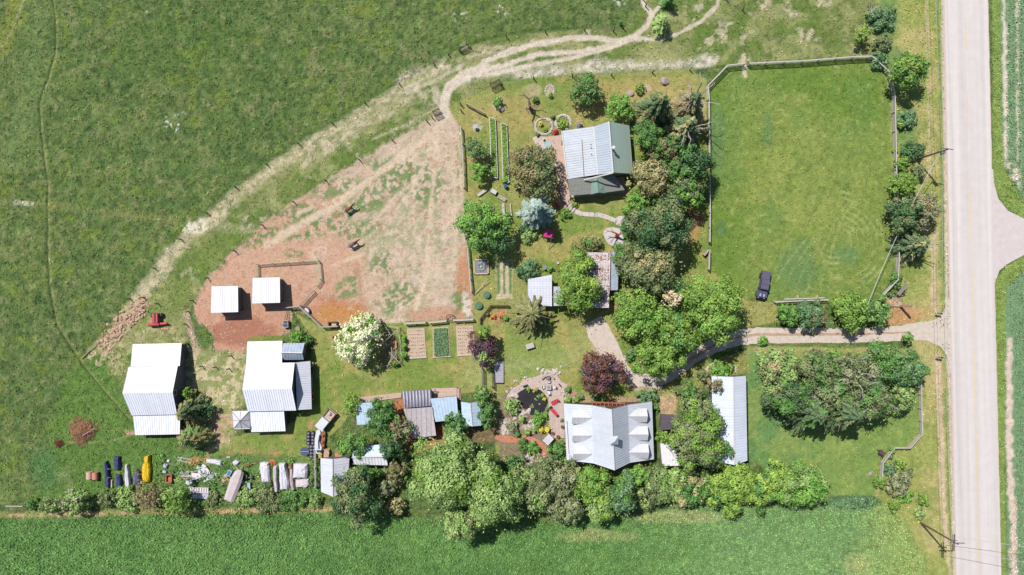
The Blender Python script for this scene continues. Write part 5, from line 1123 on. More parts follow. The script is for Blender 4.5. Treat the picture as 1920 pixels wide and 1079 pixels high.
wire_fence('wire fence with dark posts along the top edge of the horse paddock', [[(811, 222), (801, 229), (736, 264.5), (675, 301.5), (612, 340), (551.5, 380), (493, 423), (441, 471.5), (390, 522), (362, 564), (354, 585), (349, 608.5), (351, 645), (352, 660)]])
wire_fence('wire fence along the upper edge of the farmhouse lawn', [[(864, 197), (865, 209)], [(938, 160), (1000.7, 149), (1072.7, 144), (1146, 141.7), (1222.7, 137), (1293, 132.7)]])
wire_fence('short wire fence line between the two barns', [[(352, 645), (380, 688), (405, 689), (430, 692), (434, 668)]])
wire_fence('two loose posts left of the red machine', [[(297, 570.5), (270, 558)]], wires=False)
wire_fence('short post row at the top gap right of the sapling', [[(1205, 0), (1210, 13)], [(1360, 0), (1392, 20)]])
rail_fence('board_fence', 'grey board fence on the right side of the horse paddock', [[(864, 240.5), (868.7, 300), (870.6, 354)], [(877, 463), (880, 500), (884, 548)]], m=woodw, top=.14)
rail_fence('board_fence', 'board fence between the paddock and the vegetable plots', [[(760, 607), (799, 605)], [(806, 605), (838, 602)], [(851, 601), (888, 599)]], m=woodw, top=.3, h=1.1)
rail_fence('rail_corral', 'three sided corral of thin white rails above the two run-in shelters', [[(485, 521), (484, 497), (598.5, 489.5), (602, 525), (594, 536.5)]], m=M('pale_green_rails', (196, 208, 164), .8, .15, 4), sp=2.8, pr=.05, rails=(.35, .7, 1.05, 1.3), rh=.07)
rail_fence('rail_fence', 'bent grey plank fence from the small trailer down to the white blossoming tree', [[(541, 577.5), (565, 575.5), (583, 592), (606, 613.5), (636, 612.5)]], m=wood, top=.16)
rail_fence('rail_fence', 'short rail fence slanting up from the white tank in the paddock', [[(566, 574), (590, 547)]], m=wood, pr=.05)
PF = woodw
rail_fence('split_rail_fence', 'grey split rail fence round the top and right of the horse pasture', [[(1326, 190), (1323.5, 166), (1360, 128), (1393, 124)], [(1401, 124), (1500, 119.5), (1594, 112), (1628, 111), (1660, 140), (1670, 178), (1673, 320), (1675, 400), (1678, 480), (1676, 525), (1647, 556)]], m=PF, h=1.35, rails=(.4, .8, 1.2), sp=3.7, rh=.16, top=.18)
rail_fence('split_rail_fence', 'light rail fence on the left side of the horse pasture beside the grove', [[(1326, 190), (1327, 300), (1328, 400), (1327.5, 455)], [(1327, 470), (1326, 506)]], m=PF, h=1.35, rails=(.4, .8, 1.2), sp=3.6, top=.12)
rail_fence('split_rail_fence', 'zigzag split rail fence at the right edge of the lower right lawn', [[(1720, 714), (1720.5, 765), (1722, 812), (1700, 838), (1671, 838), (1649, 866), (1646.5, 900)]], m=PF, h=1.2, rails=(.4, .75, 1.1), sp=3.0, top=.16)
rail_fence('board_fence', 'low plank fence with a beam at the lower left corner of the pasture', [[(1450, 567), (1500, 564.5), (1548, 563)]], m=PF, h=1.1, rails=(.4, .8), top=.2)
rail_fence('board_fence', 'fence line at the left side of the scrap yard shed', [[(592, 842), (593, 912)]], m=woodw, h=1.2, sp=3.5)
rail_fence('board_fence', 'small dark board fence of the five sided flower bed', [[(901, 608), (901, 598), (920, 574), (954, 574)]], m=woodd, h=.9, rails=(.3, .6, .85), top=.14)
rail_fence('board_fence', 'dark screen fence piece between the plank footbridge posts', [[(922, 692), (923, 726)]], m=black, h=1.6, rails=(.4, .8, 1.2, 1.5))
rail_fence('board_fence', 'tall pale fence piece left of the plank footbridge', [[(903.5, 690), (904.5, 724)]], m=steel, h=1.8, rails=(.4, .8, 1.2, 1.7), top=.12)
q = MB().box((*P(875 + 17, 207).xy, .9), (4.1, .14, .7), R(-28)).box((*P(876, 199).xy, .45), (.15, .15, .9), R(-28)).box((*P(909, 215).xy, .45), (.15, .15, .9), R(-28)); solo('barrier_board', q, wood, 'slanting grey board barrier on the lawn above the two raised beds', 'barrier')
for (px, py, lab, a, w) in ((930, 161.5, 'dark wooden gate leaning at the edge of the upper lawn', 24, 2.0), (820, 214, 'small dark gate at the top corner of the paddock', 25, 1.3), (870, 91, 'weathered gate box in the meadow fence beside the tracks', 22, 1.5)):
    t = thing('gate', lab, 'gate', P(px, py), 'gates of the wire fences'); c = P(px, py)
    e = Vector((math.cos(R(a)), math.sin(R(a)), 0)); n_ = Vector((-e.y, e.x, 0)); mt = woodd if px != 870 else wood
    for s in (-1, 1):
        for u in (-1, 1): q = c + e * s * w / 2 + n_ * u * .45; MB().tube(q, q + Vector((0, 0, 1.4)), .06).build('post', woodd, t)
        for z in (.3, .7, 1.1, 1.35): MB().box(c + n_ * s * .45 + Vector((0, 0, z)), (w, .05, .1), R(a)).build('rail', mt, t)
    q = MB(); q.tube(c - e * w / 2 + n_ * .45 + Vector((0, 0, 1.3)), c + e * w / 2 - n_ * .45 + Vector((0, 0, 1.3)), .05); q.build('brace', mt, t)

# ------------------------------------------------------------------ garden structures
def raised_bed(label, c4, seed):
    t = thing('raised_bed', label, 'raised bed', P(sum(c[0] for c in c4) / 4, sum(c[1] for c in c4) / 4), 'long raised beds on the upper lawn')
    for i in range(4): A, B = P(*c4[i]), P(*c4[(i + 1) % 4]); MB().box((A + B) / 2 + Vector((0, 0, .27)), ((B - A).length + .1, .14, .55), math.atan2(B.y - A.y, B.x - A.x)).build('side_board', M('pale_green_white_boards', (214, 224, 212), .8, .1, 3), t)
    MB().prism([tuple(P(*c).xy) for c in c4], 0, .4).build('soil', soil, t)
    rng = np.random.default_rng(seed); n = 1500; u, v_ = rng.uniform(.12, .88, n), rng.uniform(.02, .98, n)
    a, b, c, d_ = [np.array(P(*q)) for q in c4]; p = ((a[None] * (1 - u[:, None]) + b[None] * u[:, None]) * (1 - v_[:, None]) + (d_[None] * (1 - u[:, None]) + c[None] * u[:, None]) * v_[:, None])
    p[:, 2] = .45 + rng.uniform(0, .3, n); p -= np.array(t.location)
    vv, ff = quads(p, rng.normal(size=(n, 3)) * .5 + [0, 0, 1], rng.uniform(.08, .18, n), .6, rng); np_mesh('vegetables', vv, ff, foliage, t, attr=np.repeat(tints('bright', rng.uniform(0, 1, n)), 4, 0))
raised_bed('left long narrow raised bed with green vegetables', [(918, 221), (929, 226), (933, 336), (922, 333)], 1)
raised_bed('right long narrow raised bed running under the olive-brown tree', [(939.5, 232), (950, 236), (954, 344), (943.5, 343)], 2)
def plot(label, c4, matp, plants, seed):
    t = thing('vegetable_plot', label, 'garden plot', P(sum(c[0] for c in c4) / 4, sum(c[1] for c in c4) / 4), 'vegetable plots below the paddock fence')
    MB().prism([tuple(P(*c).xy) for c in c4], -.05, .1).build('soil', matp, t)
    A, B = P(*c4[3]), P(*c4[2]); MB().box((A + B) / 2 + Vector((0, 0, .15)), ((B - A).length + .3, .15, .2), math.atan2(B.y - A.y, B.x - A.x)).build('edge_board', woodw, t)
    rng = np.random.default_rng(seed); a, b, c, d_ = [np.array(P(*q)) for q in c4]
    if plants == 'full': n = 2600; u, v_ = rng.uniform(.08, .92, n), rng.uniform(.04, .96, n); pal, s = 'bluegreen', .13
    else:
        n = 160; k = rng.integers(0, 8, n); v_ = .08 + k * .12 + rng.normal(size=n) * .006; u = rng.integers(1, 9, n) / 9 + rng.normal(size=n) * .012; pal, s = 'dark', .09
    p = ((a[None] * (1 - u[:, None]) + b[None] * u[:, None]) * (1 - v_[:, None]) + (d_[None] * (1 - u[:, None]) + c[None] * u[:, None]) * v_[:, None])
    p[:, 2] = .14 + rng.uniform(0, .4 if plants == 'full' else .12, n); p -= np.array(t.location)
    vv, ff = quads(p, rng.normal(size=(n, 3)) * .5 + [0, 0, 1], rng.uniform(.7, 1.3, n) * s, .5, rng); np_mesh('crop_leaves', vv, ff, foliage, t, attr=np.repeat(tints(pal, rng.uniform(0, 1, n)), 4, 0))
plot('pale bare vegetable plot with tiny seedlings, the left one of three', [(763, 617), (796, 616), (799.5, 671), (766, 673)], sand, 'few', 3)
plot('vegetable plot packed with blue-green plants, the middle one of three', [(811, 615), (841, 613), (844.5, 669), (812, 671)], sand, 'full', 4)
plot('pale bare vegetable plot partly under the purple-leaved tree, the right one of three', [(855, 612), (887, 611), (891, 666), (857, 668)], sand, 'few', 5)
t = thing('square_planter', 'square timber framed bed with grey-blue plants beside the paddock fence', 'planter', P(902, 501)); c4 = [(889, 488), (915, 487.5), (915.5, 514), (889.5, 514.5)]
for i in range(4): A, B = P(*c4[i]), P(*c4[(i + 1) % 4]); MB().box((A + B) / 2 + Vector((0, 0, .2)), ((B - A).length + .15, .2, .4), math.atan2(B.y - A.y, B.x - A.x)).build('side_board', M('yellow_timber', (226, 208, 160), .8, .1, 3), t)
MB().prism([tuple(P(*c).xy) for c in c4], 0, .28).build('soil', M('grey_purple_mulch', (156, 146, 160), .95, .25, 5, .5, 8), t)
rng = np.random.default_rng(8); n = 420; rr = rng.uniform(.45, .85, n); a = rng.uniform(0, 6.28, n); p = np.stack([np.cos(a) * rr, np.sin(a) * rr, .35 + rng.uniform(0, .15, n)], 1); vv, ff = quads(p, rng.normal(size=(n, 3)) * .4 + [0, 0, 1], rng.uniform(.06, .12, n), .5, rng)
np_mesh('plants', vv, ff, foliage, t, attr=np.repeat(tints('blue', rng.uniform(0, 1, n)), 4, 0)); MB().box((P(902, 501).x, P(902, 501).y, .4), (.35, .35, .25), .2).build('centre_stone', woodw, t)
for (x, y, r, lab) in ((913, 554, .66, 'round dark green tub with a plant, upper one of two'), (898, 574, .7, 'round green water tub, lower one of two')):
    c = P(x, y); t = thing('garden_tub', lab, 'tub', c, 'round tubs on the lawn beside the paddock'); MB().disc(c, r, .55, 22, r * .97).build('tub_wall', M('dark_green_tub', (70, 92, 80), .6, .1, 3), t); MB().disc(c + Vector((0, 0, .56)), r * .86, .02, 22).build('water', M('tub_water', (104, 140, 118), .3, .25, 3), t)
    q = MB().blob(c + Vector((.1, -.1, .6)), .22, 3, zs=.8); q.build('plant', M('tub_plant', (120, 150, 110), .8, .3, 6), t)
q = MB().tube(P(890.5, 553, .15), P(914.5, 523.5, 1.1), .07, .05).tube(P(906, 534, 0), P(906, 534, .75), .06); solo('leaning_pole', q, woodw, 'long pale pole propped up beside the two round tubs', 'pole')
q = MB().tube(P(884, 582, .1), P(890, 593, .1), .06); solo('short_post', q, rust, 'short brown stick lying above the fenced corner bed', 'stick')
# gravestone like lilac birdbath on the lawn
c = P(891, 240); t = thing('birdbath', 'pale birdbath with pebbles round it above the dark round tree', 'birdbath', c); MB().tube(c, c + Vector((0, 0, .9)), .14, .1, 10).build('stem', M('lilac_stone', (196, 184, 200), .8, .1, 4), t); MB().disc(c + Vector((0, 0, .9)), .25, .12, 16, .42).build('bowl', M('lilac_stone_bowl', (206, 196, 212), .8, .1, 4), t)
c = P(948, 351); q = MB().disc(c, .36, .9, 18, .36); t = thing('blue_barrel', 'blue barrel at the lower end of the right raised bed', 'barrel', c); q.build('barrel_body', M('blue_plastic', (52, 108, 160), .5, .1, 3), t); MB().disc(c + Vector((0, 0, .9)), .3, .04, 18).build('lid', M('dark_blue_lid', (40, 70, 120), .5, .1, 3), t)
# timber borders, bench, white planter by the bend of the lawn
t = thing('timber_border', 'curved border of planks, pale boxes and a slatted bench above the blue spruce', 'garden border', P(930, 365))
for a, b, w in (((896, 368), (912, 357), .5), ((943.5, 383), (944.5, 404), .45), ((956.5, 383), (959, 406), .2)): A, B = P(*a), P(*b); MB().box((A + B) / 2 + Vector((0, 0, .2)), ((B - A).length, w, .4), math.atan2(B.y - A.y, B.x - A.x)).build('plank', woodw, t)
q = MB().box((*P(926, 361).xy, .35), (1.1, .75, .7), R(-30)); q.build('pale_box', M('pale_stone_box', (222, 218, 222), .8, .1, 3), t)
t = thing('slatted_bench', 'white slatted bench in the curved garden border', 'bench', P(941, 373)); cb = P(941, 373)
for i in range(4): e = Vector((math.sin(R(30)), math.cos(R(30)), 0)) * (i - 1.5) * .17; MB().box(cb + e + Vector((0, 0, .45)), (1.7, .1, .05), R(-30)).build('slat', woodw, t)
for s in (-1, 1): MB().box(cb + Vector((math.cos(R(-30)) * s * .7, math.sin(R(-30)) * s * .7, .22)), (.08, .6, .42), R(-30)).build('leg', woodd, t)
# magenta garden swing
c = P(1028, 440); t = thing('garden_swing', 'magenta canopied garden swing in the shade of the blue spruce', 'swing seat', c); mg = M('magenta_cloth', (206, 62, 132), .7, .12, 3)
q = MB(); q.add([c + Vector(v) for v in ((-1, -.6, 1.75), (.8, -.9, 1.75), (1.05, .4, 1.9), (-.75, .8, 1.9))], [(0, 1, 2, 3)]); q.add([c + Vector(v) for v in ((-1, -.6, 1.6), (.8, -.9, 1.6), (1.05, .4, 1.75), (-.75, .8, 1.75))], [(3, 2, 1, 0)]); q.build('canopy', mg, t)
for x, y in ((-.95, -.7), (.85, -.9), (1.05, .5), (-.8, .85)): MB().tube(c + Vector((x * 1.1, y * 1.1, 0)), c + Vector((x, y, 1.75)), .035).build('leg', steel, t)
MB().box(c + Vector((0, 0, .5)), (1.4, .6, .12), R(-10)).build('seat', mg, t)
q = MB().tube(P(1029, 470, 0), P(1034, 446, 1.9), .05); solo('prop_pole', q, steel, 'thin slanting metal pole below the magenta swing', 'pole')
t = thing('washtub', 'small metal tub with handles above the garden shed', 'tub', P(1021, 503)); MB().disc(P(1021, 503), .34, .8, 16, .4).build('tub_body', steel, t); MB().disc(P(1021, 503) + Vector((0, 0, .8)), .36, .02, 16).build('tub_water', M('grey_water', (150, 156, 172), .2, .1, 3), t)
for i, (x, y) in enumerate(((1046, 494), (1038, 507), (1048, 511))): q = MB().disc(P(x, y), .2, .35, 12, .24); solo('flower_pot', q, black if i else woodw, ('pale', 'dark', 'black')[i] + ' flower pot left of the vivid tree, ' + ('top', 'left', 'right')[i] + ' of the three', 'pot', 'pots above the garden shed')
# white plank table on the lawn
c = P(993.5, 649); t = thing('garden_table', 'pale plank bench table standing alone on the middle lawn', 'table', c)
for i in range(4): e = Vector((-math.sin(R(18)), math.cos(R(18)), 0)) * (i - 1.5) * .24; MB().box(c + e + Vector((0, 0, .72)), (1.55, .22, .05), R(18)).build('table_board', woodw, t)
for s in (-1, 1): MB().box(c + Vector((math.cos(R(18)) * s * .72, math.sin(R(18)) * s * .72, .36)), (.1, .95, .72), R(18)).build('leg', woodd, t)
# plank bridge
c = P(935.5, 698); t = thing('plank_footbridge', 'grey plank platform half in the shadow of the purple-leaved tree', 'platform', c)
for i in range(12): MB().box(c + Vector((0, 1.85 - i * .335, .3)), (1.75, .32, .08)).build('plank', M('bluish_weathered_planks', (190, 186, 196), .85, .12, 3) if i == 0 else bpy.data.materials['bluish_weathered_planks'], t)
for s in (-1, 1): MB().box(c + Vector((s * .7, 0, .14)), (.15, 4.0, .28)).build('beam', woodd, t)
MB().box(P(938, 719) + Vector((0, 0, .1)), (1.4, .2, .3)).build('step', black, t)
# pole trellis beside the white blossom tree
t = thing('pole_trellis', 'lattice of pale poles with a brown patch under it right of the white blossoming tree', 'trellis', P(728, 655))
for a, b in (((708, 690, .4), (752, 680, .4)), ((752, 680, .4), (749, 615, .4)), ((749, 615, 2), (712, 650, 2.2)), ((719, 608, 1.8), (732, 628, 2.1)), ((719, 630, 1.8), (731, 628, 2)), ((720, 640, 1.6), (720, 656, 1.6)), ((700, 655, 1.8), (722, 640, 2)), ((722, 612, 1), (745, 615, 1.2)), ((745, 618, 1), (750, 640, 1)), ((728, 685, 1.2), (745, 660, 1.8)),
             ((728, 660, 1.6), (750, 682, 1.6)), ((726, 690, .8), (738, 662, 1.8)), ((734, 652, 1.7), (735, 672, 1.7)), ((742, 640, 1.4), (743, 676, 1.4))): MB().tube(P(*a), P(*b), .05).build('pole', woodw, t)
for x, y, h in ((712, 650, 2.2), (749, 615, 2.1), (752, 681, 1.0), (728, 686, 1.2), (732, 628, 2.1)): MB().tube(P(x, y, 0), P(x, y, 0) + Vector((0, 0, h)), .06).build('post', woodw, t)
q = MB().prism([tuple(P(a, b).xy) for a, b in ((731, 644), (739, 640), (745, 642), (745, 652), (740, 656), (732, 655))], 0, .35); q.build('table_top', M('orange_brown_board', (206, 152, 116), .9, .1, 3), t)
q = MB()
for i in range(26):
    rl = random.Random(i); x, y = rl.uniform(730, 748), rl.uniform(650, 682); q.tube(P(x, y, .2), P(x + rl.uniform(-9, 9), y + rl.uniform(-9, 9), .6), .05, .03)
q.build('brush', rust, t)
# boardwalk behind the sheds
t = thing('boardwalk', 'pinkish plank boardwalk along the top of the shed row', 'boardwalk', P(765, 740))
for seg in (((672, 745), (753, 737), (753, 746), (674, 756)), ((809, 729), (857, 727.5), (857, 744), (810, 748)), ((857, 727.5), (863, 727.5), (864, 750), (858, 750))): MB().prism([tuple(P(*a).xy) for a in seg], 0, .25).build('boards', deckm, t)
q = MB().tube(P(856.8, 727, 0), P(856.8, 727, 1.2), .07).tube(P(856.8, 746, 0), P(856.8, 746, 1.2), .07).tube(P(856.8, 727, 1.15), P(856.8, 746, 1.15), .06); q.build('handrail', rust, t)
q = MB().tube(P(812, 736), P(816, 731, 1.6), .05).tube(P(816, 731, 1.6), P(820, 740), .05).tube(P(812, 736, .6), P(820, 740, .6), .04); solo('sawhorse', q, woodd, 'small dark A-frame beside the corrugated shed', 'trestle')
# farmhouse deck, patio, steps
t = thing('wooden_deck', 'pinkish boarded deck along the left side of the farmhouse', 'deck', P(1045, 320)); MB().prism([tuple(P(a, b).xy) for a, b in ((1026, 258), (1054, 255), (1062, 336), (1069, 372), (1064, 382), (1054, 378), (1046, 340), (1034, 290))], 0, .5).build('deck_boards', deckm, t)
q = MB().box((*P(1053.5, 269.5).xy, .52), (.35, .9, .06)); q.build('hatch', M('grey_hatch', (150, 134, 128), .9, .1, 3), t)
t = thing('garden_steps', 'wooden steps leading down from the farmhouse deck to the concrete path', 'steps', P(1068, 395))
for i, (x, y) in enumerate(((1061.5, 386), (1065, 390), (1068.5, 393.5), (1072.5, 397.5))): MB().box((*P(x, y).xy, .24 - i * .05), (.42, 2.1, .48 - i * .1), R(-40)).build('step', deckm if i < 2 else woodw, t)
for s, (x, y) in enumerate(((1067.5, 376),)): MB().tube(P(x, y, .5), P(x, y, 1.4), .05).tube(P(x, y, 1.4), P(1072, 384, 1.1), .05).build('handrail', woodw, t)
q = MB().prism([tuple(P(a, b).xy) for a, b in ((998, 260), (1005, 256), (1026, 258), (1032, 290), (1016, 286), (1006, 276))], -.05, .06); solo('patio', q, M('pinkish_flagstones', (224, 202, 192), .9, .15, 3), 'small flagstone patio at the upper end of the farmhouse deck', 'patio')
c = P(1044, 386); t = thing('garden_bench', 'small red bench in the corner left of the garden steps', 'bench', c)
rb = M('faded_red_wood', (196, 96, 84), .8, .1, 3)
for i in range(3): MB().box(c + Vector((.12 * (i - 1) * 1.2, .12 * (i - 1), .45)), (.16, 1.3, .05), R(40)).build('seat_slat', rb, t)
MB().box(c + Vector((-.3, .2, .75)), (.06, 1.3, .5), R(40)).build('backrest', rb, t)
for s in (-1, 1): MB().box(c + Vector((-math.sin(R(40)) * s * .55, math.cos(R(40)) * s * .55, .22)), (.5, .07, .42), R(40)).build('leg', rb, t)
MB().box((*P(1049, 389).xy, .3), (.6, .6, .6), R(40))
# ---- furniture: chair and table makers
def chair(name, label, px, py, rz, mat, group, z=0.0, lounge=False, cat='chair'):
    t = thing(name, label, cat, P(px, py) + Vector((0, 0, z)), group, rz)
    L = 1.25 if lounge else .5
    MB().box((0, 0, .42), (.52, L, .05)).build('seat', mat, t, local=True)
    MB().box((0, L / 2 + (.14 if lounge else .03), .68), (.52, .05, .56), tilt=(-.5 if lounge else -.12, 0)).build('backrest', mat, t, local=True)
    for sx in (-1, 1):
        for sy in (-1, 1): MB().box((sx * .23, sy * (L / 2 - .05), .2), (.05, .05, .4)).build('leg', black, t, local=True)
        MB().box((sx * .27, 0, .6), (.06, L * .7, .03)).build('armrest', mat, t, local=True)
    return t
ZD = .25
t = thing('wooden_deck', 'greyish plank deck between the pond and the large house', 'deck', P(1042, 780)); MB().prism([tuple(P(a, b).xy) for a, b in ((1028, 744), (1057, 741), (1057.5, 770), (1059, 822), (1036, 822), (1030, 800), (1029, 770))], 0, .25).build('deck_boards', deckm2, t)
wht = M('white_chair_cloth', (244, 238, 240), .7, .05, 3); redc = M('red_cushion', (226, 60, 84), .7, .08, 3)
tb = thing('patio_table', 'square grey patio table between four white chairs', 'table', P(1028.4, 726)); MB().box(P(1028.4, 726) + Vector((0, 0, .74)), (.95, .95, .05)).build('table_top', M('grey_stone_top', (206, 196, 196), .7, .1, 4), tb); MB().box(P(1028.4, 726) + Vector((0, 0, .775)), (.55, .55, .02)).build('table_inlay', M('grey_inlay', (160, 150, 152), .6, .1, 4), tb)
for sx in (-1, 1):
    for sy in (-1, 1): MB().box(P(1028.4, 726) + Vector((sx * .42, sy * .42, .36)), (.06, .06, .72)).build('leg', black, tb)
for x, y, a, w in ((1028.4, 716, 0, 'above'), (1028.8, 736, 180, 'below'), (1018.5, 725.5, 90, 'left of'), (1038.3, 726, -90, 'right of')): chair('patio_chair', 'white patio chair ' + w + ' the square grey table', x, y, R(a), wht, 'chairs round the patio table')
c = P(1028, 709); t = thing('fire_pit', 'small dark round fire pit above the patio table', 'fire pit', c); MB().disc(c, .38, .45, 16, .42).build('ring', black, t); MB().disc(c + Vector((0, 0, .45)), .3, .02, 16).build('ash', M('ash', (150, 140, 140), .95, .2, 4), t)
for x, y, a, w in ((1018, 708.5, 40, 'left'), (1035, 707.5, -40, 'right')): q = MB().box((*P(x, y).xy, .25), (.9, .3, .5), R(a)); solo('stone_bench', q, M('stone_seat', (196, 178, 176), .9, .15, 4), 'short stone seat ' + w + ' of the dark fire pit', 'seat')
q = MB().box((*P(985, 724).xy, .3), (.9, .25, .5), R(20)); solo('dark_bench', q, black, 'small black bench beside the top of the pond', 'bench')
q = MB().box((*P(1049.5, 722.5).xy, .3), (.2, .6, .5), R(40)); solo('dark_post', q, black, 'small black post at the right rim of the patio', 'post')
chair('lounge_chair', 'upper red lounge chair on the deck beside the pond', 1038.6, 753.5, R(-62), redc, 'red lounge chairs on the deck', ZD, True)
chair('lounge_chair', 'lower red lounge chair on the deck beside the pond', 1037.5, 771, R(-140), redc, 'red lounge chairs on the deck', ZD, True)
q = MB().box((*P(1032, 764).xy, .55), (.6, .3, .45), R(30)); solo('side_table', q, black, 'small black side table between the red lounge chairs', 'table')
for x, y, m_, lab in ((1046, 818.5, redc, 'pinkish red bowl at the lower end of the deck'), (1054, 800, M('orange_pot', (222, 150, 96), .8, .1, 3), 'orange pot on the deck by the house wall'), (1036, 812, M('pink_pot', (196, 120, 130), .8, .1, 3), 'dull pink pot at the lower left corner of the deck')):
    c = P(x, y); t = thing('plant_pot', lab, 'pot', c, 'pots on the deck'); MB().disc(c + Vector((0, 0, ZD)), .24, .4, 14, .34).build('pot_wall', m_, t); MB().disc(c + Vector((0, 0, ZD + .4)), .3, .02, 14).build('soil', soil, t)
t = thing('arbour', 'small white arbour roof straddling the brick path', 'arbour', P(1027.5, 825)); q4 = [(1017, 827, 2.1), (1029.5, 814.5, 2.1), (1038.5, 823.5, 2.1), (1027.5, 836, 2.1)]; r0, r1 = P(1023.2, 820.5, 2.55), P(1033, 829.8, 2.55)
q = MB(); panel(q, [r0, r1, P(*q4[3]), P(*q4[0])], .3, .05); panel(q, [r0, r1, P(*q4[2]), P(*q4[1])], .3, .05); q.build('roof', M('white_arbour_roof', (232, 226, 232), .6, .06, 3, k=1.9), t)
for a, b, h in q4: p_ = P(a, b, h).lerp(P(1027.5, 825, h), .12); MB().box((p_.x, p_.y, h / 2), (.1, .1, h)).build('post', woodw, t)
q = ribbon_mesh('path_mat', [(987, 820.5, 3.2), (997, 824, 3.6), (1006, 829, 4)], 3.5, .03, M('pink_path_matting', (232, 140, 142), .85, .08, 3)); tag(q, 'pink mat laid on the brick path', 'mat')
t = thing('patio_set', 'pale blue-green patio table with chairs tucked in star fashion by the farmhouse', 'table set', P(1027, 274)); bgm = M('pale_bluegreen_cloth', (176, 208, 208), .7, .1, 3); c = P(1027, 274)
MB().disc(c + Vector((0, 0, .72)), .62, .04, 18).build('table_top', bgm, t); MB().tube(c, c + Vector((0, 0, .72)), .06).build('table_leg', steel, t)
for i in range(4): a = R(35 + 90 * i); e = Vector((math.cos(a), math.sin(a), 0)); MB().box(c + e * .95 + Vector((0, 0, .45)), (.5, .45, .06), a).box(c + e * 1.2 + Vector((0, 0, .7)), (.06, .45, .5), a).build('seat', bgm, t)
q = MB().box((*P(1034, 283).xy, .4), (.7, .5, .8), R(40)); solo('barbecue', q, black, 'dark barbecue beside the blue-green patio table', 'barbecue')
# stones
def ring_stones(name, label, cx, cy, rx, ry, n, s, mat, gap=()):
    q = MB(); rl = random.Random(int(cx))
    for i in range(n):
        a = 6.283 * i / n
        if any(g0 < math.degrees(a) < g1 for g0, g1 in gap): continue
        p = P(cx + math.cos(a) * rx, cy - math.sin(a) * ry); q.blob((p.x, p.y, .05), s * rl.uniform(.7, 1.25), i, 6, 3, .2, .7)
    tag(q.build(name, mat), label, 'stones', None, 'stuff')
stm = M('pale_pinkish_stones', (226, 212, 206), .9, .2, 3)
ring_stones('stone_ring', 'ring of pale stones round the left flower bed by the farmhouse', 1019.5, 238, 16, 15, 30, .28, stm); ring_stones('stone_ring', 'ring of pale stones round the right flower bed by the farmhouse', 1056, 231, 14, 14, 26, .28, stm, ((225, 300),))
ring_stones('stone_ring', 'ring of pale stones round the driveway island bed', 1186, 680, 15, 22, 26, .25, stm, ((300, 360), (0, 60)))
ring_stones('stone_ring', 'pale stones round the bed at the long outbuilding gable', 1353, 694, 27, 14, 26, .25, stm, ((200, 340),)); ring_stones('stone_ring', 'pale stones round the small bed with two plants on the upper lawn', 1031, 172, 8, 11, 16, .2, stm)
q = MB(); rl = random.Random(3)
for i in range(150):
    x, y = rl.choice(((948, 792), (950, 806), (995, 797), (985, 778), (1005, 795), (975, 775), (962, 742), (977, 722), (1040, 700), (1018, 700), (1012, 862), (990, 862), (996, 856), (1058, 738))); x += rl.gauss(0, 6); y += rl.gauss(0, 6); p = P(x, y); q.blob((p.x, p.y, .03), rl.uniform(.12, .4), i, 6, 3, .25, .6)
tag(q.build('garden_rocks', stm), 'pale rocks scattered round the pond and its beds', 'rocks', None, 'stuff')
q = MB()
for i in range(260):
    t_ = rl.uniform(0, 1); x = 275 - 85 * t_ + rl.gauss(0, 8); y = 572 + 80 * t_ ** 1.2 + rl.gauss(0, 9); p = P(x, y); q.blob((p.x, p.y, rl.uniform(0, .3) * (1 - t_)), rl.uniform(.1, .34), i, 6, 3, .3, .6)
tag(q.build('rubble_heap', M('pinkish_rubble', (224, 182, 158), .95, .3, 2)), 'heap of pinkish rubble and stones left of the red machine', 'rubble', None, 'stuff')
for x, y, r, lab in ((1245, 154, .8, 'weathered stump pile at the top of the grove'), (1184, 177, .55, 'small stone pile left of the bright bush in the grove'), (942, 206, .45, 'dark reddish stone below the single light green bush'), (923, 391, .5, 'pale boulder under the light green paddock edge tree'), (1632, 889, .45, 'grey boulder on the lower right lawn')):
    c = P(x, y); q = MB().blob((c.x, c.y, .1), r, int(x), 8, 4, .2, .7); solo('boulder', q, M('boulder_' + str(int(x)), (190, 170, 170), .9, .3, 4), lab, 'rock')
# brush piles
for x, y, r, n, lab in ((156, 808, 2.5, 420, 'big round heap of reddish brown cut brush west of the barns'), (112, 831, .8, 60, 'tiny dark red brush heap left of the big one'), (1300, 413, 1.6, 120, 'tangle of cut twigs beside the pasture fence')):
    rl = random.Random(int(x)); c = P(x, y); q = MB(); q.blob((c.x, c.y, 0), r * .55, int(x), 14, 5, .3, .42); q.blob((c.x + r * .35, c.y + r * .3, 0), r * .4, int(x) + 1, 12, 4, .3, .4); n *= 3
    for i in range(n):
        a, k = rl.uniform(0, 6.28), math.sqrt(rl.uniform(0, 1)) * r; k *= 1 + .22 * math.sin(3 * a + 1) + .12 * math.sin(7 * a); z = max(.05, (1 - k / r) * r * .5 + rl.uniform(-.05, .3)); L = rl.uniform(.15, .5) * (r ** .3); b = rl.uniform(0, 6.28); p0 = Vector((c.x + math.cos(a) * k, c.y + math.sin(a) * k * .95, z))
        q.tube(p0, p0 + Vector((math.cos(b) * L, math.sin(b) * L, rl.uniform(-.15, .25))), rl.uniform(.02, .05), .012, 3, False)
    tag(q.build('brush_pile', M('dead_brush_%d' % int(x), (206, 152, 118) if x != 112 else (150, 84, 70), .95, .3, 3)), lab, 'brush pile')
for i in range(1): q = MB().tube(P(155, 818, 1.2), P(178, 803, .8), .07, .04); solo('cut_log', q, woodw, 'pale log lying on the big brush heap', 'log')
q = MB().tube(P(10, 950, .3), P(43, 950.5, .3), .09); solo('fallen_pole', q, woodw, 'long white pole on the grass at the far left', 'pole')
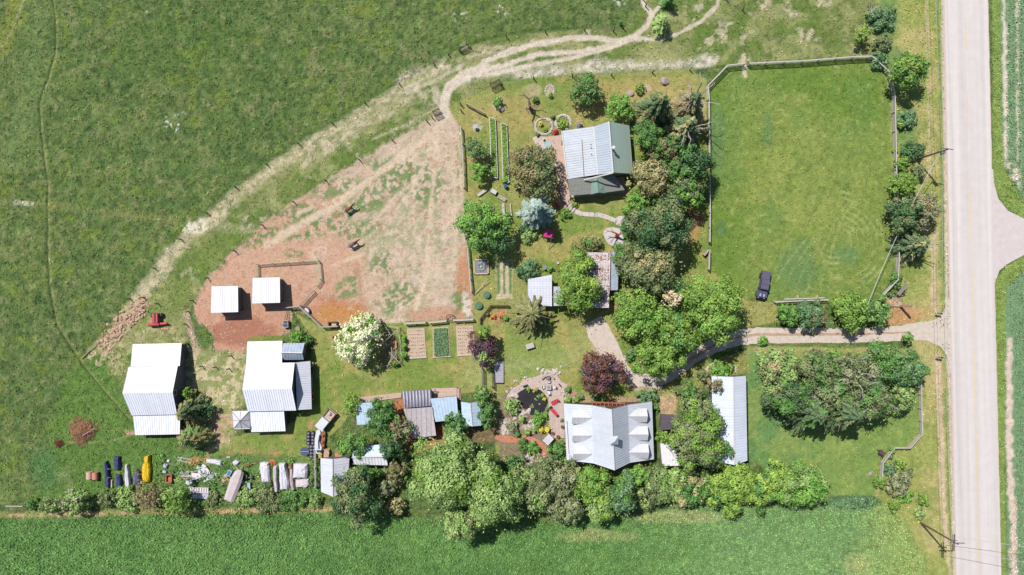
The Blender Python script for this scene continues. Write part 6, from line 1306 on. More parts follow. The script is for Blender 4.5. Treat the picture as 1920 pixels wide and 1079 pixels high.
q = MB().tube(P(153, 673, .2), P(185, 640, .5), .1, .07).tube(P(166, 660, .4), P(168, 657, 1.0), .05); solo('fallen_log', q, wood, 'grey fallen trunk beside the trail left of the rubble', 'log')

# ------------------------------------------------------------------ red machine, trailers, tanks
redm = M('red_machine_paint', (214, 84, 92), .5, .12, 3); 
def wheel(t, c, r, w, rz, rim=steel, n=16, local=False):
    e = Vector((math.cos(rz), math.sin(rz), 0)); c = Vector(c); q = MB().tube(c - e * w / 2, c + e * w / 2, r, r, n); tw = q.build('wheel', black, t, local=local)
    q = MB().tube(c - e * (w / 2 + .01), c + e * (w / 2 + .01), r * .55, r * .55, 10)
    o = q.build('rim', rim, None); o.parent = tw
    if not local: o.data.transform(Matrix.Translation(-t.location))
    return tw
c = P(299, 603); t = thing('hay_machine', 'red hay machine standing in the weeds left of the barns', 'farm machine', c)
MB().box(P(296.5, 597) + Vector((0, 0, .9)), (1.15, 1.9, .8), 0, taper=.9).build('body', redm, t); MB().box(P(297, 596) + Vector((0, 0, 1.35)), (.2, 1.6, .14)).build('chute', M('dark_red', (120, 40, 46), .6, .1, 3), t)
MB().tube(P(282.5, 609) + Vector((0, 0, .7)), P(303, 608) + Vector((0, 0, .7)), .38, .38, 12).build('drum', redm, t); MB().tube(P(303, 608) + Vector((0, 0, .6)), P(316, 607) + Vector((0, 0, .6)), .26, .2, 8).build('gearbox', redm, t); MB().tube(P(316, 607) + Vector((0, 0, .5)), P(321, 611) + Vector((0, 0, .4)), .08).build('drawbar', black, t)
wheel(t, P(288, 592) + Vector((0, 0, .45)), .45, .2, 0); wheel(t, P(306, 592) + Vector((0, 0, .45)), .45, .2, 0)
MB().box(P(310, 617) + Vector((0, 0, .1)), (1.3, .3, .1), R(-10)).build('fallen_panel', M('pink_panel', (226, 160, 140), .8, .1, 3), t)
c = P(538, 608); t = thing('utility_trailer', 'small white topped trailer with a long hitch beside the paddock fence', 'trailer', c); MB().box(c + Vector((0, 0, .65)), (1.0, 1.3, .5), R(4)).build('box', wallw, t); MB().box(c + Vector((0, -.25, .93)), (.8, .55, .06), R(4)).build('lid', M('bluish_lid', (70, 78, 110), .5, .1, 3), t); MB().box(c + Vector((0, .35, .93)), (.75, .45, .08), R(4)).build('seat', woodd, t)
for s in (-1, 1): MB().tube(c + Vector((s * .3, .6, .4)), P(540, 583) + Vector((s * .12, 0, .3)), .05).build('hitch_bar', woodd, t); wheel(t, c + Vector((s * .6, -.1, .3)), .3, .16, 0)
c = P(577, 582.5); t = thing('water_tank', 'white topped oval tank against the bent plank fence', 'tank', c); q = MB()
vs = [(math.cos(R(i * 20)) * .72, math.sin(R(i * 20)) * .48) for i in range(18)]; mr_ = Matrix.Rotation(R(-52), 2); q.prism([tuple(mr_ @ Vector(v) + c.xy) for v in vs], 0, .6); q.build('tank_wall', black, t); q = MB(); q.prism([tuple(mr_ @ (Vector(v) * .72) + c.xy) for v in vs], .55, .66); q.build('tank_top', M('lilac_white_lid', (226, 220, 230), .7, .1, 3), t)
c = P(625.5, 609); t = thing('wooden_feed_box', 'open dark wooden feed box at the end of the bent plank fence', 'feed box', c)
for dx, dy, w, l in ((-.75, 0, .18, 1.0), (.75, 0, .18, 1.0), (0, .42, 1.5, .18), (0, -.42, 1.5, .18)): MB().box(c + Vector((dx, dy, .4)), (w, l, .8)).build('side_board', woodd, t)
MB().box(c + Vector((.2, 0, .3)), (.9, .7, .4)).build('hay', M('pale_hay', (222, 196, 150), .95, .2, 5), t)
c = P(627, 633.5); t = thing('brick_fire_square', 'small square of red bricks left of the white blossoming tree', 'brick ring', c); bm = M('red_bricks', (206, 130, 112), .9, .15, 6)
for dx, dy, w, l in ((-.3, 0, .15, .75), (.3, 0, .15, .75), (0, .3, .45, .15), (0, -.3, .45, .15)): MB().box(c + Vector((dx, dy, .2)), (w, l, .4)).build('brick_side', bm, t)
c = P(559, 617); q = MB().disc(c, .5, .35, 10, .46); solo('stone_cover', q, M('pinkish_cover', (190, 150, 146), .9, .1, 4), 'round pinkish cover above the small gabled shed', 'cover')
t = thing('round_feeder', 'dark ring feeder against the board fence above the middle vegetable plot', 'feeder', P(845, 596)); q = MB(); c = P(845, 596)
for i in range(18):
    a0, a1 = R(i * 20), R(i * 20 + 20); q.tube(c + Vector((math.cos(a0) * .75, math.sin(a0) * .6, .8)), c + Vector((math.cos(a1) * .75, math.sin(a1) * .6, .8)), .05, n=4)
    q.tube(c + Vector((math.cos(a0) * .75, math.sin(a0) * .6, 0)), c + Vector((math.cos(a0) * .75, math.sin(a0) * .6, .8)), .03, n=4)
q.build('ring', black, t)

# ------------------------------------------------------------------ pickup on the pasture
body = M('dark_slate_car_paint', (96, 94, 122), .28, .06, 2, spec=.6); roofp = M('dark_vinyl_top', (104, 100, 124), .75, .12, 6); 
c = P(1431.5, 535.5, .8); t = thing('pickup_truck', 'dark slate off-road pickup parked on the pasture edge', 'pickup truck', (c.x, c.y, 0), rz=R(180 - 12))
ad = lambda nm, q, m_: q.build(nm, m_, t, local=True)
ad('body', MB().box((0, -.15, .78), (1.62, 4.9, .55)).box((0, -2.55, .55), (1.75, .18, .25)), body)
hood = ad('hood', MB().box((0, 1.72, 1.1), (1.36, 1.35, .16), taper=.93).box((0, 1.72, 1.2), (.5, 1.15, .06)), body)
ad('cab', MB().box((0, -.05, 1.35), (1.55, 2.0, .62), taper=.94), body); ad('roof_seam', MB().box((0, -.1, 1.79), (1.46, .05, .02)).box((0, .82, 1.77), (1.4, .1, .05)), black); hg = M('hood_glint', (190, 192, 214), .25, .1, 2); ad('hood_highlight', MB().box((-.35, 1.9, 1.235), (.3, .5, .02)), hg); ad('hood_highlight', MB().box((.35, 1.9, 1.235), (.3, .5, .02)), hg)  # two pale patches paint the reflected glint onto the hood
ad('cab_roof', MB().box((0, -.1, 1.72), (1.45, 1.85, .12)), roofp)
ad('windshield', MB().box((0, .98, 1.4), (1.34, .06, .48), tilt=(.3, 0)), glass)
for s in (-1, 1):
    for y in (-.55, .4): ad('side_window', MB().box((s * .775, y, 1.42), (.05, .75, .36)), glass)
    ad('mirror', MB().box((s * 1.0, .75, 1.3), (.28, .14, .2)), black)
    for y in (1.75, -1.65): ad('fender', MB().box((s * .86, y, .95), (.3, 1.15, .14), taper=.85), body if y > 0 else black); wheel(t, (s * .8, y, .42), .42, .28, 0, local=True)
    ad('headlight', MB().tube((s * .52, 2.38, .95), (s * .52, 2.46, .95), .13, n=12), M('headlight_glass', (240, 240, 244), .2, .02, 2) if s < 0 else bpy.data.materials['headlight_glass'])
    ad('tail_light', MB().box((s * .72, -2.63, .85), (.14, .05, .25)), redm)
ad('grille', MB().box((0, 2.42, .92), (.78, .06, .4)), black); ad('front_bumper', MB().box((0, 2.6, .6), (1.7, .25, .22)), black)
ad('bed_cover', MB().box((0, -1.82, 1.14), (1.5, 1.42, .14)), roofp); ad('bed_wall', MB().box((0, -1.72, .9), (1.66, 1.7, .42)), body)
# ------------------------------------------------------------------ abandoned pickup and hulks
owp = M('old_white_car_paint', (238, 238, 246), .4, .06, 2); bld = M('dark_teal_window', (70, 104, 128), .2, .1, 2)
c = P(610, 789, .8); t = thing('old_pickup', 'abandoned old white pickup with a rusty open bed beside the scrap yard', 'pickup truck', (c.x, c.y, 0), rz=R(-39 + 180 + 0))
ad('cab', MB().box((0, .55, 1.15), (1.75, 1.9, .9), taper=.92), owp); ad('cab_roof', MB().box((0, .45, 1.64), (1.6, 1.75, .08)), owp); ad('body', MB().box((0, -.1, .6), (1.8, 4.3, .45)), owp)
ad('side_window', MB().box((.85, .5, 1.3), (.05, 1.2, .4)).box((-.85, .5, 1.3), (.05, 1.2, .4)), bld); ad('windshield', MB().box((0, 1.5, 1.25), (1.5, .06, .5), tilt=(.3, 0)), bld)
for s in (-1, 1): ad('bed_side', MB().box((s * .82, -1.3, .98), (.12, 1.75, .4)), rust); wheel(t, (s * .8, -1.4, .38), .38, .24, 0, local=True); wheel(t, (s * .8, 1.3, .38), .38, .24, 0, local=True)
ad('tailgate', MB().box((0, -2.15, .98), (1.75, .1, .4)), rust); ad('bed_floor', MB().box((0, -1.3, .86), (1.5, 1.6, .06)), M('pale_dirty_bed', (214, 190, 176), .9, .2, 4)); ad('load', MB().blob((.1, -1.5, .95), .35, 3), woodw)
c = P(600, 827, .6); t = thing('wrecked_car', 'wrecked white car hulk with a rusty stripped side right of the dark tyre rows', 'car wreck', (c.x, c.y, 0), rz=R(-4))
q = MB(); q.prism([(-.75, -2.1), (-.35, -2.4), (.4, -2.3), (.5, -1.2), (.0, 0), (.1, 1.6), (-.1, 2.1), (-.7, 1.9), (-.9, .3)], .3, 1.0); ad('body_side', q, owp); ad('roof', MB().prism([(-.62, -1.2), (0, -1.3), (-.15, 0), (0, 1.2), (-.6, 1.0), (-.78, 0)], .95, 1.4), owp)
ad('rusty_frame', MB().prism([(0, 0), (.5, -1.9), (.85, -1.6), (.95, 1.3), (.75, 1.9), (.1, 1.9)], .2, .7), rust); ad('engine_scrap', MB().blob((.5, 1.1, .7), .4, 5).blob((.55, -.2, .7), .35, 6).blob((.6, -1.0, .65), .4, 7), rust); ad('windshield', MB().box((.05, -1.9, 1.05), (.8, .5, .08), tilt=(.3, 0)), bld)
# rows of tyres, and the round tub
k = 0
for i in range(2):
    for j in range(8):
        x, y = 579 + i * 8.2 + (0 if j < 4 else 3 - i * .8), 812.5 + j * 6.2
        if i == 0 and j >= 4: x = 584
        c = P(x, y); q = MB().disc(c, .37, .22, 14, .33).disc(c + Vector((0, 0, .22)), .33, .2, 14, .37); t = thing('tyre_stack', ('left' if i == 0 else 'right') + ' dark tyre stack in the ' + ('top', 'second', 'third', 'fourth', 'fifth', 'sixth', 'seventh', 'bottom')[j] + ' row beside the wrecked car', 'tyres', c, 'dark tyre stacks beside the wrecked car')
        q.build('tyre', black, t); MB().disc(c + Vector((0, 0, .42)), .2, .02, 12).build('hub_hole', M('greyish_tyre_water', (150, 146, 170), .4, .2, 4) if k == 0 else bpy.data.materials['greyish_tyre_water'], t); k += 1
c = P(573, 846); t = thing('satellite_dish', 'round blue-grey dish lying left of the tyre rows', 'dish', c); q = MB(); q.disc(c + Vector((0, 0, .3)), .4, .25, 22, .85); q.build('dish', M('blue_grey_dish', (84, 96, 128), .5, .12, 2), t)
for a in (0, 1.57): MB().tube(c + Vector((math.cos(a) * .75, math.sin(a) * .75, .58)), c - Vector((math.cos(a) * .75, math.sin(a) * .75, -.58)), .025).build('rib', steel, t)
# crates near the shed
for x, y, w, l, a, m_, lab in ((614, 850, 1.1, 1.7, -6, M('tan_stacked_boards', (214, 178, 150), .9, .15, 3), 'stack of tan boards at the top of the scrap yard shed'), (636, 852, 1.4, .9, 10, M('orange_tan_rubble', (214, 156, 120), .9, .2, 3), 'heap of orange bricks at the top of the scrap yard shed'), (602, 853, .7, 1.1, 5, M('yellow_brown_tarp', (206, 176, 90), .9, .2, 3), 'yellow-brown tarp heap between the car hulk and the boards')):
    q = MB().box((*P(x, y).xy, .4), (w, l, .8), R(a), taper=.85).box((*P(x + 2, y - 3).xy, .85), (w * .6, l * .4, .12), R(a + 15)); solo('board_stack', q, m_, lab, 'stack')

# ------------------------------------------------------------------ scrap yard
navy = M('navy_tarp', (70, 76, 124), .6, .15, 2, .3, 4); slate = M('slate_tarp', (112, 108, 140), .6, .15, 2, .3, 4); whit = M('white_tarp', (240, 236, 246), .6, .06, 2, .3, 4); yel = M('yellow_tarp', (248, 204, 28), .6, .08, 2, .3, 4)
pinkw = M('pinkish_white_tarp', (232, 216, 220), .7, .1, 2, .3, 4)
def bundle(name, label, poly, h, mat, group=None, seed=1, cat='tarp bundle', straps=0):
    """a tarp drawn over something long: ridged, wrinkled top from an outline in photo pixels"""
    rl = random.Random(seed); q = MB(); n = len(poly); hc = h * .5; cx = sum(p[0] for p in poly) / n; cy = sum(p[1] for p in poly) / n
    pts = []
    for i in range(n):
        for k in (0, .33, .66): a, b = poly[i], poly[(i + 1) % n]; pts.append((a[0] * (1 - k) + b[0] * k + rl.uniform(-.5, .5), a[1] * (1 - k) + b[1] * k + rl.uniform(-.5, .5)))
    if sum(pts[i][0] * pts[(i + 1) % len(pts)][1] - pts[(i + 1) % len(pts)][0] * pts[i][1] for i in range(len(pts))) > 0: pts = pts[::-1]
    m = len(pts); rings = []; x_ext = max(p[0] for p in poly) - min(p[0] for p in poly); y_ext = max(p[1] for p in poly) - min(p[1] for p in poly)
    for f, z in ((1.0, 0), (.96, .6), (.72, .92), (.3, 1.0)):
        fx, fy = (f, 1 - (1 - f) * (x_ext / y_ext)) if y_ext > x_ext else (1 - (1 - f) * (y_ext / x_ext), f)
        rings.append([P(cx + (p[0] - cx) * fx, cy + (p[1] - cy) * fy).xy.to_3d() + Vector((0, 0, h * (z + (rl.uniform(-.1, .07) if z else 0)))) for p in pts])
    vs = sum(rings, []); fs = [(r * m + i, r * m + (i + 1) % m, (r + 1) * m + (i + 1) % m, (r + 1) * m + i) for r in range(3) for i in range(m)] + [tuple(3 * m + i for i in range(m))]
    q.add(vs, fs)
    if not straps: return solo(name, q, mat, label, cat, group)
    c = P(cx, cy); t = thing(name, label, cat, c, group); q.build('cover', mat, t); 
    for k in range(straps):
        f = (k + 1) / (straps + 1)
        if y_ext > x_ext: y = min(p[1] for p in poly) + y_ext * f; MB().tube(P(cx - x_ext * .42, y, h * .7), P(cx, y, h * 1.06), .04).tube(P(cx, y, h * 1.06), P(cx + x_ext * .42, y, h * .7), .04).build('strap', woodw, t)
    return t
rc = lambda x, y, w, h, a=0: [(x + u * math.cos(R(a)) - v * math.sin(R(a)), y + u * math.sin(R(a)) + v * math.cos(R(a))) for u, v in ((-w / 2, -h / 2), (w / 2, -h / 2), (w / 2, h / 2), (-w / 2, h / 2))]
HB = 'round hay bales at the left end of the scrap row'
for x, y, m_, lab in ((171, 890.5, M('pale_pink_wrap', (230, 190, 170), .8, .1, 3), 'paler left one of the two wrapped round bales'), (182, 891.5, M('orange_pink_wrap', (222, 150, 130), .8, .1, 3), 'more orange right one of the two wrapped round bales')):
    c = P(x, y); q = MB().tube((c.x, c.y - .65, .55), (c.x, c.y + .65, .55), .55, .55, 16); solo('round_bale', q, m_, lab, 'bale', HB)
bundle('tarp_bundle', 'long navy tarp bundle tied in the middle, first right of the round bales', [(199, 866), (203, 864), (206, 873), (207, 886), (209, 900), (209, 913), (201, 913), (200, 890)], .9, navy, 'navy tarp bundles', 3, straps=2)
bundle('tarp_bundle', 'short navy tarp bundle, the upper one', rc(222, 868.5, 10, 25, -5), .9, navy, 'navy tarp bundles', 4)
bundle('tarp_bundle', 'short navy tarp bundle, directly below the other short one', rc(224.5, 901, 9, 24, -3), .8, navy, 'navy tarp bundles', 5)
bundle('tarp_bundle', 'narrow cream board between the navy bundles', rc(211, 907, 3.4, 15), .4, M('cream_board', (232, 214, 190), .8, .1, 3), None, 6, 'board')
bundle('tarp_bundle', 'slim white tarp bundle left of the slate pointed one', [(238, 871), (242, 870), (245, 885), (247, 914), (239, 915), (236, 890)], .8, whit, None, 7)
bundle('tarp_bundle', 'slate blue tarp bundle with a pointed top left of the yellow tarp', [(260, 879), (264, 884), (267, 898), (265, 908), (261, 912), (254, 906), (253, 896), (256, 885)], 1.0, slate, None, 8, straps=2)
bundle('yellow_tarp', 'bright yellow wrinkled tarp over a long heap', [(273.5, 856), (283, 853), (283, 866), (285, 878), (283, 904), (271, 905), (268.5, 888), (269.5, 872), (274, 866)], .9, yel, None, 9)
c = P(316.7, 864.2); solo('white_ball', MB().disc(c, .3, .35, 12, .24), whit, 'small round white lid on a post near the yellow tarp', 'lid')
for i, (x, y, w, h, a) in enumerate(((311, 874, 8, 9, 20), (310, 885, 8, 6, 5))): bundle('bin_bag', ('upper', 'lower')[i] + ' white and dark bag right of the yellow tarp', rc(x, y, w, h, a), .5, M('mottled_white_blue', (206, 212, 232), .6, .5, 2) if i == 0 else bpy.data.materials['mottled_white_blue'], None, 20 + i, 'bag')
c = P(320.5, 896); t = thing('wooden_crate', 'open brown wooden crate below the white bags', 'crate', c); cr = M('reddish_crate_wood', (196, 132, 110), .9, .2, 4)
for dx, dy, w, l in ((-.5, 0, .14, 1.5), (.5, 0, .14, 1.5), (0, .7, 1.1, .14), (0, -.7, 1.1, .14)): MB().box(c + Vector((dx, dy, .45)), (w, l, .9)).build('side_board', cr, t)
MB().box(c + Vector((.05, -.2, .3)), (.6, .8, .5)).build('contents', M('orange_scrap', (214, 120, 84), .9, .2, 4), t)
t = thing('pipe_frame', 'white ladder-like pipe frame on the grass above the scrap sheets', 'frame', P(347, 863))
for a, b in (((333, 858.5), (360, 862.5)), ((332, 864), (358, 868.5)), ((336, 858), (343, 866)), ((342, 858), (336, 866)), ((338, 859), (337.5, 866))): MB().tube(P(*a, .3), P(*b, .3), .07).build('bar', woodw, t)
SLAB = ['white sheet at the upper left of the scrap heap', 'long white sheet in the middle of the scrap heap', 'white sheet on the right half of the scrap heap', 'white sheet at the upper right of the scrap heap', 'tilted white sheet at the top of the scrap heap',
 'grey sheet at the right of the scrap heap', 'grey sheet at the lower right tip of the scrap heap', 'narrow pink board at the upper left of the scrap heap', 'narrow pink board across the top middle of the scrap heap', 'pink board at the lower left of the scrap heap',
 'long grey board along the bottom of the scrap heap', 'small tilted sheet at the very top right of the scrap heap', 'small sheet at the far right of the scrap heap', 'thin pink board below the middle of the scrap heap', 'pink board at the bottom right of the scrap heap',
 'flat grey board across the left middle of the scrap heap', 'steep white board in the middle of the scrap heap', 'steep small sheet right of the heap middle']
rl = random.Random(12); scr = [M('white_scrap_sheet', (240, 234, 242), .6, .1, 2), M('pink_scrap_board', (222, 176, 172), .8, .2, 2), M('grey_scrap_sheet', (206, 204, 214), .6, .2, 2)]
spots = [(346, 888, 16, 5, 3), (356, 893, 30, 5, 2), (372, 890, 24, 5, 4), (384, 885, 22, 6, 8), (378, 879, 16, 7, 25), (392, 892, 22, 6, 6), (396, 898, 18, 5, -4), (352, 884, 18, 2.5, 6), (366, 884, 14, 2.5, -12), (345, 898, 22, 2.5, -2), (370, 897, 24, 2.5, -14), (384, 874, 8, 6, 30), (402, 889, 9, 5, 20), (360, 899, 20, 2, 0), (388, 901, 10, 3, -20), (348, 893, 24, 3.5, 0), (376, 893.5, 12, 3, -30), (390, 881, 9, 5, 50)]
for i, (x, y, w, h, a) in enumerate(spots):
    m_ = scr[(1 if h < 3 else 0) if i % 5 else 2]; q = MB().box((*P(x, y).xy, .15 + .05 * (i % 6)), (w * .1, h * .1, .05), R(-a), (rl.uniform(-.08, .08), rl.uniform(-.08, .08)))
    solo('scrap_sheet', q, m_, SLAB[i], 'scrap sheet', 'scrap sheets heaped left of the covered boat')
bundle('tarp_bundle', 'small white crumpled sack under the scrap sheet heap', [(350, 902), (362, 900), (364, 906), (356, 911), (349, 907)], .5, whit, None, 31, 'sack')
t = thing('panel_stack', 'stack of pale window panels left of the covered boat', 'panel stack', P(375, 924)); cpn = P(375, 924)
for i in range(3): MB().box(P(375 + i * .5, 918.5) + Vector((0, 0, .2 + i * .16)), (3.6 - i * .1, .95, .12), R(-2)).build('panel', scr[0], t); MB().box(P(377 + i * .5, 929.5) + Vector((0, 0, .15 + i * .12)), (3.1 - i * .1, 1.0, .1), R(-3)).build('panel', scr[2], t)
for i in range(7): MB().box(P(362 + i * 4.6, 918) + Vector((0, 0, .64)), (.1, .8, .04), R(-2)).build('panel_bar', scr[1], t)
bundle('tarp_bundle', 'long white rolled tarp at the top of the scrap yard, left of the boat', [(389, 860), (404, 861), (418, 864), (417, 873), (402, 871), (389, 867)], .7, whit, None, 32)
bundle('tarp_bundle', 'crumpled white sack above the covered boat', [(437, 866), (444, 862), (450, 866), (447, 872), (438, 872)], .5, whit, None, 33, 'sack')
q = MB().box((*P(429, 857.5).xy, .2), (.7, .25, .1)); solo('white_board', q, woodw, 'tiny white board above the rolled tarp', 'board')
q = MB().tube(P(457, 871.5, .2), P(481, 869.5, .2), .09); solo('orange_beam', q, M('orange_beam', (214, 132, 92), .8, .15, 3), 'orange-brown beam lying right of the white sack', 'beam')
c = P(432, 886.5); t = thing('blue_crate', 'bright blue crate beside the bow of the covered boat', 'crate', c); MB().box(c + Vector((0, 0, .35)), (.75, 1.2, .7), R(-28), taper=.92).build('crate_body', M('white_crate_rim', (214, 224, 232), .6, .05, 2), t); MB().box(c + Vector((0, 0, .71)), (.5, .9, .03), R(-28)).build('crate_lid', M('bright_blue_plastic', (52, 140, 196), .5, .08, 2), t)
for x, y in ((424, 893), (420, 902)): bundle('scrap_heap', ('upper' if y < 900 else 'lower') + ' small pile of reddish scrap left of the covered boat', rc(x, y, 7, 6, 30), .4, scr[1], None, int(x), 'scrap')
# covered boat on a trailer
t = thing('covered_boat', 'boat under a pale pinkish cover with a pointed bow, on its trailer', 'boat', P(440, 912)); q = MB()
out_ = [(440, 885), (447, 881.5), (455, 883), (457, 888), (453, 905), (447, 920), (438.5, 942), (419.5, 937.5), (425, 920), (432, 898)]
cov = M('pinkish_boat_cover', (222, 206, 206), .8, .1, 1.5, .3, 4); hul = M('boat_hull', (196, 196, 206), .5, .1, 2)
low = [P(460 - (460 - a) * .93 if a > 440 else a + 3, b - 1.5, .7) for a, b in out_]; top = [P(a, b, 1.35) for a, b in out_]; m = len(out_)
cen = [P(a * .5 + (437.8 + (912 - b) * .42) * .5, b, 1.75) for a, b in out_]
q.add(top + cen, [(i, (i + 1) % m, m + (i + 1) % m, m + i) for i in range(m)] + [tuple(m + i for i in range(m))]); o = q.build('cover', cov, t)
q = MB(); keel = [v.lerp(Vector((P(440, 912).x, v.y, .4)), .35).xy.to_3d() + Vector((0, 0, .45)) for v in top]; q.add([v - Vector((0, 0, .02)) for v in top] + keel, [(i, m + i, m + (i + 1) % m, (i + 1) % m) for i in range(m)] + [tuple(range(2 * m - 1, m - 1, -1))]); q.build('hull', hul, t)
for a, b in (((440, 873), (449, 884)), ((455, 874), (447, 885)), ((452, 884), (463, 894))): MB().tube(P(*a, .5), P(*b, .7), .06).build('trailer_bar', M('yellowish_bar', (226, 200, 150), .8, .1, 3) if a == (440, 873) else bpy.data.materials['yellowish_bar'], t)
for x, y in ((428, 930), (445, 934)): wheel(t, P(x, y) + Vector((0, 0, .3)), .3, .18, R(20))
t = thing('trailer_axle', 'old axle with two dark wheels beside the covered boat', 'axle', P(470, 895.5))
for x in (464.5, 475): wheel(t, P(x, 895.5) + Vector((0, 0, .35)), .38, .26, .1)
MB().box((*P(469.8, 895.5).xy, .35), (.8, .12, .12)).build('axle_bar', steel, t)
q = MB().box((*P(468.5, 911).xy, .35), (.55, 1.3, .5), R(3)).box((*P(458.5, 909).xy, .3), (.7, 1.5, .4), R(15), taper=.9); solo('boat_engine', q, M('light_grey_casing', (196, 200, 216), .5, .15, 3), 'light grey casing lying below the two old wheels', 'casing')
# white tarped strips
bundle('tarped_strip', 'wavy white tarp strip, first from the left right of the boat', [(489, 867), (497, 866), (506, 867), (507, 880), (509, 904), (493, 905), (491, 890), (488, 878)], .9, whit, 'white tarped stacks', 41, straps=0)
bundle('tarped_strip', 'thin pinkish tarp strip second from the left, with a dark coil at its foot', [(514, 874), (521, 873), (521, 900), (523, 922), (517, 922), (514, 900)], .8, pinkw, 'white tarped stacks', 42)
c = P(518.5, 921.5, .3); solo('coil', MB().disc((c.x, c.y, .4), .3, .2, 12, .3), black, 'dark coil at the foot of the thin tarp strip', 'coil')
bundle('tarped_strip', 'broad white tarp stack, third from the left', [(525, 868), (537, 867), (540, 880), (545, 905), (543, 918), (527, 917), (526, 890)], 1.2, whit, 'white tarped stacks', 43)
bundle('tarped_strip', 'narrow dirty pinkish strip right of the broad white stack', [(545, 875), (551, 875), (552, 900), (555, 918), (549, 921), (545, 900)], .9, M('dirty_pink_tarp', (214, 190, 186), .8, .15, 2), 'white tarped stacks', 44)
bundle('tarped_strip', 'square white tarp stack, upper right of the scrap yard', [(552, 869), (566, 869), (579, 869), (578, 896), (564, 896), (551, 896)], 1.2, whit, 'white tarped stacks', 45)
bundle('tarped_strip', 'lower pale pink stack below the square white one', [(555, 898.5), (581, 897), (582, 908), (577, 914), (556, 914)], .9, pinkw, 'white tarped stacks', 46)
solo('rusty_drum', MB().disc((*P(547, 874).xy, 0), .33, 1.1, 14), rust, 'rusty orange drum between two white stacks', 'drum'); solo('rusty_heap', MB().blob((*P(512, 868).xy, .1), .6, 5, 8, 4, .3, .6), M('rust_orange', (206, 124, 76), .9, .25, 3), 'rust orange heap between the first two tarp strips', 'scrap')

# ------------------------------------------------------------------ roadside: frame, sign post, mailboxes, poles
c = P(1691, 549); t = thing('timber_truss', 'leaning wooden truss frame by the driveway mouth', 'wooden frame', c)
for a, b in (((1680, 556, .1), (1702, 531, 1.6)), ((1677, 551, .1), (1684, 559, .1)), ((1684, 559, .1), (1700, 536, .1)), ((1700, 536, .1), (1702, 531, 1.6)), ((1684, 559, .1), (1690, 545, 1.0)), ((1697, 555, .1), (1690, 545, 1.0)), ((1697, 555, .1), (1699, 540, 1.2)), ((1680, 557, .3), (1698, 555, .1)), ((1676, 548, .6), (1686, 552, .8)), ((1688, 551, .6), (1700, 548, .6))): MB().tube(P(*a), P(*b), .07).build('beam', woodw if a[2] < .5 and b[2] > 1 else woodd, t)
q = MB(); q.add([P(1681, 552, .9), P(1687, 556, .6), P(1703, 536, 1.4), P(1698, 531, 1.8)], [(0, 1, 2, 3)]); q.add([P(1681, 552, .85), P(1687, 556, .55), P(1703, 536, 1.35), P(1698, 531, 1.75)], [(3, 2, 1, 0)]); q.build('panel', wood, t)
c = P(1687, 574.5); t = thing('gate_post', 'tall squared wooden gate post with a cross arm at the driveway mouth', 'gate post', c); MB().box(c + Vector((0, 0, 2.2)), (.34, .34, 4.4)).build('post', M('pinkish_post_wood', (206, 182, 164), .9, .15, 3), t); MB().box(c + Vector((-.7, 0, .25)), (1.5, .15, .15)).build('base_rail', woodw, t)
for (x, y, lab) in ((1753.5, 588, 'upper letterbox stand beside the driveway mouth'), (1754.5, 669.5, 'lower letterbox stand below the driveway mouth')):
    c = P(x, y); t = thing('letterbox_stand', lab, 'letterbox', c, 'letterbox stands at the driveway mouth')
    MB().tube(c, c + Vector((0, 0, 1.0)), .06).build('post', woodd, t); q = MB().box(c + Vector((0, 0, 1.12)), (1.1, .3, .12), R(-8)); q.build('shelf', woodw, t); MB().tube(c + Vector((-.4, .05, 1.3)), c + Vector((.1, 0, 1.3)), .13, n=10).build('letterbox', M('dull_grey_box', (150, 140, 136), .6, .15, 3) if y < 600 else bpy.data.materials['dull_grey_box'], t); MB().box(c + Vector((.38, -.05, 1.3)), (.3, .22, .22), R(-8)).build('newspaper_box', black, t)
c = P(1437, 638); solo('marker_stake', MB().tube(c, c + Vector((0, 0, .9)), .05).box(c + Vector((0, 0, .9)), (.3, .05, .25)), woodd, 'small dark marker stake at the lower driveway edge', 'stake')
c = P(1324, 473); q = MB().box((*P(1322, 475).xy, .5), (1.4, .35, 1.0), R(50)); solo('water_trough', q, wood, 'grey trough slanted against the pasture fence', 'trough')
q = MB().tube(P(1470, 562, 1.25), P(1546, 559.5, 1.25), .12); solo('white_beam', q, woodw, 'long white beam lying on the low plank fence', 'beam')
for x, lab in ((1492, 'left'), (1528, 'right')): solo('short_stake', MB().box((*P(x, 557).xy, .5), (.14, .7, 1.0)), M('yellow_stake', (232, 214, 150), .8, .1, 3) if x == 1492 else bpy.data.materials['yellow_stake'], lab + ' pale stake standing up at the low plank fence', 'stake')
polem = M('utility_pole_wood', (124, 104, 92), .9, .15, 2); cer = M('insulator', (214, 196, 196), .4, .1, 3)
def pole(base, label, h, arms, tilt=(0, 0), extra=()):
    c = P(*base); t = thing('utility_pole', label, 'utility pole', c, 'utility poles along the road')
    top = c + Vector((tilt[0], tilt[1], h)); MB().tube(c - Vector((0, 0, .2)), top, .19, .12, 10).build('pole_shaft', polem, t)
    for f, L, a in arms:
        p = c.lerp(top, f); e = Vector((math.cos(R(a)), math.sin(R(a)), 0)); n_ = Vector((-e.y, e.x, 0)) * .17
        MB().box(p + n_, (L, .12, .14), R(a)).build('crossarm', polem, t)
        for k in (-1, -.45, .45, 1): q = p + n_ + e * k * L * .46; MB().tube(q + Vector((0, 0, .07)), q + Vector((0, 0, .3)), .06, n=8).build('insulator', cer, t)
    return t, top
t, top1 = pole((1717, 300), 'upper utility pole with a transformer and one crossarm, leaning over the road', 9.6, ((.955, 2.2, -8),))
q = c = P(1717, 300); MB().tube(c + Vector((-.05, -.4, 7.7)), c + Vector((-.05, -.4, 8.7)), .26, n=12).build('transformer', M('grey_transformer', (150, 152, 156), .5, .08, 3), t)
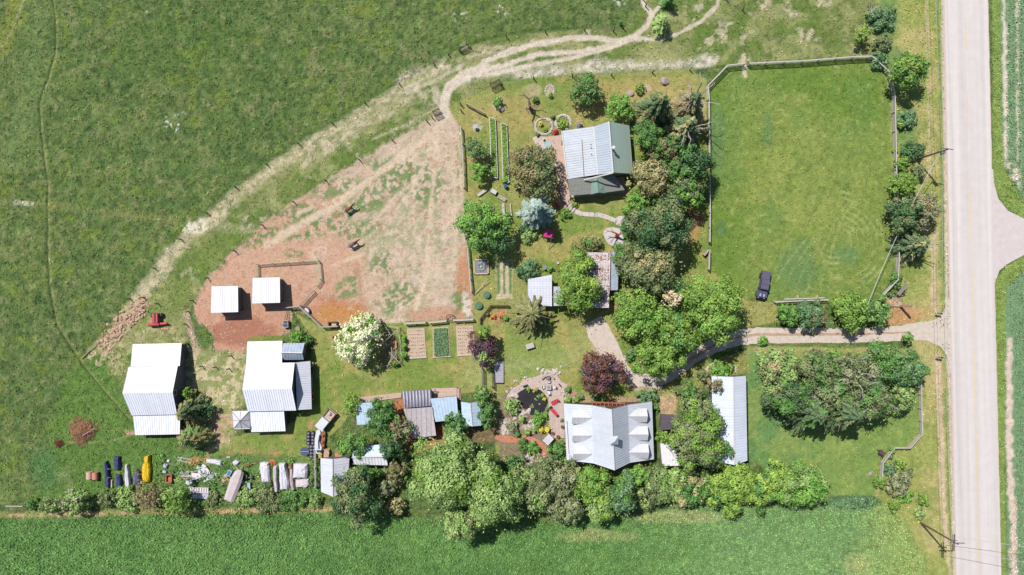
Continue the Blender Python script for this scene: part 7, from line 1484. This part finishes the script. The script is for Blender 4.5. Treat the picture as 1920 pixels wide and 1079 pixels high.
t, top2 = pole((1726, 981), 'lower utility pole with several crossarms at the bottom right', 10.8, ((.93, 2.9, 88), (.985, 2.4, -2), (.86, 1.6, -5)))
p = Vector((0, 0, 0)); c = P(1726, 981); MB().box(c + Vector((-.45, 0, 10.05)), (.12, 2.9, .14)).build('crossarm', polem, t)
wirem = M('aluminium_wire', (214, 214, 214), .5, .05, 2)
def sag(a, b, s, r=.022, n=12):
    q = MB(); pts = [a.lerp(b, i / n) - Vector((0, 0, s * 4 * (i / n) * (1 - i / n))) for i in range(n + 1)]
    for u, v in zip(pts[:-1], pts[1:]): q.tube(u, v, r, n=4, caps=False)
    return q
a1 = P(1717, 300).lerp(top1, .955) + Vector((0, 0, .2)); far1 = P(1700, -420, 0) + Vector((0, 0, 9.4))
k = 0
for dx in (-.95, -.4, .95):
    for (A, B, lab) in ((a1 + Vector((dx, 0, 0)), far1 + Vector((dx, 0, 0)), 'overhead wire running up the road from the upper pole'), (a1 + Vector((dx, 0, 0)), P(1726, 981).lerp(top2, .985) + Vector((dx, 0, .2)), 'overhead wire between the two utility poles')):
        tag(sag(A, B, .8).build('overhead_wire', wirem), {-.95: 'left', -.4: 'middle', .95: 'right'}[dx] + ' ' + lab, 'wire', 'overhead wires along the road')
for dy, px2, py2 in ((1.0, 2060, 1022), (-1.0, 2060, 1062)): tag(sag(P(1726, 981).lerp(top2, .93) + Vector((0, dy, .2)), P(px2, py2, 0) + Vector((0, 0, 10)), .6, .035).build('overhead_wire', wirem), ('upper' if dy > 0 else 'lower') + ' overhead wire crossing the road eastwards from the lower pole', 'wire', 'overhead wires crossing the road')
tag(sag(P(1717, 300) + Vector((0, 0, 7.4)), P(1611, 572) + Vector((0, 0, 3.0)), 1.2, .05, 20).build('service_wire', M('pale_twisted_cable', (226, 226, 222), .6, .1, 3)), 'pale thick cable from the upper pole down across the pasture to the driveway hedge', 'wire')
c = P(1611, 574); t = thing('service_post', 'thin post in the driveway hedge where the pale cable ends', 'post', c); MB().tube(c, c + Vector((0, 0, 5.6)), .08, .06).build('post_shaft', polem, t); MB().box(c + Vector((0, 0, 3.0)), (.2, .2, .3)).build('cable_box', steel, t)

# ------------------------------------------------------------------ horses
def horse(label, rump, head, coat, mane, seed, blanket=None):
    a = P(*rump, 1.5); b = P(*head, 1.5); ang = math.atan2(b.y - a.y, b.x - a.x); c = a.lerp(b, .42)
    t = thing('horse', label, 'horse', (c.x, c.y, 0), 'horses in the paddock', ang)
    J = [(-.62, 0, 1.28, .27), (-.2, 0, 1.2, .29), (.25, 0, 1.2, .28), (.58, 0, 1.28, .25), (.82, 0, 1.42, .19), (1.08, .02, 1.58, .13), (1.28, .04, 1.66, .115), (1.5, .06, 1.52, .09), (1.68, .07, 1.4, .07)]
    V_ = [j[:3] for j in J]; Rr = [j[3] for j in J]; E = [(i, i + 1) for i in range(len(J) - 1)]
    def chain(root, pts):
        p = root
        for q in pts: V_.append(q[:3]); Rr.append(q[3]); E.append((p, len(V_) - 1)); p = len(V_) - 1
    rl = random.Random(seed)
    for s in (-1, 1):
        f = rl.uniform(-.14, .14); chain(3, [(.6, s * .17, .98, .125), (.6 + f, s * .17, .55, .065), (.58 + f, s * .17, .15, .045), (.64 + f, s * .17, .04, .06)])
        f = rl.uniform(-.12, .16); chain(0, [(-.66, s * .17, 1.05, .17), (-.5 + f * .5, s * .19, .78, .1), (-.82 + f, s * .18, .52, .062), (-.76 + f, s * .18, .15, .045), (-.7 + f, s * .18, .04, .06)])
    chain(6, [(1.24, .09, 1.82, .025)]); chain(6, [(1.24, -.03, 1.82, .025)])
    me = bpy.data.meshes.new('horse_body'); me.from_pydata(V_, E, []); o = bpy.data.objects.new('body', me); COL.objects.link(o); o.parent = t; me.materials.append(coat)
    md = o.modifiers.new('skin', 'SKIN'); md.use_smooth_shade = True
    for i, sv in enumerate(me.skin_vertices[0].data): sv.radius = (Rr[i], Rr[i]); sv.use_root = (i == 0)
    o.modifiers.new('sub', 'SUBSURF').levels = 1; o.modifiers['sub'].render_levels = 2
    MB().tube((-.86, 0, 1.38), (-1.02, 0, 1.1), .05, .07).tube((-1.02, 0, 1.1), (-1.02, 0, .6), .07, .03).build('tail', mane, t, local=True)
    q = MB()
    for i in range(7): k = i / 6; q.tube((.7 + .5 * k, 0, 1.55 + .22 * k), (.68 + .5 * k, .1, 1.38 + .2 * k), .05, .02)
    q.build('mane', mane, t, local=True)
    if blanket:
        q = MB(); n = 10; vs = []
        for x in (-.72, .4):
            for i in range(n): a_ = R(-25 + 230 * i / (n - 1)); vs.append((x, math.cos(a_) * .325, 1.22 + math.sin(a_) * .325))
        q.add(vs, [(i, i + 1, n + i + 1, n + i) for i in range(n - 1)]); o = q.build('blanket', blanket, t, smooth=True, local=True); sm_ = o.modifiers.new('thick', 'SOLIDIFY'); sm_.thickness = .03
dk = M('black_horse_hair', (44, 34, 34), .7, .1, 3)
horse('brown horse grazing in the upper part of the paddock', (645, 398.5), (663, 384.5), M('chestnut_coat', (120, 62, 56), .55, .15, 2, k=1.9), dk, 3)
horse('dark horse with a grey blanket nearer the corral', (649.5, 465.5), (675, 450), M('near_black_coat', (62, 46, 48), .5, .15, 2, k=1.9), dk, 5, M('grey_horse_blanket', (116, 112, 124), .8, .1, 4))
